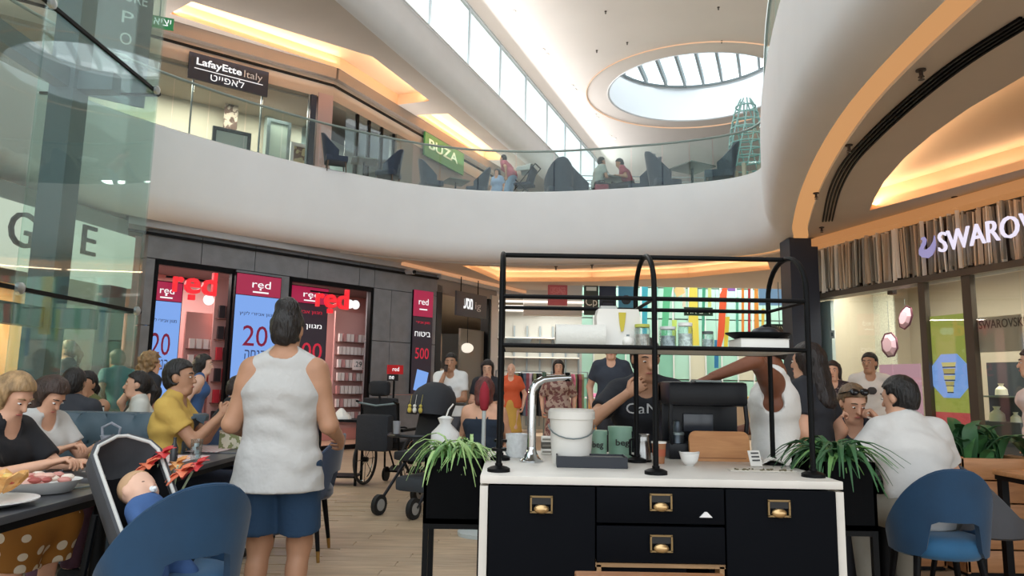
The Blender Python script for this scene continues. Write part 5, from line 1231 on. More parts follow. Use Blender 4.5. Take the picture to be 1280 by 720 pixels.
def table(label, x0, x1, y0, y1, m=topg, z=.75, ped=True):
    t = thing('table', label, 'table', ((x0+x1)/2, (y0+y1)/2, 0)); w, d = x1-x0, y1-y0
    b = MB(); b.box((0, 0, z-.015), (w, d, .03), bev=.005); obj('tabletop', b, m, t)
    b = MB(); b.box((0, 0, z-.045), (w-.02, d-.02, .03)); obj('apron', b, blkw, t)
    if ped:
        for q in (-1, 1):
            b = MB(); b.cyl((0, q*d*.3, .02), (0, q*d*.3, z-.06), .035, n=12); obj('pedestal', b, blackm, t); b = MB(); b.box((0, q*d*.3, .012), (min(.5, w*.8), .08, .024), bev=.005); b.box((0, q*d*.3, .012), (.08, min(.4, d*.4), .024)); obj('foot', b, blackm, t)
    else:
        for x in (-w/2+.04, w/2-.04):
            for y in (-d/2+.04, d/2-.04): b = MB(); b.box((x, y, (z-.06)/2), (.045, .045, z-.06)); obj('leg', b, blkw, t)
    return t
table('long dark table in the front left corner, carrying plates of food', -2.75, -1.80, 1.95, 3.42)
table('table with pink striped mats between the seated ladies and the navy chairs', -2.50, -1.80, 3.60, 4.85)
table('table with flower boxes beyond the man in yellow', -2.55, -1.86, 4.98, 5.5)
table('green topped table behind the tufted banquette', -4.05, -2.9, 5.85, 6.4, mat('table_green', '#5a6a62', .4))
def mat_(x, y, rz, label, w=.42, d=.30):
    b = MB(); b.box((0, 0, .0015), (w, d, .003)); single('placemat', b, matp, label, 'placemat', (x, y, .751), rz, 'pink placemats')
mat_(-2.1, 4.02, PI/2, 'pink striped placemat at the near end of the striped table'); mat_(-2.1, 4.5, PI/2, 'pink striped placemat in front of the man in yellow'); mat_(-2.15, 5.15, PI/2, 'pink placemat by the flower boxes'); mat_(-2.36, 4.3, PI/2, 'pale striped placemat before the woman in the white tee', .36, .2)
# tufted banquette
teal = mat('slate_teal_leather', '#43545f', .5, var=.06, scale=6)
t = thing('banquette', 'slate teal tufted banquette behind the ladies at left', 'bench', (-3.27, 5.12, 0))
b = MB(); b.box((0, -.22, .23), (2.1, .52, .32), bev=.03); obj('base', b, teal, t)
b = MB(); b.box((0, -.24, .43), (2.1, .54, .12), bev=.05); obj('seat', b, teal, t, smooth=60)
g = []
for i in range(19):
    z = .46+.5*i/18; row = []
    for j in range(61):
        x = -1.05+2.1*j/60; u, v = x/.19, (z-.46)/.16; du = min(abs((u+.5*(round(v) % 2))-round(u+.5*(round(v) % 2))), .5); dv = abs(v-round(v)); q = math.exp(-((du/.16)**2+(dv/.2)**2))
        row.append(V((x, .02-.075*(1-.95*q)-(.05*(1-((z-.71)/.25)**2)), z)))
    g.append(row)
b = MB(); b.sheet(g, -.12); obj('tufted_back', b, teal, t, smooth=60)
b = MB(); b.box((0, .06, .97), (2.12, .2, .06), bev=.025); obj('top_rail', b, teal, t)
# plates and food, front left
chinam = mat('white_china', '#ecebe8', .25)
def plate(label, x, y, r=.14, z=.751):
    t = thing('plate', label, 'plate', (x, y, z)); b = MB(); b.lathe([(.01, .004), (r*.6, .004), (r*.72, .012), (r, .024), (r, .028), (r*.7, .018), (r*.6, .012), (.01, .012)], n=28); obj('dish', b, chinam, t, smooth=60); return t
plate('white round plate nearest the left edge, with a tostada beside it', -1.99, 2.78, .17); plate('white plate at the very left edge with crumbs', -1.90, 2.36, .13)
t = thing('tostada', 'crisp golden shell filled with toppings on the white plate', 'food', (-1.99, 2.84, .77)); b = MB()
b.sheet([[V((r*math.cos(2*PI*j/18)*(1+.12*math.sin(5*j)), r*math.sin(2*PI*j/18), .03+.10*(r/.1)**2*.7+.012*math.sin(j*2.3))) for j in range(18)] for r in (.012, .04, .07, .095)], .006, closed=True); obj('shell', b, mat('fried_shell', '#c88a44', .6, col2='#e0b070', scale=20), t)
random.seed(5)
for k, c in enumerate(('#e6c06a', '#d8d8c0', '#b5482f', '#e6a85a')):
    b = MB()
    for q in range(5): a = random.uniform(0, 6.3); r = random.uniform(0, .05); b.ball((r*math.cos(a), r*math.sin(a), .06+random.uniform(0, .03)), (.02, .016, .012), 8, 6)
    obj('topping', b, mat('topping_'+c[1:], c, .5), t)
t = thing('oval_bowl', 'white oval bowl of pink salad next to the tostada', 'bowl', (-2.02, 3.12, .751), .5); b = MB(); b.lathe([(.05, 0), (.10, .004), (.125, .05), (.13, .055), (.12, .052), (.095, .014), (.01, .012)], n=28, sx=1.25); obj('dish', b, chinam, t, smooth=60)
for k, c in enumerate(('#c98a80', '#e0b0a0', '#a8524a', '#e8d8c8')):
    b = MB()
    for q in range(7): a = random.uniform(0, 6.3); r = random.uniform(0, .09); b.ball((1.2*r*math.cos(a), r*math.sin(a), .045+random.uniform(0, .03)), (.026, .02, .014), 8, 6)
    obj('salad', b, mat('salad_'+c[1:], c, .5), t)['kind'] = 'stuff'
t = thing('crumbs', 'brown crumbs left on the plate at the left edge', 'food', (-1.90, 2.36, .765)); b = MB()
for q in range(9): b.ball((random.uniform(-.05, .05), random.uniform(-.05, .05), .004), (.014, .01, .006), 7, 5)
obj('crumb_pile', b, mat('crumb_brown', '#a9743c', .8), t)
t = thing('knife', 'steel knife lying on the dark table beside the white bowl', 'cutlery', (-1.90, 3.30, .751), -.3); b = MB(); b.box((0, .06, .004), (.018, .12, .003), bev=.001); obj('blade', b, steel, t); b = MB(); b.box((0, -.05, .006), (.014, .10, .008), bev=.003); obj('handle', b, steel, t)
t = thing('phone', 'dark phone lying at the blonde woman on the table', 'phone', (-2.38, 3.78, .751), .3); b = MB(); b.box((0, 0, .005), (.075, .15, .009), bev=.004); obj('case', b, navyv, t); b = MB(); b.box((0, 0, .0098), (.066, .138, .001)); obj('screen_face', b, blackm, t)
# table top items in the mid left
def bottle(label, x, y, col, z=.751, h=.2, r=.032, cap='#222222', name='bottle'):
    t = thing(name, label, 'bottle', (x, y, z)); b = MB(); b.lathe([(.01, 0), (r, .004), (r, h*.6), (r*.45, h*.8), (r*.4, h*.95)], n=16); obj('glass_body', b, mat('bottle_'+col[1:], col, .2), t, smooth=60); b = MB(); b.cyl((0, 0, h*.95), (0, 0, h), r*.46, n=12); obj('cap', b, mat('cap_'+cap[1:], cap, .4), t)
bottle('yellow sauce bottle between the bassinet and the striped table', -2.12, 3.70, '#b8a44a', h=.17); bottle('dark pepper mill shaped bottle on the striped table', -1.99, 4.28, '#3a3a3c', h=.15, r=.022); bottle('clear bottle on the green topped table', -3.42, 6.0, '#d5dcda', h=.26); bottle('white bottle beside the clear bottle on the green topped table', -3.28, 6.1, '#e6e4de', h=.2, r=.035)
t = thing('drinking_glass', 'clear tumbler with ice on the striped table', 'glass', (-1.92, 4.42, .751)); b = MB(); b.lathe([(.03, 0), (.036, .13), (.033, .13), (.028, .006)], n=18); obj('tumbler', b, glass('tumbler_glass', (.92, .95, .95), .1), t); b = MB()
for k in range(4): b.box((.012*math.cos(k*1.7), .012*math.sin(k*1.7), .03+.022*k), (.02, .02, .02), rz=k)
obj('ice', b, mat('ice_white', '#dfe6e8', .2), t)
for k, (x, y, lab) in enumerate(((-2.0, 5.25, 'flower print box on the far table, front one of two'), (-2.02, 5.45, 'flower print box on the far table, rear one of two'))):
    t = thing('flower_box', lab, 'box', (x, y, .751), .1); b = MB(); b.box((0, 0, .06), (.20, .12, .12), bev=.006); obj('box', b, pattern('flower_print', '#d9d2bc', '#8a8f62', 28, .48, 'noise'), t); b = MB(); b.box((0, 0, .125), (.205, .125, .012), bev=.003); obj('lid', b, mat('box_lid', '#cfc8b0', .6), t)
t = thing('grey_bag', 'crumpled grey plastic bag slumped on the banquette by the man in yellow', 'bag', (-2.62, 4.72, .50)); b = MB(); random.seed(9)
b.lathe([(.02, 0), (.17, .01), (.19, .10), (.16, .2), (.11, .28), (.05, .34), (.06, .37)], n=22, sx=1.1, sy=.7); b.v = [(x*(1+.12*math.sin(9*z+4*math.atan2(y, x)*2)), y*(1+.15*math.sin(11*z+3*x*20)), z) for x, y, z in b.v]; obj('sack', b, mat('bag_grey', '#8d929c', .4, var=.25, scale=12), t, smooth=60)
b = MB(); b.tube([(-.05, 0, .34), (-.06, 0, .42), (.0, 0, .45), (.06, 0, .42), (.05, 0, .34)], .009, 6); obj('handle', b, mat('bag_grey', '#8d929c'), t)
# bassinet pushchair
t = thing('bassinet', 'grey bassinet with pale rim holding the baby, between table and blue chair', 'stroller', (-1.53, 2.98, 0))
hd_ = V((-.13, .10, 1.0)); ft = V((.22, -.16, .56)); ax = (ft-hd_); up_ = V((.62, -.50, .62)); up_ = (up_-ax*(up_.dot(ax)/ax.dot(ax))).normalized(); sd_ = up_.cross(ax.normalized()).normalized()
g = []; rim1 = []; rim2 = []
for i in range(15):
    f = i/14; w = .17*min(1, (math.sin(PI*min(1, f*1.0+.02))**.35 if f < .5 else 1)) if f > 0 else .03; w = .13*(1-(1-min(1, f/.18))**2)**.5 if f < .18 else .13*(1-.1*f); w = max(w, .02); c = hd_+ax*f; dep = .20 if f > .15 else .20*(f/.15)**.5+.01
    row = [c+sd_*(w*math.cos(PI*j/12))-up_*(dep*math.sin(PI*j/12)) for j in range(13)]; g.append(row); rim1.append(row[0]); rim2.append(row[-1])
b = MB(); b.sheet(g, .02); obj('shell', b, mat('bassinet_grey', '#47484c', .8, var=.05, scale=20), t, smooth=60)
b = MB(); b.tube(rim1[::-1]+rim2, .0075, 8); obj('rim', b, mat('pale_piping', '#c9c8c4', .6), t)
b = MB(); b.sheet([[p+up_*.025 for p in r[1:-1]] for r in g[2:]], .01); obj('lining', b, mat('lining_black', '#18181b', .85, spec=.1), t, smooth=60)
b = MB()
for q in (-1, 1):
    b.tube([hd_+ax*.55+sd_*q*.17-up_*.05, V((.02+sd_.x*q*.2, sd_.y*q*.2, .42)), V((.0+sd_.x*q*.24, .33+sd_.y*q*.2, .13))], .014, 8); b.tube([V((.02+sd_.x*q*.2, sd_.y*q*.2, .42)), V((.1+sd_.x*q*.24, -.33+sd_.y*q*.2, .13))], .014, 8)
obj('frame', b, blackm, t)
for q in (-1, 1):
    for y in (.33, -.33): b = MB(); c = V((.0 if y > 0 else .1, y, .125))+sd_*q*.24; b.cyl(c-sd_*.02, c+sd_*.02, .12, n=20); obj('wheel', b, blackm, t)
b = MB(); b.ball(hd_+ax*.16-up_*.14+sd_*-.06, .018, 10, 8); obj('snap_button', b, steel, t)
# toy flowers by the bassinet
t = thing('flower_bouquet', 'orange and red lilies with green leaves beside the bassinet', 'flowers', (-1.47, 3.12, .55)); b = MB()
for k in range(5): b.tube([(0, 0, 0), (.01*k-.02, .01*k, .16), (.05*k-.10, .03*(k % 3)-.02, .30+.03*(k % 2))], .005, 6)
obj('stems', b, mat('stem_pale', '#b9c9a8', .5), t)
lf = mat('leaf_deep_green', '#1d6b45', .4)
for k in range(5):
    a = 2.2+k*.7; b = MB(); b.sheet([[V((math.cos(a)*.13*f+math.sin(a)*.045*s_*math.sin(PI*min(.97, f+.05)), math.sin(a)*.08*f, .12+.16*f-.10*f*f+.01*abs(s_))) for s_ in (-1, 0, 1)] for f in (0, .25, .5, .75, 1)], .004); obj('leaf', b, lf, t, smooth=60)
for k in range(5):
    c = V((.05*k-.08, .03*(k % 3)-.02, .33+.045*(k % 2)-.07*(k == 3))); fm_ = mat('petal_'+['coral', 'red', 'amber'][k % 3], ['#e07a58', '#c4383a', '#e0a060'][k % 3], .5)
    fl_ = MB()
    for q in range(6): a = q*PI/3+k; d = V((math.cos(a), math.sin(a)*.6-.3, .75*math.sin(a+1)+.3)); s2 = V((-math.sin(a), math.cos(a), 0)); fl_.sheet([[c+d*.062*f+s2*.026*w*math.sin(PI*min(.95, f+.12))-V((0, 0, .03*f*f)) for w in (-1, 0, 1)] for f in (0, .35, .7, 1)], .003)
    obj('lily', fl_, fm_, t, smooth=60)
b = MB(); b.lathe([(.04, -.06), (.05, .02), (.045, .05), (.03, .06)], n=14); b.cyl((0, 0, -.55), (0, 0, -.05), .02, n=8); b.lathe([(.1, -.55), (.1, -.54), (.02, -.53)], n=14); obj('holder', b, mat('holder_green', '#2d6a4a', .5), t)

# ------------------------------------------------------------------ black counter with white worktop
CX0, CX1, CY0, CY1, CZ = -.10, 1.175, 2.55, 3.50, .93
t = thing('bar_counter', 'black service counter with white worktop and brass label pulls', 'counter', ((CX0+CX1)/2, CY0, 0)); W = CX1-CX0; D = CY1-CY0
blkp = mat('black_lacquer', '#090b10', .6, spec=.06); wtop = mat('white_worktop', '#d6d1c9', .4, var=.04, scale=8)
b = MB(); b.box((0, D/2, CZ-.014), (W, D+.02, .028), bev=.003); obj('worktop', b, wtop, t)
for q in (-1, 1): b = MB(); b.box((q*(W/2-.014), D/2, (CZ-.036)/2), (.028, D+.02, CZ-.036)); obj('side_panel', b, wtop, t)
b = MB(); b.box((-.26, D/2+.02, .46), (W-.06-.52+.02, D-.06, .86)); b.box((.395, D/2+.02, .46), (W-.06-.78, D-.06, .86)); b.box((.05, D/2+.02, .80), (.5, D-.06, .16)); b.box((.05, D-.05, .45), (.5, .05, .8)); obj('carcass', b, blkp, t)
xl = [-W/2+.03, -W/2+.405, -W/2+.855, W/2-.03]; zt = CZ-.030
def pull(par, x, z):
    b = MB(); w, h = .072, .052
    b.box((x-w/2, -.028, z), (.006, .008, h)); b.box((x+w/2, -.028, z), (.006, .008, h)); b.box((x, -.028, z+h/2), (w+.006, .008, .006)); b.box((x, -.028, z-h/2), (w+.006, .008, .006)); o = obj('label_frame', b, mat('aged_brass', '#8a7350', .4, .8), par)
    b = MB(); b.ball((x, -.028, z-.016), (.027, .014, .016), 14, 8); obj('cup_pull', b, mat('pale_brass', '#c9a878', .3, .8), par)
    b = MB(); b.box((x, -.026, z+.011), (w-.006, .006, .022)); obj('label_slot', b, mat('slot_dark', '#0a0a0c', .5), par)
def front(name, x0, x1, z0, z1, px, pz):
    b = MB(); b.box(((x0+x1)/2, -.012, (z0+z1)/2), (x1-x0-.006, .02, z1-z0-.006), bev=.002); o = obj(name, b, blkp, t); pull(o, px, pz)
front('door', xl[0], xl[1], .08, zt, xl[0]+.185, .838); front('door', xl[2], xl[3], .08, zt, xl[2]+.185, .838)
front('drawer', xl[1], xl[2], .776, zt, (xl[1]+xl[2])/2, .852); front('drawer', xl[1], xl[2], .645, .772, (xl[1]+xl[2])/2, .714)
b = MB(); zc = .636; ok = wood('cubby_oak', '#8a6a48', '#a5825c', 4)
b.box(((xl[1]+xl[2])/2, .2, zc), (xl[2]-xl[1], .42, .014)); b.box((xl[1]+.012, .2, zc-.25), (.016, .42, .5)); b.box((xl[2]-.012, .2, zc-.25), (.016, .42, .5)); b.box(((xl[1]+xl[2])/2, .2, zc-.42), (xl[2]-xl[1], .42, .014)); obj('cubby', b, ok, t)
b = MB(); b.box((0, .03, .04), (W-.06, .02, .08)); obj('plinth', b, blackm, t)
b = MB(); random.seed(2)
for k in range(3): b.box((.12*k-.12, .18, zc-.36+.02*k), (.14, .1, .05), rz=k, mx=Mx.Rotation(.5*k, 3, 'X'))
t2 = thing('napkin_pile', 'crumpled napkins lying in the open cubby of the counter', 'napkins', ((CX0+CX1)/2+.04, CY0, .02)); obj('napkin', b, mat('napkin_grey', '#a8a39c', .8), t2)
t2 = thing('folded_tag', 'small white folded paper stuck in the drawer gap', 'paper', P(882, 645, CY0-.02)); b = MB(); b.slab([(-.022, -.004), (.022, -.004), (.004, .014), (-.004, .014)], -.008, .0); obj('paper', b, white, t2)
# ------------------------------------------------------------------ black tube rack on the counter
rk = thing('tube_rack', 'black tubular shelf rack with arched ends standing on the counter', 'rack', (0, 0, CZ))
ya, yb = 2.66, 3.06; rx = [P(625, 500, ya).x, P(819, 500, ya).x, P(1013, 500, ya).x]
def z_(py, Y, px=820): return P(px, py, Y).z-CZ
zA, zB, zT, zS = z_(381, 2.86), z_(438, 2.86), z_(322, 2.86), z_(385, 2.86)+.06
tb = .0105
for i, x in enumerate(rx):
    pts = [(x, ya, .012), (x, ya, zS)]+[(x, (ya+yb)/2-(yb-ya)/2*math.cos(a), zS+(zT-zS)*math.sin(a)) for a in [PI*k/14 for k in range(1, 14)]]+[(x, yb, zS), (x, yb, .012)]
    b = MB(); b.tube(pts, tb, 10); obj('arch_post', b, blackm, rk)
    for y in (ya, yb): b = MB(); b.lathe([(.001, 0), (.042, 0), (.042, .012), (.030, .018), (.014, .022), (.014, .03)], (x, y, 0), 20); obj('foot', b, blackm, rk)
    if i == 0:
        for y in (ya, yb): b = MB(); b.lathe([(.028, .075), (.028, .085)], (x, y, 0), 14); obj('collar', b, blackm, rk)
    for z in (zA, zB): b = MB(); b.cyl((x, ya, z), (x, yb, z), .007, n=8); obj('cross_rail', b, blackm, rk)
for z in (zA, zB):
    for y in (ya, yb): b = MB(); b.cyl((rx[0], y, z), (rx[2], y, z), .0085, n=8); obj('shelf_rail', b, blackm, rk)
b = MB(); b.cyl((rx[0], (ya+yb)/2, zT), (rx[2], (ya+yb)/2, zT), .010, n=10); obj('top_rail', b, blackm, rk)
b = MB(); b.box(((rx[0]+rx[2])/2, (ya+yb)/2, zB-.002), (rx[2]-rx[0]-.03, yb-ya-.02, .010)); obj('shelf_board', b, mat('pale_shelf_board', '#b9b5ac', .4), rk)
SZ = CZ+zB+.0035
# ------------------------------------------------------------------ things on the counter
chrome = mat('chrome', '#c9ccd0', .08, 1.); bwhite = mat('white_plastic', '#e6e3dc', .4)
def onc(px, py): p = PZ(px, py, CZ); return (p.x, p.y, CZ+.0005)
def wpx(n, Y): return n*Y/FPX
t = thing('beer_tap', 'tall chrome tap column with bent spout on the counter at left', 'tap', onc(664, 577))
b = MB(); b.lathe([(.05, 0), (.05, .006), (.034, .018), (.022, .04), (.019, .06)], n=24); obj('base', b, chrome, t, smooth=50)
b = MB(); b.tube([(0, 0, .04), (0, 0, .27), (.004, 0, .30), (.02, 0, .325), (.05, 0, .342), (.10, 0, .348), (.165, 0, .352)], [.019, .019, .019, .018, .015, .013, .012], 16); obj('column', b, chrome, t, smooth=60)
b = MB(); b.cyl((.05, 0, .33), (.05, 0, .372), .009, n=10); obj('ring_dark_green', b, mat('tap_green', '#3c5a44', .4), t); b = MB(); b.cyl((.15, 0, .335), (.15, 0, .372), .011, n=10); obj('spout_end', b, blackm, t)
def bucket(label, px, py, r, h, m, lid=True, name='bucket'):
    t = thing(name, label, 'bucket', onc(px, py)); b = MB(); b.lathe([(.01, 0), (r*.86, .0), (r*.88, .006), (r, h), (r*.97, h), (r*.84, .01), (.01, .01)], n=32); obj('pail', b, m, t, smooth=50)
    if lid: b = MB(); b.lathe([(r*1.01, h-.035), (r*1.06, h-.034), (r*1.06, h-.004), (r*.98, h+.006), (.01, h+.006)], n=32); obj('lid', b, m, t)
    b = MB(); b.tube([(r*1.05*math.cos(a), r*1.05*math.sin(a), h-.06-.05*math.sin(a-PI)) for a in [PI+PI*k/10 for k in range(11)]], .003, 6); obj('handle', b, steel, t)
    return t
bucket('large white lidded plastic bucket on the counter', 714, 579, .092, .215, bwhite)
bucket('small white speckled tub behind the chrome tap', 647, 571, .055, .10, mat('speckled_tub', '#dfe1e2', .5, var=.08, scale=60), False, 'tub')
for k in range(3):
    t = thing('carton', 'small white carton between tap and bucket, '+['bottom', 'middle', 'top'][k]+' of the stack', 'carton', (onc(683, 568)[0], onc(683, 568)[1], CZ+.001+.028*k)); b = MB(); b.box((0, 0, .013), (.05, .05, .026), bev=.003); obj('box', b, [bwhite, mat('carton_dark', '#5a5650', .6), bwhite][k], t); b = MB(); b.box((0, -.026, .013), (.04, .002, .008)); obj('label_strip', b, mat('carton_strip', '#8a857c', .6), t)
t = thing('tray', 'shallow black tray in front of the white bucket', 'tray', onc(740, 585), R(-2)); b = MB(); b.box((0, .055, .006), (.275, .13, .012)); 
for x, y, w, d in ((0, -.008, .275, .006), (0, .118, .275, .006), (-.135, .055, .006, .13), (.135, .055, .006, .13)): b.box((x, y, .022), (w, d, .042))
obj('pan', b, mat('tray_black', '#1f232b', .5), t); b = MB(); b.box((0, .055, .034), (.262, .115, .004)); obj('liner', b, mat('tray_grey', '#6d6c6a', .5), t)
mint = mat('mint_tin', '#8fb5a0', .45)
for k, (px, r, h, lab) in enumerate(((748, .040, .115, 'smaller mint green tin lettered beg, beside the bucket'), (776, .052, .130, 'larger mint green tin lettered beg, with a lid rim'))):
    p = onc(px, 573-k); t = thing('tin', lab, 'tin', (p[0], p[1]+.02, p[2])); b = MB(); b.lathe([(.01, 0), (r, 0), (r, h), (.01, h)], n=32); obj('can', b, mint, t); b = MB(); b.lathe([(r*1.06, h-.014), (r*1.06, h+.006), (.01, h+.006)], n=32); obj('lid', b, mint, t)
    text('word', 'beg', r*1.2, .036, blk, t, (-.005+.008*k, -r-.002, h*.5), bold=.01)
t = thing('sauce_bottle', 'small red topped strip of packaging beside the smaller mint tin', 'package', onc(736, 574)); b = MB(); b.box((0, .01, .05), (.012, .03, .10), bev=.003); obj('pack', b, mat('pack_red', '#b03038', .5), t)
p = onc(803, 577); t = thing('jug', 'dark and steel milk jug right of the mint tins', 'jug', p); b = MB(); b.lathe([(.01, 0), (.036, 0), (.036, .05), (.028, .10), (.032, .115), (.029, .113), (.033, .01)], n=22); obj('pot', b, mat('jug_steel', '#9b9a98', .25, .9), t, smooth=50); b = MB(); b.tube([(-.03, -.01, .10), (-.055, -.015, .09), (-.055, -.015, .03), (-.032, -.01, .02)], .006, 8); obj('handle', b, blackm, t); b = MB(); b.lathe([(.04, 0), (.04, .008), (.02, .01)], n=20); obj('base_ring', b, blackm, t)
p = onc(833, 581); t = thing('paper_cup', 'brown paper cup just behind the middle rack post', 'cup', (p[0]-.02, p[1]+.05, p[2])); b = MB(); b.lathe([(.01, 0), (.022, 0), (.030, .085), (.031, .085), (.028, .083), (.02, .003)], n=20); obj('cup', b, mat('kraft_brown', '#9c6a48', .7), t); b = MB(); b.lathe([(.032, .083), (.032, .09), (.01, .092)], n=20); obj('lid', b, bwhite, t); b = MB(); b.lathe([(.0265, .03), (.029, .06)], n=20, cap=False); obj('sleeve', b, mat('cup_red', '#a8583c', .7), t)
p = onc(851, 575); t = thing('shaker', 'slim grey metal shaker behind the white bowl', 'shaker', (p[0], p[1]+.06, p[2])); b = MB(); b.lathe([(.01, 0), (.028, 0), (.030, .11), (.022, .12), (.018, .15), (.014, .165), (.005, .17)], n=20); obj('can', b, mat('shaker_grey', '#4c545c', .35, .7), t, smooth=40); b = MB(); b.lathe([(.031, .105), (.031, .115), (.025, .118)], n=20); obj('band', b, steel, t)
p = onc(862, 582); t = thing('bowl', 'small white bowl with a pinched rim in front of the cutting board', 'bowl', p); b = MB(); b.sheet([[V((r*math.cos(2*PI*j/24), r*math.sin(2*PI*j/24), z*(1+(.12*abs(math.cos(2*PI*j/24))**6 if z > .04 else 0)))) for j in range(24)] for r, z in ((.005, .004), (.022, .004), (.033, .02), (.042, .05))], .003, closed=True); obj('dish', b, chinam, t, smooth=60)
b = MB(); b.lathe([(.018, 0), (.016, .006)], n=18); obj('foot_ring', b, chinam, t)
p = onc(901, 577); t = thing('cutting_board', 'rounded wooden cutting board leaning upright on the counter', 'cutting board', (p[0], p[1], p[2])); w, h, r = .265, .13, .03
pts = []
for cx, cz, a0 in ((w/2-r, r*.3, -90), (w/2-r, h-r, 0), (-w/2+r, h-r, 90), (-w/2+r, r*.3, 180)):
    rr = r if cz > .05 else r*.3
    pts += [((cx if rr == r else math.copysign(w/2-rr, cx))+rr*math.cos(R(a0+90*k/5)), cz+rr*math.sin(R(a0+90*k/5))) for k in range(6)]
b = MB(); b.slab(pts, 0, .018); o = obj('board', b, wood('beech_board', '#a9703f', '#bf8752', 6, .5), t); o.rotation_euler.x = R(-10); b = MB(); b.slab([(-w/2+.02, .012), (w/2-.02, .012), (w/2-.02, .016), (-w/2+.02, .016)], -.0012, 0); o2 = obj('groove', b, mat('groove_brown', '#8a5a30', .6), t); o2.rotation_euler.x = R(-10)
p = onc(944, 583); t = thing('menu_card', 'small white printed card leaning beside the cutting board', 'card', p, R(15)); b = MB(); b.box((0, 0, .032), (.055, .003, .065), mx=Mx.Rotation(R(-20), 3, 'X')); obj('card', b, bwhite, t); b = MB()
for k in range(3): b.box((0, -.003+.0058*(k-1)*.9, .025+.014*k), (.036, .001, .006), mx=Mx.Rotation(R(-20), 3, 'X'))
obj('printed_line', b, mat('print_grey', '#4a4a4c', .6), t)
t = thing('paper_sheet', 'flat sheet of paper with crumbs at the right of the counter', 'paper', onc(952, 589), R(-3)); b = MB(); b.box((0, 0, .002), (.25, .06, .003)); obj('sheet', b, mat('paper_grey', '#cfc9bd', .8), t); b = MB(); random.seed(4)
for k in range(26): b.ball((random.uniform(-.11, .11), random.uniform(-.022, .022), .006), (random.uniform(.003, .008), .004, .003), 6, 4)
o = obj('crumb_scatter', b, mat('crumb_olive', '#6a6248', .8), t)
t = thing('paper_wrap', 'crumpled white paper wrap behind the sheet with crumbs', 'paper', onc(966, 582)); b = MB(); random.seed(6)
b.sheet([[V((-.07+.14*j/8, -.02+.05*i/5+random.uniform(-.004, .004), .004+.03*math.exp(-((j-4)/2.4)**2)*random.uniform(.5, 1))) for j in range(9)] for i in range(6)], .002); obj('wrap', b, bwhite, t, smooth=0)
# espresso machine
p = onc(880, 560); t = thing('coffee_machine', 'black coffee machine at the back of the counter', 'coffee machine', (P(880, 500, 3.28).x, 3.22, CZ+.0005)); bk = mat('machine_black', '#0b0d13', .35, spec=.25); w = .36
b = MB(); b.box((0, .12, .035), (w, .26, .07), bev=.01); obj('drip_base', b, bk, t); b = MB(); b.box((0, .2, .18), (w, .12, .32), bev=.015); obj('rear_body', b, bk, t); b = MB(); b.box((0, .10, .29), (w, .24, .11), bev=.02); obj('brew_head', b, bk, t); b = MB(); b.box((-.01, .132, .155), (.14, .012, .085), bev=.02); obj('window', b, mat('machine_window', '#3a3d44', .2), t)
for q in (-1, 1): b = MB(); b.tube([(q*.165, .0, .06), (q*.172, -.01, .17), (q*.165, .0, .29)], .010, 8); obj('side_rail', b, bk, t)
b = MB(); b.cyl((.0, -.012, .035), (0, -.02, .035), .008, n=10); obj('knob', b, chrome, t); b = MB(); b.box((.12, -.014, .03), (.07, .006, .008)); obj('badge', b, chrome, t); b = MB(); b.box((0, .02, .347), (.12, .1, .01), bev=.004); obj('cup_rest', b, steel, t)
# things on the rack shelf
def ons(px, Y): return (P(px, 440, Y).x, Y, SZ)
t = thing('paper_roll', 'large white paper roll lying on the rack shelf', 'paper roll', ons(725, 2.86)); b = MB(); b.cyl((-.10, 0, .048), (.10, 0, .048), .048, n=28); obj('roll', b, mat('paper_white', '#dcdad2', .9, bump=.2, bscale=60), t, smooth=50); b = MB(); b.cyl((-.101, 0, .048), (.101, 0, .048), .018, n=14); obj('core', b, mat('core_grey', '#9a968c', .8), t)
t = thing('printed_carrier', 'white carrier bag with a yellow fruit print on the rack shelf', 'bag', ons(771, 2.93)); b = MB(); b.rings([[V((x*w, y*.05, z)) for x, y in ((-1, -1), (1, -1), (1, 1), (-1, 1))] for z, w in ((0, .075), (.04, .085), (.13, .09), (.165, .082))]); obj('sack', b, bwhite, t); b = MB(); b.slab([(.0, .15), (.03, .15), (.026, .11), (.02, .075), (.01, .07), (.004, .10)], -.056, -.051); obj('fruit_print', b, mat('print_yellow', '#c9b83c', .6), t); b = MB(); b.box((-.035, 0, .172), (.07, .04, .018), bev=.004); obj('top_fold', b, mat('fold_grey', '#b0b0ac', .6), t); b = MB(); b.tube([(-.06, 0, .165), (-.06, 0, .20), (-.01, 0, .20), (-.01, 0, .165)], .004, 6); obj('handle', b, blackm, t)
def jar(label, px, Y, r, h, lidc, fillc):
    t = thing('jar', label, 'jar', ons(px, Y)); b = MB(); b.lathe([(.01, 0), (r, 0), (r, h*.8), (r*.85, h*.9), (r*.85, h*.92), (r*.8, h*.9), (r*.93, h*.78), (r*.93, .006)], n=20); obj('glass_wall', b, gl, t, smooth=50)
    b = MB(); b.lathe([(.005, .004), (r*.88, .004), (r*.88, h*.6), (.005, h*.6)], n=18); obj('contents', b, mat('contents_'+fillc[1:], fillc, .6, var=.3, scale=90), t); b = MB(); b.lathe([(r*.95, h*.88), (r*.95, h), (.01, h)], n=20); obj('lid', b, mat('lid_'+lidc[1:], lidc, .5), t)
jar('glass jar with a lime yellow lid, beside the middle rack post', 803, 2.85, .032, .10, '#b9bf55', '#b8a79c'); jar('glass jar of grey grains right of the middle rack post', 835, 2.88, .034, .095, '#d9dcdc', '#9aa3a6'); jar('glass jar with white contents, second right of the middle post', 857, 2.86, .030, .11, '#e8e8e4', '#d8d9d2')
jar('slim jar with dark band, third right of the middle post', 885, 2.9, .024, .08, '#555a5c', '#b8c4be')
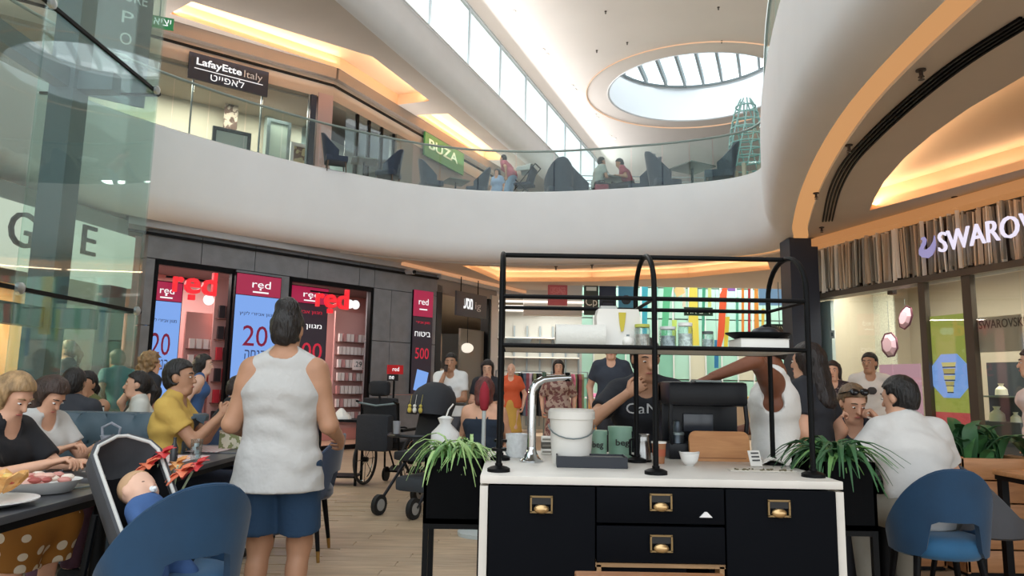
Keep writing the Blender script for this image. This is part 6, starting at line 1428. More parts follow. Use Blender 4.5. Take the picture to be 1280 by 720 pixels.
t = thing('egg_timer', 'small white ball shaped timer on the rack shelf left of the middle post', 'timer', ons(785, 2.74)); b = MB(); b.ball((0, 0, .022), .022, 16, 10); obj('ball', b, bwhite, t, smooth=60); b = MB(); b.cyl((0, 0, .043), (0, 0, .05), .006, n=10); obj('knob', b, steel, t)
t = thing('metal_dish', 'shallow metal dish at the left end of the rack shelf', 'dish', ons(643, 2.82)); b = MB(); b.rings([[V((x*w, y*w*.8, z)) for x, y in ((-1, -1), (1, -1), (1, 1), (-1, 1))] for z, w in ((0, .05), (.03, .07), (.03, .065), (.004, .046))]); obj('pan', b, mat('dish_steel', '#a8aaa8', .25, .9), t); b = MB(); b.box((.0, -.066, .028), (.06, .02, .004)); obj('handle', b, steel, t)
t = thing('white_box_stack', 'white box under the black tray at the right of the rack shelf', 'box', ons(948, 2.85)); b = MB(); b.box((0, 0, .022), (.19, .16, .043), bev=.004); obj('box', b, bwhite, t); b = MB(); b.box((0, 0, .0445), (.192, .162, .003)); obj('lid', b, mat('box_edge', '#bcb9b2', .6), t)
t = thing('serving_tray', 'black flared tray on top of the white box on the rack shelf', 'tray', (ons(948, 2.85)[0], 2.85, SZ+.0465)); b = MB(); b.lathe([(.01, .002), (.09, .002), (.125, .022), (.125, .026), (.088, .006), (.01, .006)], n=30, sx=1.05, sy=.7); obj('pan', b, blackm, t); b = MB(); b.lathe([(.10, .012), (.05, .014)], n=24, sx=1, sy=.7); obj('liner', b, darkm, t)
t = thing('dark_dome', 'dark dome shaped bowl turned over on the black tray', 'bowl', (ons(957, 2.85)[0], 2.85, SZ+.0635)); b = MB(); b.lathe([(.062, 0), (.058, .012), (.045, .026), (.02, .034), (.004, .035)], n=24); obj('dome', b, mat('dome_black', '#22242a', .45), t, smooth=50); b = MB(); b.cyl((0, 0, .033), (0, 0, .042), .008, n=10); obj('knob', b, blackm, t)
# wooden tray table at the bottom edge
a_ = PZ(718, 713, .80); c_ = PZ(903, 717, .80); t = thing('wooden_stool', 'wooden topped stool at the bottom edge before the counter', 'stool', ((a_.x+c_.x)/2, a_.y-.15, 0)); w = c_.x-a_.x
b = MB(); b.box((0, 0, .785), (w, .30, .03), bev=.004); obj('top', b, wood('warm_board', '#8f5a34', '#b0784c', 4), t)
for x in (-w/2+.03, w/2-.03):
    for y in (-.12, .12): b = MB(); b.box((x, y, .385), (.03, .03, .77)); obj('leg', b, blkw, t)
# planters with spider plants
random.seed(21)
def blades(n, seed, L=(.18, .34), w=.008):
    random.seed(seed); out = []
    for k in range(n):
        l = random.uniform(*L); r = random.uniform(.35, .9); b = MB(); rows = []
        for i in range(7):
            f = i/6; x = l*f*r; z = l*(f*1.0-f*f*(.9+.5*r)); ww = w*math.sin(PI*min(.96, f*.85+.15)); rows.append([V((x, -ww, z+ww*.4)), V((x, 0, z)), V((x, ww, z+ww*.4))])
        b.sheet(rows, .0012); out.append(b)
    return out
lgreen = [mat('blade_green', '#5f8a4a', .5, var=.15, scale=20), mat('blade_pale', '#9dbb78', .5), mat('blade_dark', '#35603a', .5)]
bl = [b.mesh('leaf', lgreen[i % 2], 60) for i, b in enumerate(blades(6, 3))]; bd = [b.mesh('leaf', lgreen[2 if i % 3 else 0], 60) for i, b in enumerate(blades(6, 5, (.16, .3), .010))]
def planter(label, plabel, x, y, w, d, z0, z1, leaves, n, seed):
    t = thing('planter', label, 'planter', (x, y, 0)); b = MB()
    for q in ((0, -d/2+.006, w, .012), (0, d/2-.006, w, .012), (-w/2+.006, 0, .012, d), (w/2-.006, 0, .012, d)): b.box((q[0], q[1], (z0+z1)/2), (q[2], q[3], z1-z0))
    b.box((0, 0, z0+.01), (w, d, .02)); obj('box', b, mat('planter_black', '#060709', .6, spec=.06), t); b = MB(); b.box((0, 0, z1-.03), (w-.03, d-.03, .02)); obj('soil', b, mat('soil', '#3a2d22', .9), t)
    for xx in (-w/2+.012, w/2-.012):
        for yy in (-d/2+.012, d/2-.012): b = MB(); b.box((xx, yy, z0/2), (.022, .022, z0)); obj('leg', b, blackm, t)
    for yy in (-d/2+.012, d/2-.012): b = MB(); b.box((0, yy, z0-.011), (w, .02, .02)); obj('stretcher', b, blackm, t)
    random.seed(seed); pl_ = thing('spider_plant', plabel, 'plant', (x, y, z1-.02))
    for k in range(n):
        o = link('leaf', random.choice(leaves), pl_, (random.uniform(-w/2+.05, w/2-.05), random.uniform(-d/2+.04, d/2-.04), 0)); s = random.uniform(.7, 1.15); o.rotation_euler = (0, random.uniform(-.5, .15), random.uniform(0, 2*PI)); o.scale = (s, s, s)
pa = P(531, 572, 2.95); pb = P(606, 572, 2.95)
planter('black box planter on legs at the left end of the counter', 'pale green spider plant in the planter left of the counter', (pa.x+pb.x)/2, 3.07, pb.x-pa.x, .24, P(570, 655, 2.95).z, pa.z, bl, 150, 4)
pa = P(1022, 582, 2.78); pb = P(1095, 582, 2.78)
planter('black box planter on legs at the right end of the counter', 'dark green trailing plant in the planter right of the counter', (pa.x+pb.x)/2+.012, 2.94, pb.x-pa.x-.02, .30, P(1060, 664, 2.78).z, P(1060, 578, 2.78).z, bd, 150, 8)
# leafy planters at right
def broad(seed, L=.30, W=.035):
    random.seed(seed); out = []
    for k in range(5):
        b = MB(); r = random.uniform(.4, .9); rows = []
        for i in range(8):
            f = i/7; x = L*f*r; z = L*(f-f*f*(.35+.5*r)); ww = W*math.sin(PI*min(.97, f*.9+.06))**.8; rows.append([V((x, -ww, z+ww*.3)), V((x, 0, z)), V((x, ww, z+ww*.3))])
        b.sheet(rows, .0015); out.append(b.mesh('leaf', [lgreen[2], mat('leaf_mid', '#4a7a45', .4, var=.2, scale=12)][k % 2], 60))
    return out
brd = broad(4, .46, .045)
for i, (x0, x1, y, n, lab) in enumerate(((2.35, 3.10, 5.35, 46, 'behind the man in white'), (3.15, 3.62, 5.2, 50, 'behind the grey leather chair'), (3.66, 4.2, 5.1, 50, 'at the right edge of the picture'))):
    t = thing('wooden_planter', 'tan wooden planter box '+lab, 'planter', ((x0+x1)/2, y, 0)); b = MB(); w = x1-x0; wd = wood('tan_wood', '#a9744a', '#c08a5c', 4)
    b = MB(); b.box((0, 0, .06), (w-.01, .33, .12)); obj('base', b, blkw, t); b = MB(); b.box((0, 0, .70), (w-.04, .32, .02)); obj('soil', b, mat('soil', '#3a2d22'), t)
    for k in range(5):
        for yy in (-.17, .17): b = MB(); b.box((0, yy, .10+.155*k), (w, .02, .145), bev=.004); obj('plank', b, wd, t)
    for xx in (-w/2+.01, w/2-.01): b = MB(); b.box((xx, 0, .41), (.02, .36, .78)); obj('end_panel', b, wd, t)
    pl_ = thing('leafy_plant', 'broad leaved green plant in the wooden planter '+lab, 'plant', ((x0+x1)/2, y, .71)); random.seed(30+i)
    for k in range(n): o = link('leaf', random.choice(brd), pl_, (random.uniform(-w/2+.06, w/2-.06), random.uniform(-.1, .1), 0)); o.rotation_euler = (0, random.uniform(-.7, .1), random.uniform(0, 6.3)); s = random.uniform(.7, 1.2); o.scale = (s, s, s)
table('tan wooden table at the right edge, before the leafy planters', 3.16, 3.95, 4.25, 4.72, wood('tan_wood', '#a9744a', '#c08a5c'), .75, False)
table('dark table between the two seated men at right, behind the planter', 1.95, 2.55, 4.30, 4.62)
t = thing('side_table', 'small black table with a white pile by the shop window at mid left', 'table', (-2.12, 8.9, 0)); b = MB(); b.box((0, 0, .77), (.6, .4, .03)); obj('tabletop', b, blackm, t)
for x in (-.27, .27):
    for y in (-.17, .17): b = MB(); b.box((x, y, .38), (.03, .03, .76)); obj('leg', b, blackm, t)
b = MB(); b.box((0, 0, .10), (.54, .34, .02)); obj('lower_shelf', b, blackm, t)
t = thing('paper_pile', 'small white crumpled pile on the small black table', 'paper', (-2.1, 8.9, .786)); b = MB(); random.seed(8); b.lathe([(.15, 0), (.13, .03), (.07, .07), (.03, .12), (.01, .13)], n=12); b.v = [(x*random.uniform(.8, 1.2), y*random.uniform(.8, 1.2), z) for x, y, z in b.v]; obj('pile', b, bwhite, t)
# ------------------------------------------------------------------ wheelchair
WCX, WCY = -1.47, 8.75
t = thing('wheelchair', 'black wheelchair with big spoked wheels before the grey stone wall', 'wheelchair', (WCX, WCY, 0), R(-16))
for q in (-1, 1):
    b = MB(); c = V((q*.30, 0, .305)); b.tube([c+V((0, .285*math.cos(2*PI*k/32), .285*math.sin(2*PI*k/32))) for k in range(32)], .018, 8, closed=True); wh = obj('wheel', b, mat('tyre_black', '#1a1a1c', .7), t)
    b = MB(); b.tube([c+V((q*.03, .255*math.cos(2*PI*k/32), .255*math.sin(2*PI*k/32))) for k in range(32)], .008, 6, closed=True); obj('push_rim', b, chrome, wh)
    b = MB(); b.cyl(c-V((.03, 0, 0)), c+V((.03, 0, 0)), .03, n=12)
    for k in range(8): b.cyl(c, c+V((0, .275*math.cos(PI*k/4), .275*math.sin(PI*k/4))), .004, n=5)
    obj('spokes', b, blackm, wh)
    b = MB(); b.cyl((q*.22-.015, .42, .09), (q*.22+.015, .42, .09), .09, n=18); obj('caster', b, blackm, t)
    b = MB(); b.tube([(q*.24, .42, .1), (q*.24, .40, .46), (q*.24, -.22, .46), (q*.24, -.28, 1.0), (q*.24, -.40, 1.02)], .014, 8); b.tube([(q*.26, -.2, .68), (q*.26, .25, .68)], .02, 8); obj('side_frame', b, blackm, t)
    b = MB(); b.box((q*.14, .56, .14), (.2, .18, .02), mx=Mx.Rotation(.3, 3, 'X')); b.cyl((q*.2, .42, .42), (q*.16, .54, .15), .012, n=8); obj('footrest', b, blackm, t)
b = MB(); b.box((0, .08, .50), (.44, .46, .09), bev=.03); obj('seat', b, cloth('wheelseat', '#1c1d21'), t)
b = MB(); b.box((0, -.23, .80), (.44, .08, .52), bev=.03, mx=Mx.Rotation(R(6), 3, 'X')); obj('backrest', b, cloth('wheelseat', '#1c1d21'), t); b = MB(); b.box((0, -.30, 1.17), (.26, .12, .18), bev=.05); b.cyl((0, -.28, 1.0), (0, -.3, 1.14), .015, n=8); obj('headrest', b, cloth('wheelseat', '#1c1d21'), t, smooth=60)
b = MB(); b.box((0, -.38, .66), (.42, .18, .42), bev=.05); obj('rear_pouch', b, cloth('pouch', '#26282e'), t); b = MB(); b.tube([(-.24, -.36, 1.0), (0, -.38, .97), (.24, -.36, 1.0)], .012, 8); obj('rear_bar', b, steel, t)
# ------------------------------------------------------------------ pushchair
t = thing('pushchair', 'dark pushchair with hood, hanging toy and white bag beside the planter', 'stroller', (-.86, 7.15, 0), R(-28))
fr_m = mat('frame_charcoal', '#26282d', .4, .5)
for q in (-1, 1):
    b = MB(); b.tube([(q*.22, -.38, .1), (q*.22, .1, .52), (q*.22, .38, .92), (q*.22, .46, 1.0)], .015, 8); b.tube([(q*.24, .32, .1), (q*.22, -.02, .48)], .015, 8); obj('side_frame', b, fr_m, t)
    b = MB(); b.cyl((q*.26-.022, .32, .115), (q*.26+.022, .32, .115), .115, n=24); w_ = obj('wheel', b, mat('tyre_black', '#1a1a1c'), t); b = MB(); b.cyl((q*.26-.026, .32, .115), (q*.26+.026, .32, .115), .065, n=18); obj('hub', b, mat('hub_grey', '#9a9a98', .5), w_)
    b = MB(); b.cyl((q*.20-.022, -.40, .095), (q*.20+.022, -.40, .095), .095, n=24); w_ = obj('wheel', b, mat('tyre_black', '#1a1a1c'), t); b = MB(); b.cyl((q*.20-.026, -.40, .095), (q*.20+.026, -.40, .095), .055, n=18); obj('hub', b, mat('hub_grey', '#9a9a98'), w_)
b = MB(); b.tube([(-.22, .46, 1.0), (-.18, .49, 1.03), (.18, .49, 1.03), (.22, .46, 1.0)], .017, 8); obj('handlebar', b, fr_m, t)
b = MB(); b.tube([(.24*math.cos(PI*k/14), -.20-.16*math.sin(PI*k/14), .74) for k in range(15)], .016, 8); obj('bumper_bar', b, fr_m, t)
b = MB(); b.box((0, -.05, .54), (.36, .38, .09), bev=.03); b.box((0, .16, .80), (.36, .08, .52), bev=.03, mx=Mx.Rotation(R(-18), 3, 'X')); obj('seat', b, cloth('pushseat', '#25272c'), t)
g = []
for i in range(7):
    a = R(5+115*i/6); g.append([V((.215*math.cos(PI*j/12), .18-.34*math.cos(a)*math.sin(PI*j/12)**.6*.9+.0, .92+.33*math.sin(a)*math.sin(PI*j/12)**.7)) for j in range(13)])
b = MB(); b.sheet(g, .012); obj('hood', b, cloth('pushhood', '#2b2d32'), t, smooth=60)
for x, c in ((-.06, '#c9b44a'), (.0, '#dcdad2'), (.07, '#b8a84a')):
    b = MB(); b.ball((x, -.16, .98), (.022, .018, .03), 10, 8); b.ball((x, -.16, 1.02), .017, 10, 8); b.cyl((x, -.155, 1.03), (x, -.13, 1.13), .002, n=5); obj('hanging_toy', b, mat('toy_'+c[1:], c, .6), t, smooth=60)
b = MB(); b.box((0, .05, .27), (.36, .5, .14), bev=.04); obj('basket', b, cloth('pushbasket', '#3c4046'), t)
t = thing('white_bag', 'white knotted plastic bag hanging at the pushchair handle side', 'bag', (-.60, 6.75, .55)); b = MB(); random.seed(12); b.lathe([(.02, 0), (.12, .02), (.15, .12), (.12, .24), (.05, .32), (.07, .37), (.03, .39)], n=20, sy=.8); b.v = [(x*(1+.15*math.sin(14*z+5*math.atan2(y, x))), y*(1+.12*math.sin(17*z)), z) for x, y, z in b.v]; obj('sack', b, mat('bag_white', '#e4e4e2', .5, bump=.5, bscale=20), t, smooth=60)
b = MB(); b.tube([(0, 0, .38), (.02, .03, .45), (.06, .06, .50)], .008, 6); obj('knot', b, bwhite, t)
t = thing('cup_holder', 'grey cup clipped to the pushchair frame', 'cup', (-1.08, 6.86, .76)); b = MB(); b.lathe([(.03, 0), (.038, .12), (.034, .12), (.026, .004)], n=16); obj('cup', b, mat('cup_grey', '#8f9196', .5), t); b = MB(); b.tube([(.038, 0, .06), (.07, .03, .06), (.09, .06, .05)], .008, 6); obj('clip', b, blackm, t)
t = thing('umbrella_folded', 'folded red parasol with pale pole behind the spider plant', 'umbrella', (P(605, 520, 6.1).x, 6.1, 0)); b = MB(); b.cyl((0, 0, .02), (0, 0, 1.04), .017, n=10); b.lathe([(.2, 0), (.2, .03), (.03, .05)], n=20); obj('pole', b, mat('pole_pale', '#b8c0c0', .4), t); b = MB(); b.lathe([(.02, 1.02), (.035, 1.04), (.045, 1.12), (.04, 1.2), (.02, 1.25), (.005, 1.27)], n=14); obj('closed_canopy', b, cloth('parasol_red', '#9c2434'), t, smooth=60)
# ================================================================== PEOPLE
C = cloth
def at(px, Y): return P(px, 480, Y).x, Y
# woman in the white tank top, seen from behind
I = person('woman with dark bun, back turned, in a white sleeveless top and denim shorts', -1.10, 3.45, 2, H=1.60, w=1.16, fem=True, skin='tan', hair=('bun', '#17110f'), top=('tank', C('greywhite', '#b9b7b4', bump=.9, bscale=9)), bottom=('shorts', C('denim', '#22405f')),
           hem=-.15, flare=.04, vx=.009, L=(-.23, .20, .98), Rr=(.235, .22, .96), pl=(-.12, -1, -.2), pr=(.16, -1, -.2), hpitch=-4, hyaw=-6, shoes='#2a2a2c', wide=True)
# left side
I = person('woman with long blonde hair in black and a mustard polka dot skirt, head bowed', -2.76, 3.74, -98, 'sit', H=1.60, fem=True, w=1.05, skin='light', hair=('long', '#a1815a'), top=('tee', C('black', '#1c1c20')), bottom=('skirt', pattern('polka', '#9a6420', '#e2d4bd', 13, .33)), lean=16, hpitch=-30, hyaw=-4, vx=.010, L=(-.12, .52, .80), Rr=(.10, .50, .82), sleeve=.75)
I = person('woman with brown bob in a white tee, head bowed over the table', -3.06, 4.50, -104, 'sit', H=1.58, fem=True, w=1.12, skin='light', hair=('bob', '#3a2820'), top=('tee', C('whitetee', '#c9c7c3')), bottom=('pants', C('plum', '#5a3a48')), lean=18, hpitch=-38, vx=.011, L=(-.14, .46, .82), Rr=(.14, .46, .82))
yl = person('man with short dark hair in a yellow tee, hands joined', -2.36, 4.98, -78, 'sit', H=1.72, skin='tan', hair=('short', '#17120f'), top=('tee', C('yellow', '#c9a552')), bottom=('pants', C('navyj', '#2a3244')), vx=.010, L=(-.05, .34, 1.0), Rr=(.06, .34, 1.0), hyaw=-8, lean=2, curl=1.0, palm=((1, 0, .2), (-1, 0, .2)), seat=.50)
person('smiling dark haired woman in olive straps at the green topped table', *at(122, 6.65), 170, 'sit', H=1.66, fem=True, skin='tan', hair=('pony', '#1a1412'), top=('vest', C('olive', '#5e6238')), bottom=('pants', C('dk', '#2a2a30')), vx=.013, lean=12, hyaw=10, hpitch=-6, L=(-.08, .36, 1.08), Rr=(.18, .4, .82), seat=.46)
person('person with short dark hair, back turned, between the woman in white and the smiling woman', *at(86, 5.72), 10, 'sit', H=1.68, skin='tan', hair=('short', '#1e1714'), top=('tee', C('darkgrey', '#33343a')), bottom=('pants', C('dk', '#2a2a30')), vx=.013, lean=8)
person('woman with dark tied hair and white blouse, turned left, behind the banquette', *at(186, 6.55), 118, 'sit', H=1.66, fem=True, skin='light', hair=('pony', '#1d1512'), top=('tee', C('whiteb', '#cfcdc4')), bottom=('pants', C('dk', '#2a2a30')), vx=.013, lean=8, sleeve=.8, L=(-.1, .26, .82), Rr=(.16, .26, .82))
person('person in a teal top bending beside the curly haired woman', *at(158, 8.35), 60, H=1.62, skin='tan', hair=('short', '#3a2c22'), top=('tee', C('tealtop', '#3f7f86')), bottom=('pants', C('dk', '#2a2a30')), vx=.014, lean=24)
person('woman with curly light brown hair in a dark top, by the left screen', *at(176, 7.1), -30, H=1.50, fem=True, skin='light', hair=('curly', '#8a6a45'), top=('tee', C('blacktop', '#23242a')), bottom=('pants', C('dk', '#2a2a30')), vx=.013, lean=8, hyaw=-20)
person('woman with long dark hair in a blue sleeveless dress before the left window', *at(240, 7.9), -68, H=1.52, fem=True, skin='pale', hair=('long', '#17110f'), top=('tank', C('bluedress', '#3c5c8c')), bottom=('skirt', C('bluedress', '#3c5c8c')), vx=.013, lean=10, hyaw=-10)
person('boy in a black tee with white sleeve stripe, seated past the man in yellow', *at(276, 6.45), -62, 'sit', H=1.58, skin='light', hair=('short', '#2c1c16'), top=('tee', C('blacktee2', '#1b1c22')), bottom=('pants', C('dk', '#2a2a30')), vx=.012, lean=14, hpitch=-14, L=(-.12, .42, .80), Rr=(.14, .46, .80), seat=.48)
person('woman in a black jacket walking behind the shaft glass, hair tied back', *at(82, 8.7), 100, H=1.68, fem=True, skin='light', hair=('pony', '#6e5238'), top=('jacket', C('jacket', '#20242c')), bottom=('pants', C('dk', '#2a2a30')), vx=.016)
# baby in the bassinet
def baby():
    t = thing('person', 'baby with a dummy in a blue suit lying in the bassinet', 'person', (-1.53, 2.98, 0)); F = Field((-.2, -.45, .45), (.35, .35, 1.05), .008); h = V((.035, -.04, .80)); ft_ = V((.22, -.16, .60)); ax_ = V((.52, -.38, -.70)).normalized()
    fwd = V((.80, -.25, .50)).normalized(); upv = (-ax_-fwd*(-ax_).dot(fwd)).normalized(); rt = fwd.cross(upv); Rm = Mx((rt, fwd, upv)).transposed()
    hp = lambda v: h+Rm @ V(v)
    F.put(Ell(hp((0, -.012, .012)), (.062, .072, .066), Rm), .02); F.put(Ell(hp((0, .014, -.025)), (.05, .05, .045), Rm), .03); F.put(Cap(hp((0, .062, -.004)), hp((0, .068, -.016)), .007, .009), .01)
    for q in (-1, 1): F.put(Ell(hp((q*.061, -.008, -.006)), (.007, .013, .018), Rm), .008); F.put(Ell(hp((q*.03, .034, -.03)), (.02, .018, .018), Rm), .02)
    b1 = h+ax_*.10; b2 = h+ax_*.30; F.put(Cap(h+ax_*.04, b1, .03, .035), .02); F.put(Cap(b1, b2, .06, .07), .03)
    for q in (-1, 1): F.put(Cap(b1+rt*q*.06, b1+rt*q*.09+ax_*.10+fwd*.05, .024, .02), .02); F.put(Cap(b2+rt*q*.04, b2+rt*q*.07+ax_*.12+fwd*.03, .035, .026), .02)
    mb = MB(); F.into(mb)
    for q in (-1, 1): hand(mb, b1+rt*q*.09+ax_*.10+fwd*.05, ax_+fwd*.3, fwd*-1, .45, q, .9)
    obj('body', mb, skin_mat('pale'), t, smooth=60)
    G = Field((-.2, -.45, .45), (.35, .35, 1.05), .009)
    G.put(Cap(b1+ax_*.0, b2, .072, .082), .03)
    for q in (-1, 1): G.put(Cap(b1+rt*q*.05, b1+rt*q*.085+ax_*.085+fwd*.04, .034, .030), .03); G.put(Cap(b2+rt*q*.04, b2+rt*q*.07+ax_*.10+fwd*.03, .044, .036), .03)
    m = MB(); G.into(m); obj('romper', m, C('babyblue', '#3c5c8e'), t, smooth=60)
    G = Field((-.2, -.2, .6), (.3, .3, 1.0), .008); G.put(Ell(hp((0, -.016, .018)), (.0645, .0735, .067), Rm), .02); G.cut(hp((0, .02, .03)), Rm @ V((0, .8, -.5))); m = MB(); G.into(m); obj('hair', m, mat('baby_hair', '#c09a76', .7), t, smooth=60)
    m = MB()
    for q in (-1, 1): m.ball(hp((q*.026, .054, .004)), (.009, .005, .003), 8, 6, Rm)
    obj('eyes', m, mat('eye_iris', '#2a1a12'), t)
    m = MB(); m.ball(hp((0, .070, -.034)), (.020, .006, .014), 12, 6, Rm); m.ball(hp((0, .080, -.034)), (.008, .008, .008), 10, 6, Rm); obj('dummy', m, mat('dummy_white', '#e8ecee', .4), t)
baby()
# middle
I = person('man in a white printed tee drinking, standing behind the pushchair', *at(563, 9.3), 176, H=1.63, skin='tan', hair=('short', '#17120f'), top=('tee', C('whitetee2', '#dcdcda')), bottom=('pants', C('greyp', '#4a4a50')), vx=.012, Rr=(.05, .20, 1.36), L=(-.06, .24, 1.02), hpitch=-4, curl=1.0)
b = MB(); b.ball((0, 0, 0), (.055, .006, .07), 14, 8); obj('shirt_print', b, mat('print_grey_dark', '#5a5c60', .6), I['root'], I['chest']+I['fr']*.148-I['t']*.06)
r = I['root']; b = MB(); w_ = I['wr'][1]; b.lathe([(.02, 0), (.028, .08), (.024, .08), (.018, .003)], (w_.x-.03, w_.y+.08, w_.z+.03), 12); t = thing('drink_cup', 'small dark cup in the hand of the man in the white printed tee', 'cup', r.location); t.rotation_euler = r.rotation_euler; obj('cup', b, mat('cup_dark', '#3a2c26', .5), t); b = MB(); b.lathe([(.029, .078), (.029, .088), (.01, .09)], (w_.x-.03, w_.y+.08, w_.z+.03), 12); obj('lid', b, blackm, t)
person('woman with long dark hair in dark clothes, right of the man drinking', *at(609, 9.4), 178, H=1.55, fem=True, skin='light', hair=('long', '#1d1412'), top=('tee', C('blacktop', '#23242a')), bottom=('pants', C('dk', '#2a2a30')), vx=.013, hpitch=-12, L=(-.1, .25, 1.0), Rr=(.1, .25, 1.0))
person('woman with red brown hair and bare back, seated past the planter', *at(606, 6.9), -8, 'sit', H=1.68, fem=True, w=1.12, skin='light', hair=('bob', '#5a2a26'), top=('strap', C('blackstrap', '#1e2a3a')), bottom=('pants', C('bluejean', '#3a5a86')), vx=.012, seat=.44)
t = thing('stool', 'low dark stool under the woman with the bare back', 'stool', (at(606, 6.9)[0], 6.9, 0)); b = MB(); b.lathe([(.19, .385), (.2, .40), (.19, .42)], n=22); obj('seat', b, blkw, t)
for k in range(4): b = MB(); a = PI/4+k*PI/2; b.cyl((.17*math.cos(a), .17*math.sin(a), 0), (.13*math.cos(a), .13*math.sin(a), .39), .015, n=8); obj('leg', b, blkw, t)
m_ = person('shop dummy in an orange top and yellow skirt before the clothes store', *at(639, 12.9), 172, H=1.62, fem=True, skin='pale', hair=('none', '#c9a58c'), top=('tee', C('orange', '#d9603a')), bottom=('skirt', C('mustard', '#cfa550')), vx=.016); m_['root']['category'] = 'mannequin'; m_['root'].name = 'mannequin'
person('woman in a long patterned dress walking in the clothes store entrance', *at(698, 11.0), 178, H=1.62, fem=True, w=1.08, skin='light', hair=('long', '#1d1412'), top=('tee', pattern('dress_print', '#b39a8c', '#7a4f4c', 16, .5, 'noise')), bottom=('skirt', pattern('dress_print', '#b39a8c', '#7a4f4c')), vx=.013, sleeve=.9)
person('man in a dark tee walking away from the clothes store, left of the barista', *at(764, 9.6), 170, H=1.86, skin='light', hair=('short', '#6a4f3a'), top=('tee', C('slate', '#353b47')), bottom=('pants', C('dk', '#2a2a30')), vx=.013)
# barista and server behind the counter
I = person('barista in a black lettered tee behind the counter, one arm raised', P(806, 480, 3.85).x, 3.85, 172, H=1.51, skin='tan', hair=('short', '#1a1310'), top=('tee', C('blacktee', '#191b22')), bottom=('pants', C('dk', '#2a2a30')), vx=.009, lean=12, hpitch=-14, hyaw=14, Rr=(.10, .27, 1.21), pr=(1, .1, -.8), L=(-.22, .26, .96), curl=.7, palm=((0, 0, -1), (-.3, -1, 0)), sleeve=.6)
chest_text(I, 'CaMe', .21, .055, mat('print_silver', '#d8dadc', .5), .05)
person('server in a white tank top seen side on, arm stretched over the coffee machine', P(972, 480, 3.72).x, 3.78, 68, H=1.58, skin='brown', hair=('crop', '#14100e'), top=('tank', C('whitetank', '#dcdad6')), bottom=('pants', C('dk', '#2a2a30')), vx=.009, L=(-.50, .26, 1.30), pl=(0, -.6, .5), Rr=(.2, .3, .98), curl=.5, palm=((0, 0, -1), (0, 0, -1)), w=1.0, hpitch=-8)
person('woman with long dark hair in black standing right of the server', P(1013, 480, 4.3).x, 4.3, 40, H=1.52, fem=True, skin='light', hair=('long', '#1f1512'), top=('tee', C('blacktop', '#23242a')), bottom=('pants', C('dk', '#2a2a30')), vx=.012)
# right
I = person('young man with sunglasses on his head, seated, hands at his face', *at(1056, 4.85), 168, 'sit', H=1.66, skin='light', hair=('short', '#6e573f'), top=('tee', C('navytee', '#2a3040')), bottom=('pants', C('dk', '#2a2a30')), vx=.009, lean=16, hpitch=-22, hyaw=12, L=(-.13, .30, 1.05), Rr=(.15, .30, 1.03), pl=(-.7, .1, -1), pr=(.7, .1, -1), curl=.9, palm=((1, -.3, 0), (-1, -.3, 0)))
hp = I['hp']; t = thing('sunglasses', 'dark sunglasses pushed up on the young man\'s hair', 'sunglasses', I['root'].location); t.rotation_euler = I['root'].rotation_euler
for q in (-1, 1): b = MB(); b.ball(hp((q*.034, .062, .108)), (.031, .014, .024), 14, 8, I['Rh'] @ Mx.Rotation(R(35), 3, 'X')); obj('lens', b, mat('lens_black', '#16161a', .15), t, smooth=60)
b = MB(); b.tube([hp((-.085, -.03, .055)), hp((-.078, .03, .09)), hp((-.062, .062, .11)), hp((0, .075, .115)), hp((.062, .062, .11)), hp((.078, .03, .09)), hp((.085, -.03, .055))], .004, 6); obj('frame', b, blackm, t)
t = shell_chair('navy barrel chair under the young man with the sunglasses', (*at(1056, 4.95), 0), R(170), navyv, navyv)
person('man with black hair in a white tee, back turned, seated on the blue chair', 2.27, 3.97, 4, 'sit', H=1.66, w=1.10, skin='light', hair=('short', '#14100f'), top=('tee', C('whitetee4', '#d2d0cd')), bottom=('pants', C('khaki', '#8a8478')), vx=.009, lean=14, hpitch=-10, hyaw=25, L=(-.30, .40, .84), Rr=(.22, .40, .84), seat=.50, sleeve=.7)
I = person('man in a white tee with a small print standing by the jewellery window', *at(1088, 8.3), 158, H=1.68, skin='tan', hair=('short', '#14100f'), top=('tee', C('whitetee3', '#d9d3cc')), bottom=('pants', C('dk', '#2a2a30')), vx=.011, hyaw=-25)
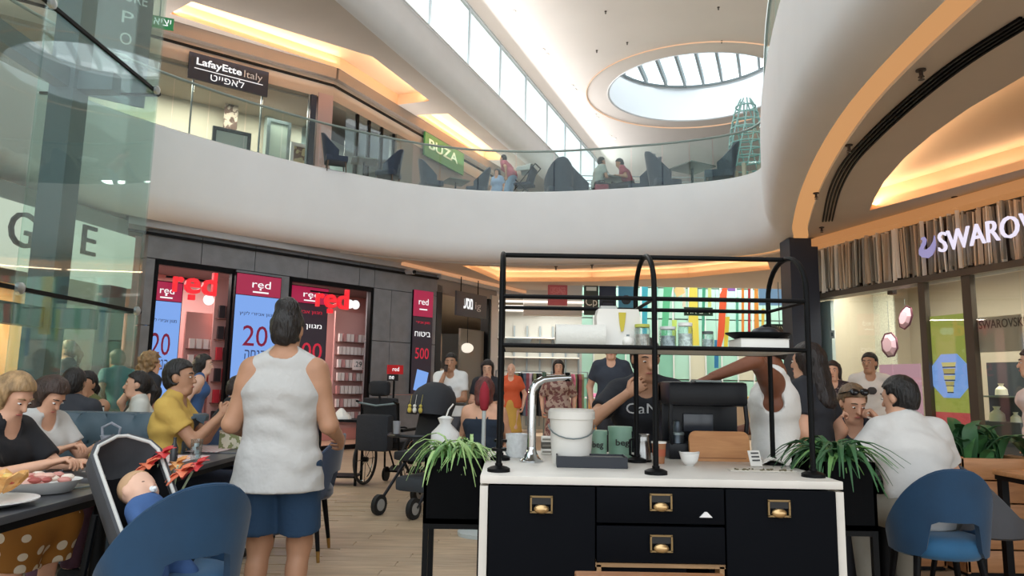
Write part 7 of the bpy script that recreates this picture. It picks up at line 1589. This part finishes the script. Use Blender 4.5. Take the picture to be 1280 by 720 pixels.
b = MB(); b.ball((0, 0, 0), (.05, .006, .045), 14, 8); o = obj('shirt_print', b, mat('print_dark2', '#3a3434', .7), I['root'], I['chest']+I['fr']*.155-I['t']*.0)
person('woman in a dark flowered top, hand on her hair, near the navy column', *at(1042, 8.0), 150, H=1.56, fem=True, skin='light', hair=('long', '#221512'), top=('tee', pattern('flowered', '#33262b', '#7a6a66', 20, .42, 'noise')), bottom=('pants', pattern('floral_green', '#5a8a58', '#d8d4c4', 14, .5, 'noise')), vx=.012, Rr=(.14, .12, 1.42), pr=(1, .3, -.3), curl=.6, palm=((1, 0, 0), (-1, 0, .2)))
person('woman with long dark hair at the right edge, in a pale pink top', *at(1296, 5.75), 60, H=1.60, fem=True, skin='light', hair=('long', '#2a1a14'), top=('tank', C('palepink', '#d9c2bc')), bottom=('pants', C('dk', '#2a2a30')), vx=.012)
# upstairs
def atu(px, Y): return P(px, 205, Y).x, Y
person('person in a pink top leaning at the upstairs balustrade by the pushchair', *atu(640, 14.2), 60, z0=UZ, H=1.2, fem=True, skin='light', hair=('short', '#2a1c16'), top=('tee', C('pinktop', '#c9707c')), bottom=('pants', C('paleblue', '#9ab0cf')), vx=.017, lean=30)
person('person in pale grey seated left at the upstairs table', *atu(746, 14.15), -70, 'sit', z0=UZ, H=1.38, seat=.38, skin='tan', hair=('short', '#1a1512'), top=('tee', C('palegrey', '#a3aaa2')), bottom=('pants', C('dk', '#2a2a30')), vx=.017, lean=12, L=(-.12, .3, .66), Rr=(.12, .3, .66))
person('person in a red tee bowed over the upstairs table from the right', *atu(788, 14.1), 80, 'sit', z0=UZ, H=1.38, seat=.38, skin='tan', hair=('short', '#1a1512'), top=('tee', C('redtee', '#a0404c')), bottom=('pants', C('dk', '#2a2a30')), vx=.017, lean=26, hpitch=-20, L=(-.12, .25, .66), Rr=(.12, .25, .66))
person('dark haired person seen far back upstairs near the second table', *atu(622, 15.5), 150, z0=UZ, H=1.2, fem=True, skin='light', hair=('long', '#1d1412'), top=('tee', C('paleblue', '#9ab0cf')), bottom=('pants', C('dk', '#2a2a30')), vx=.018)
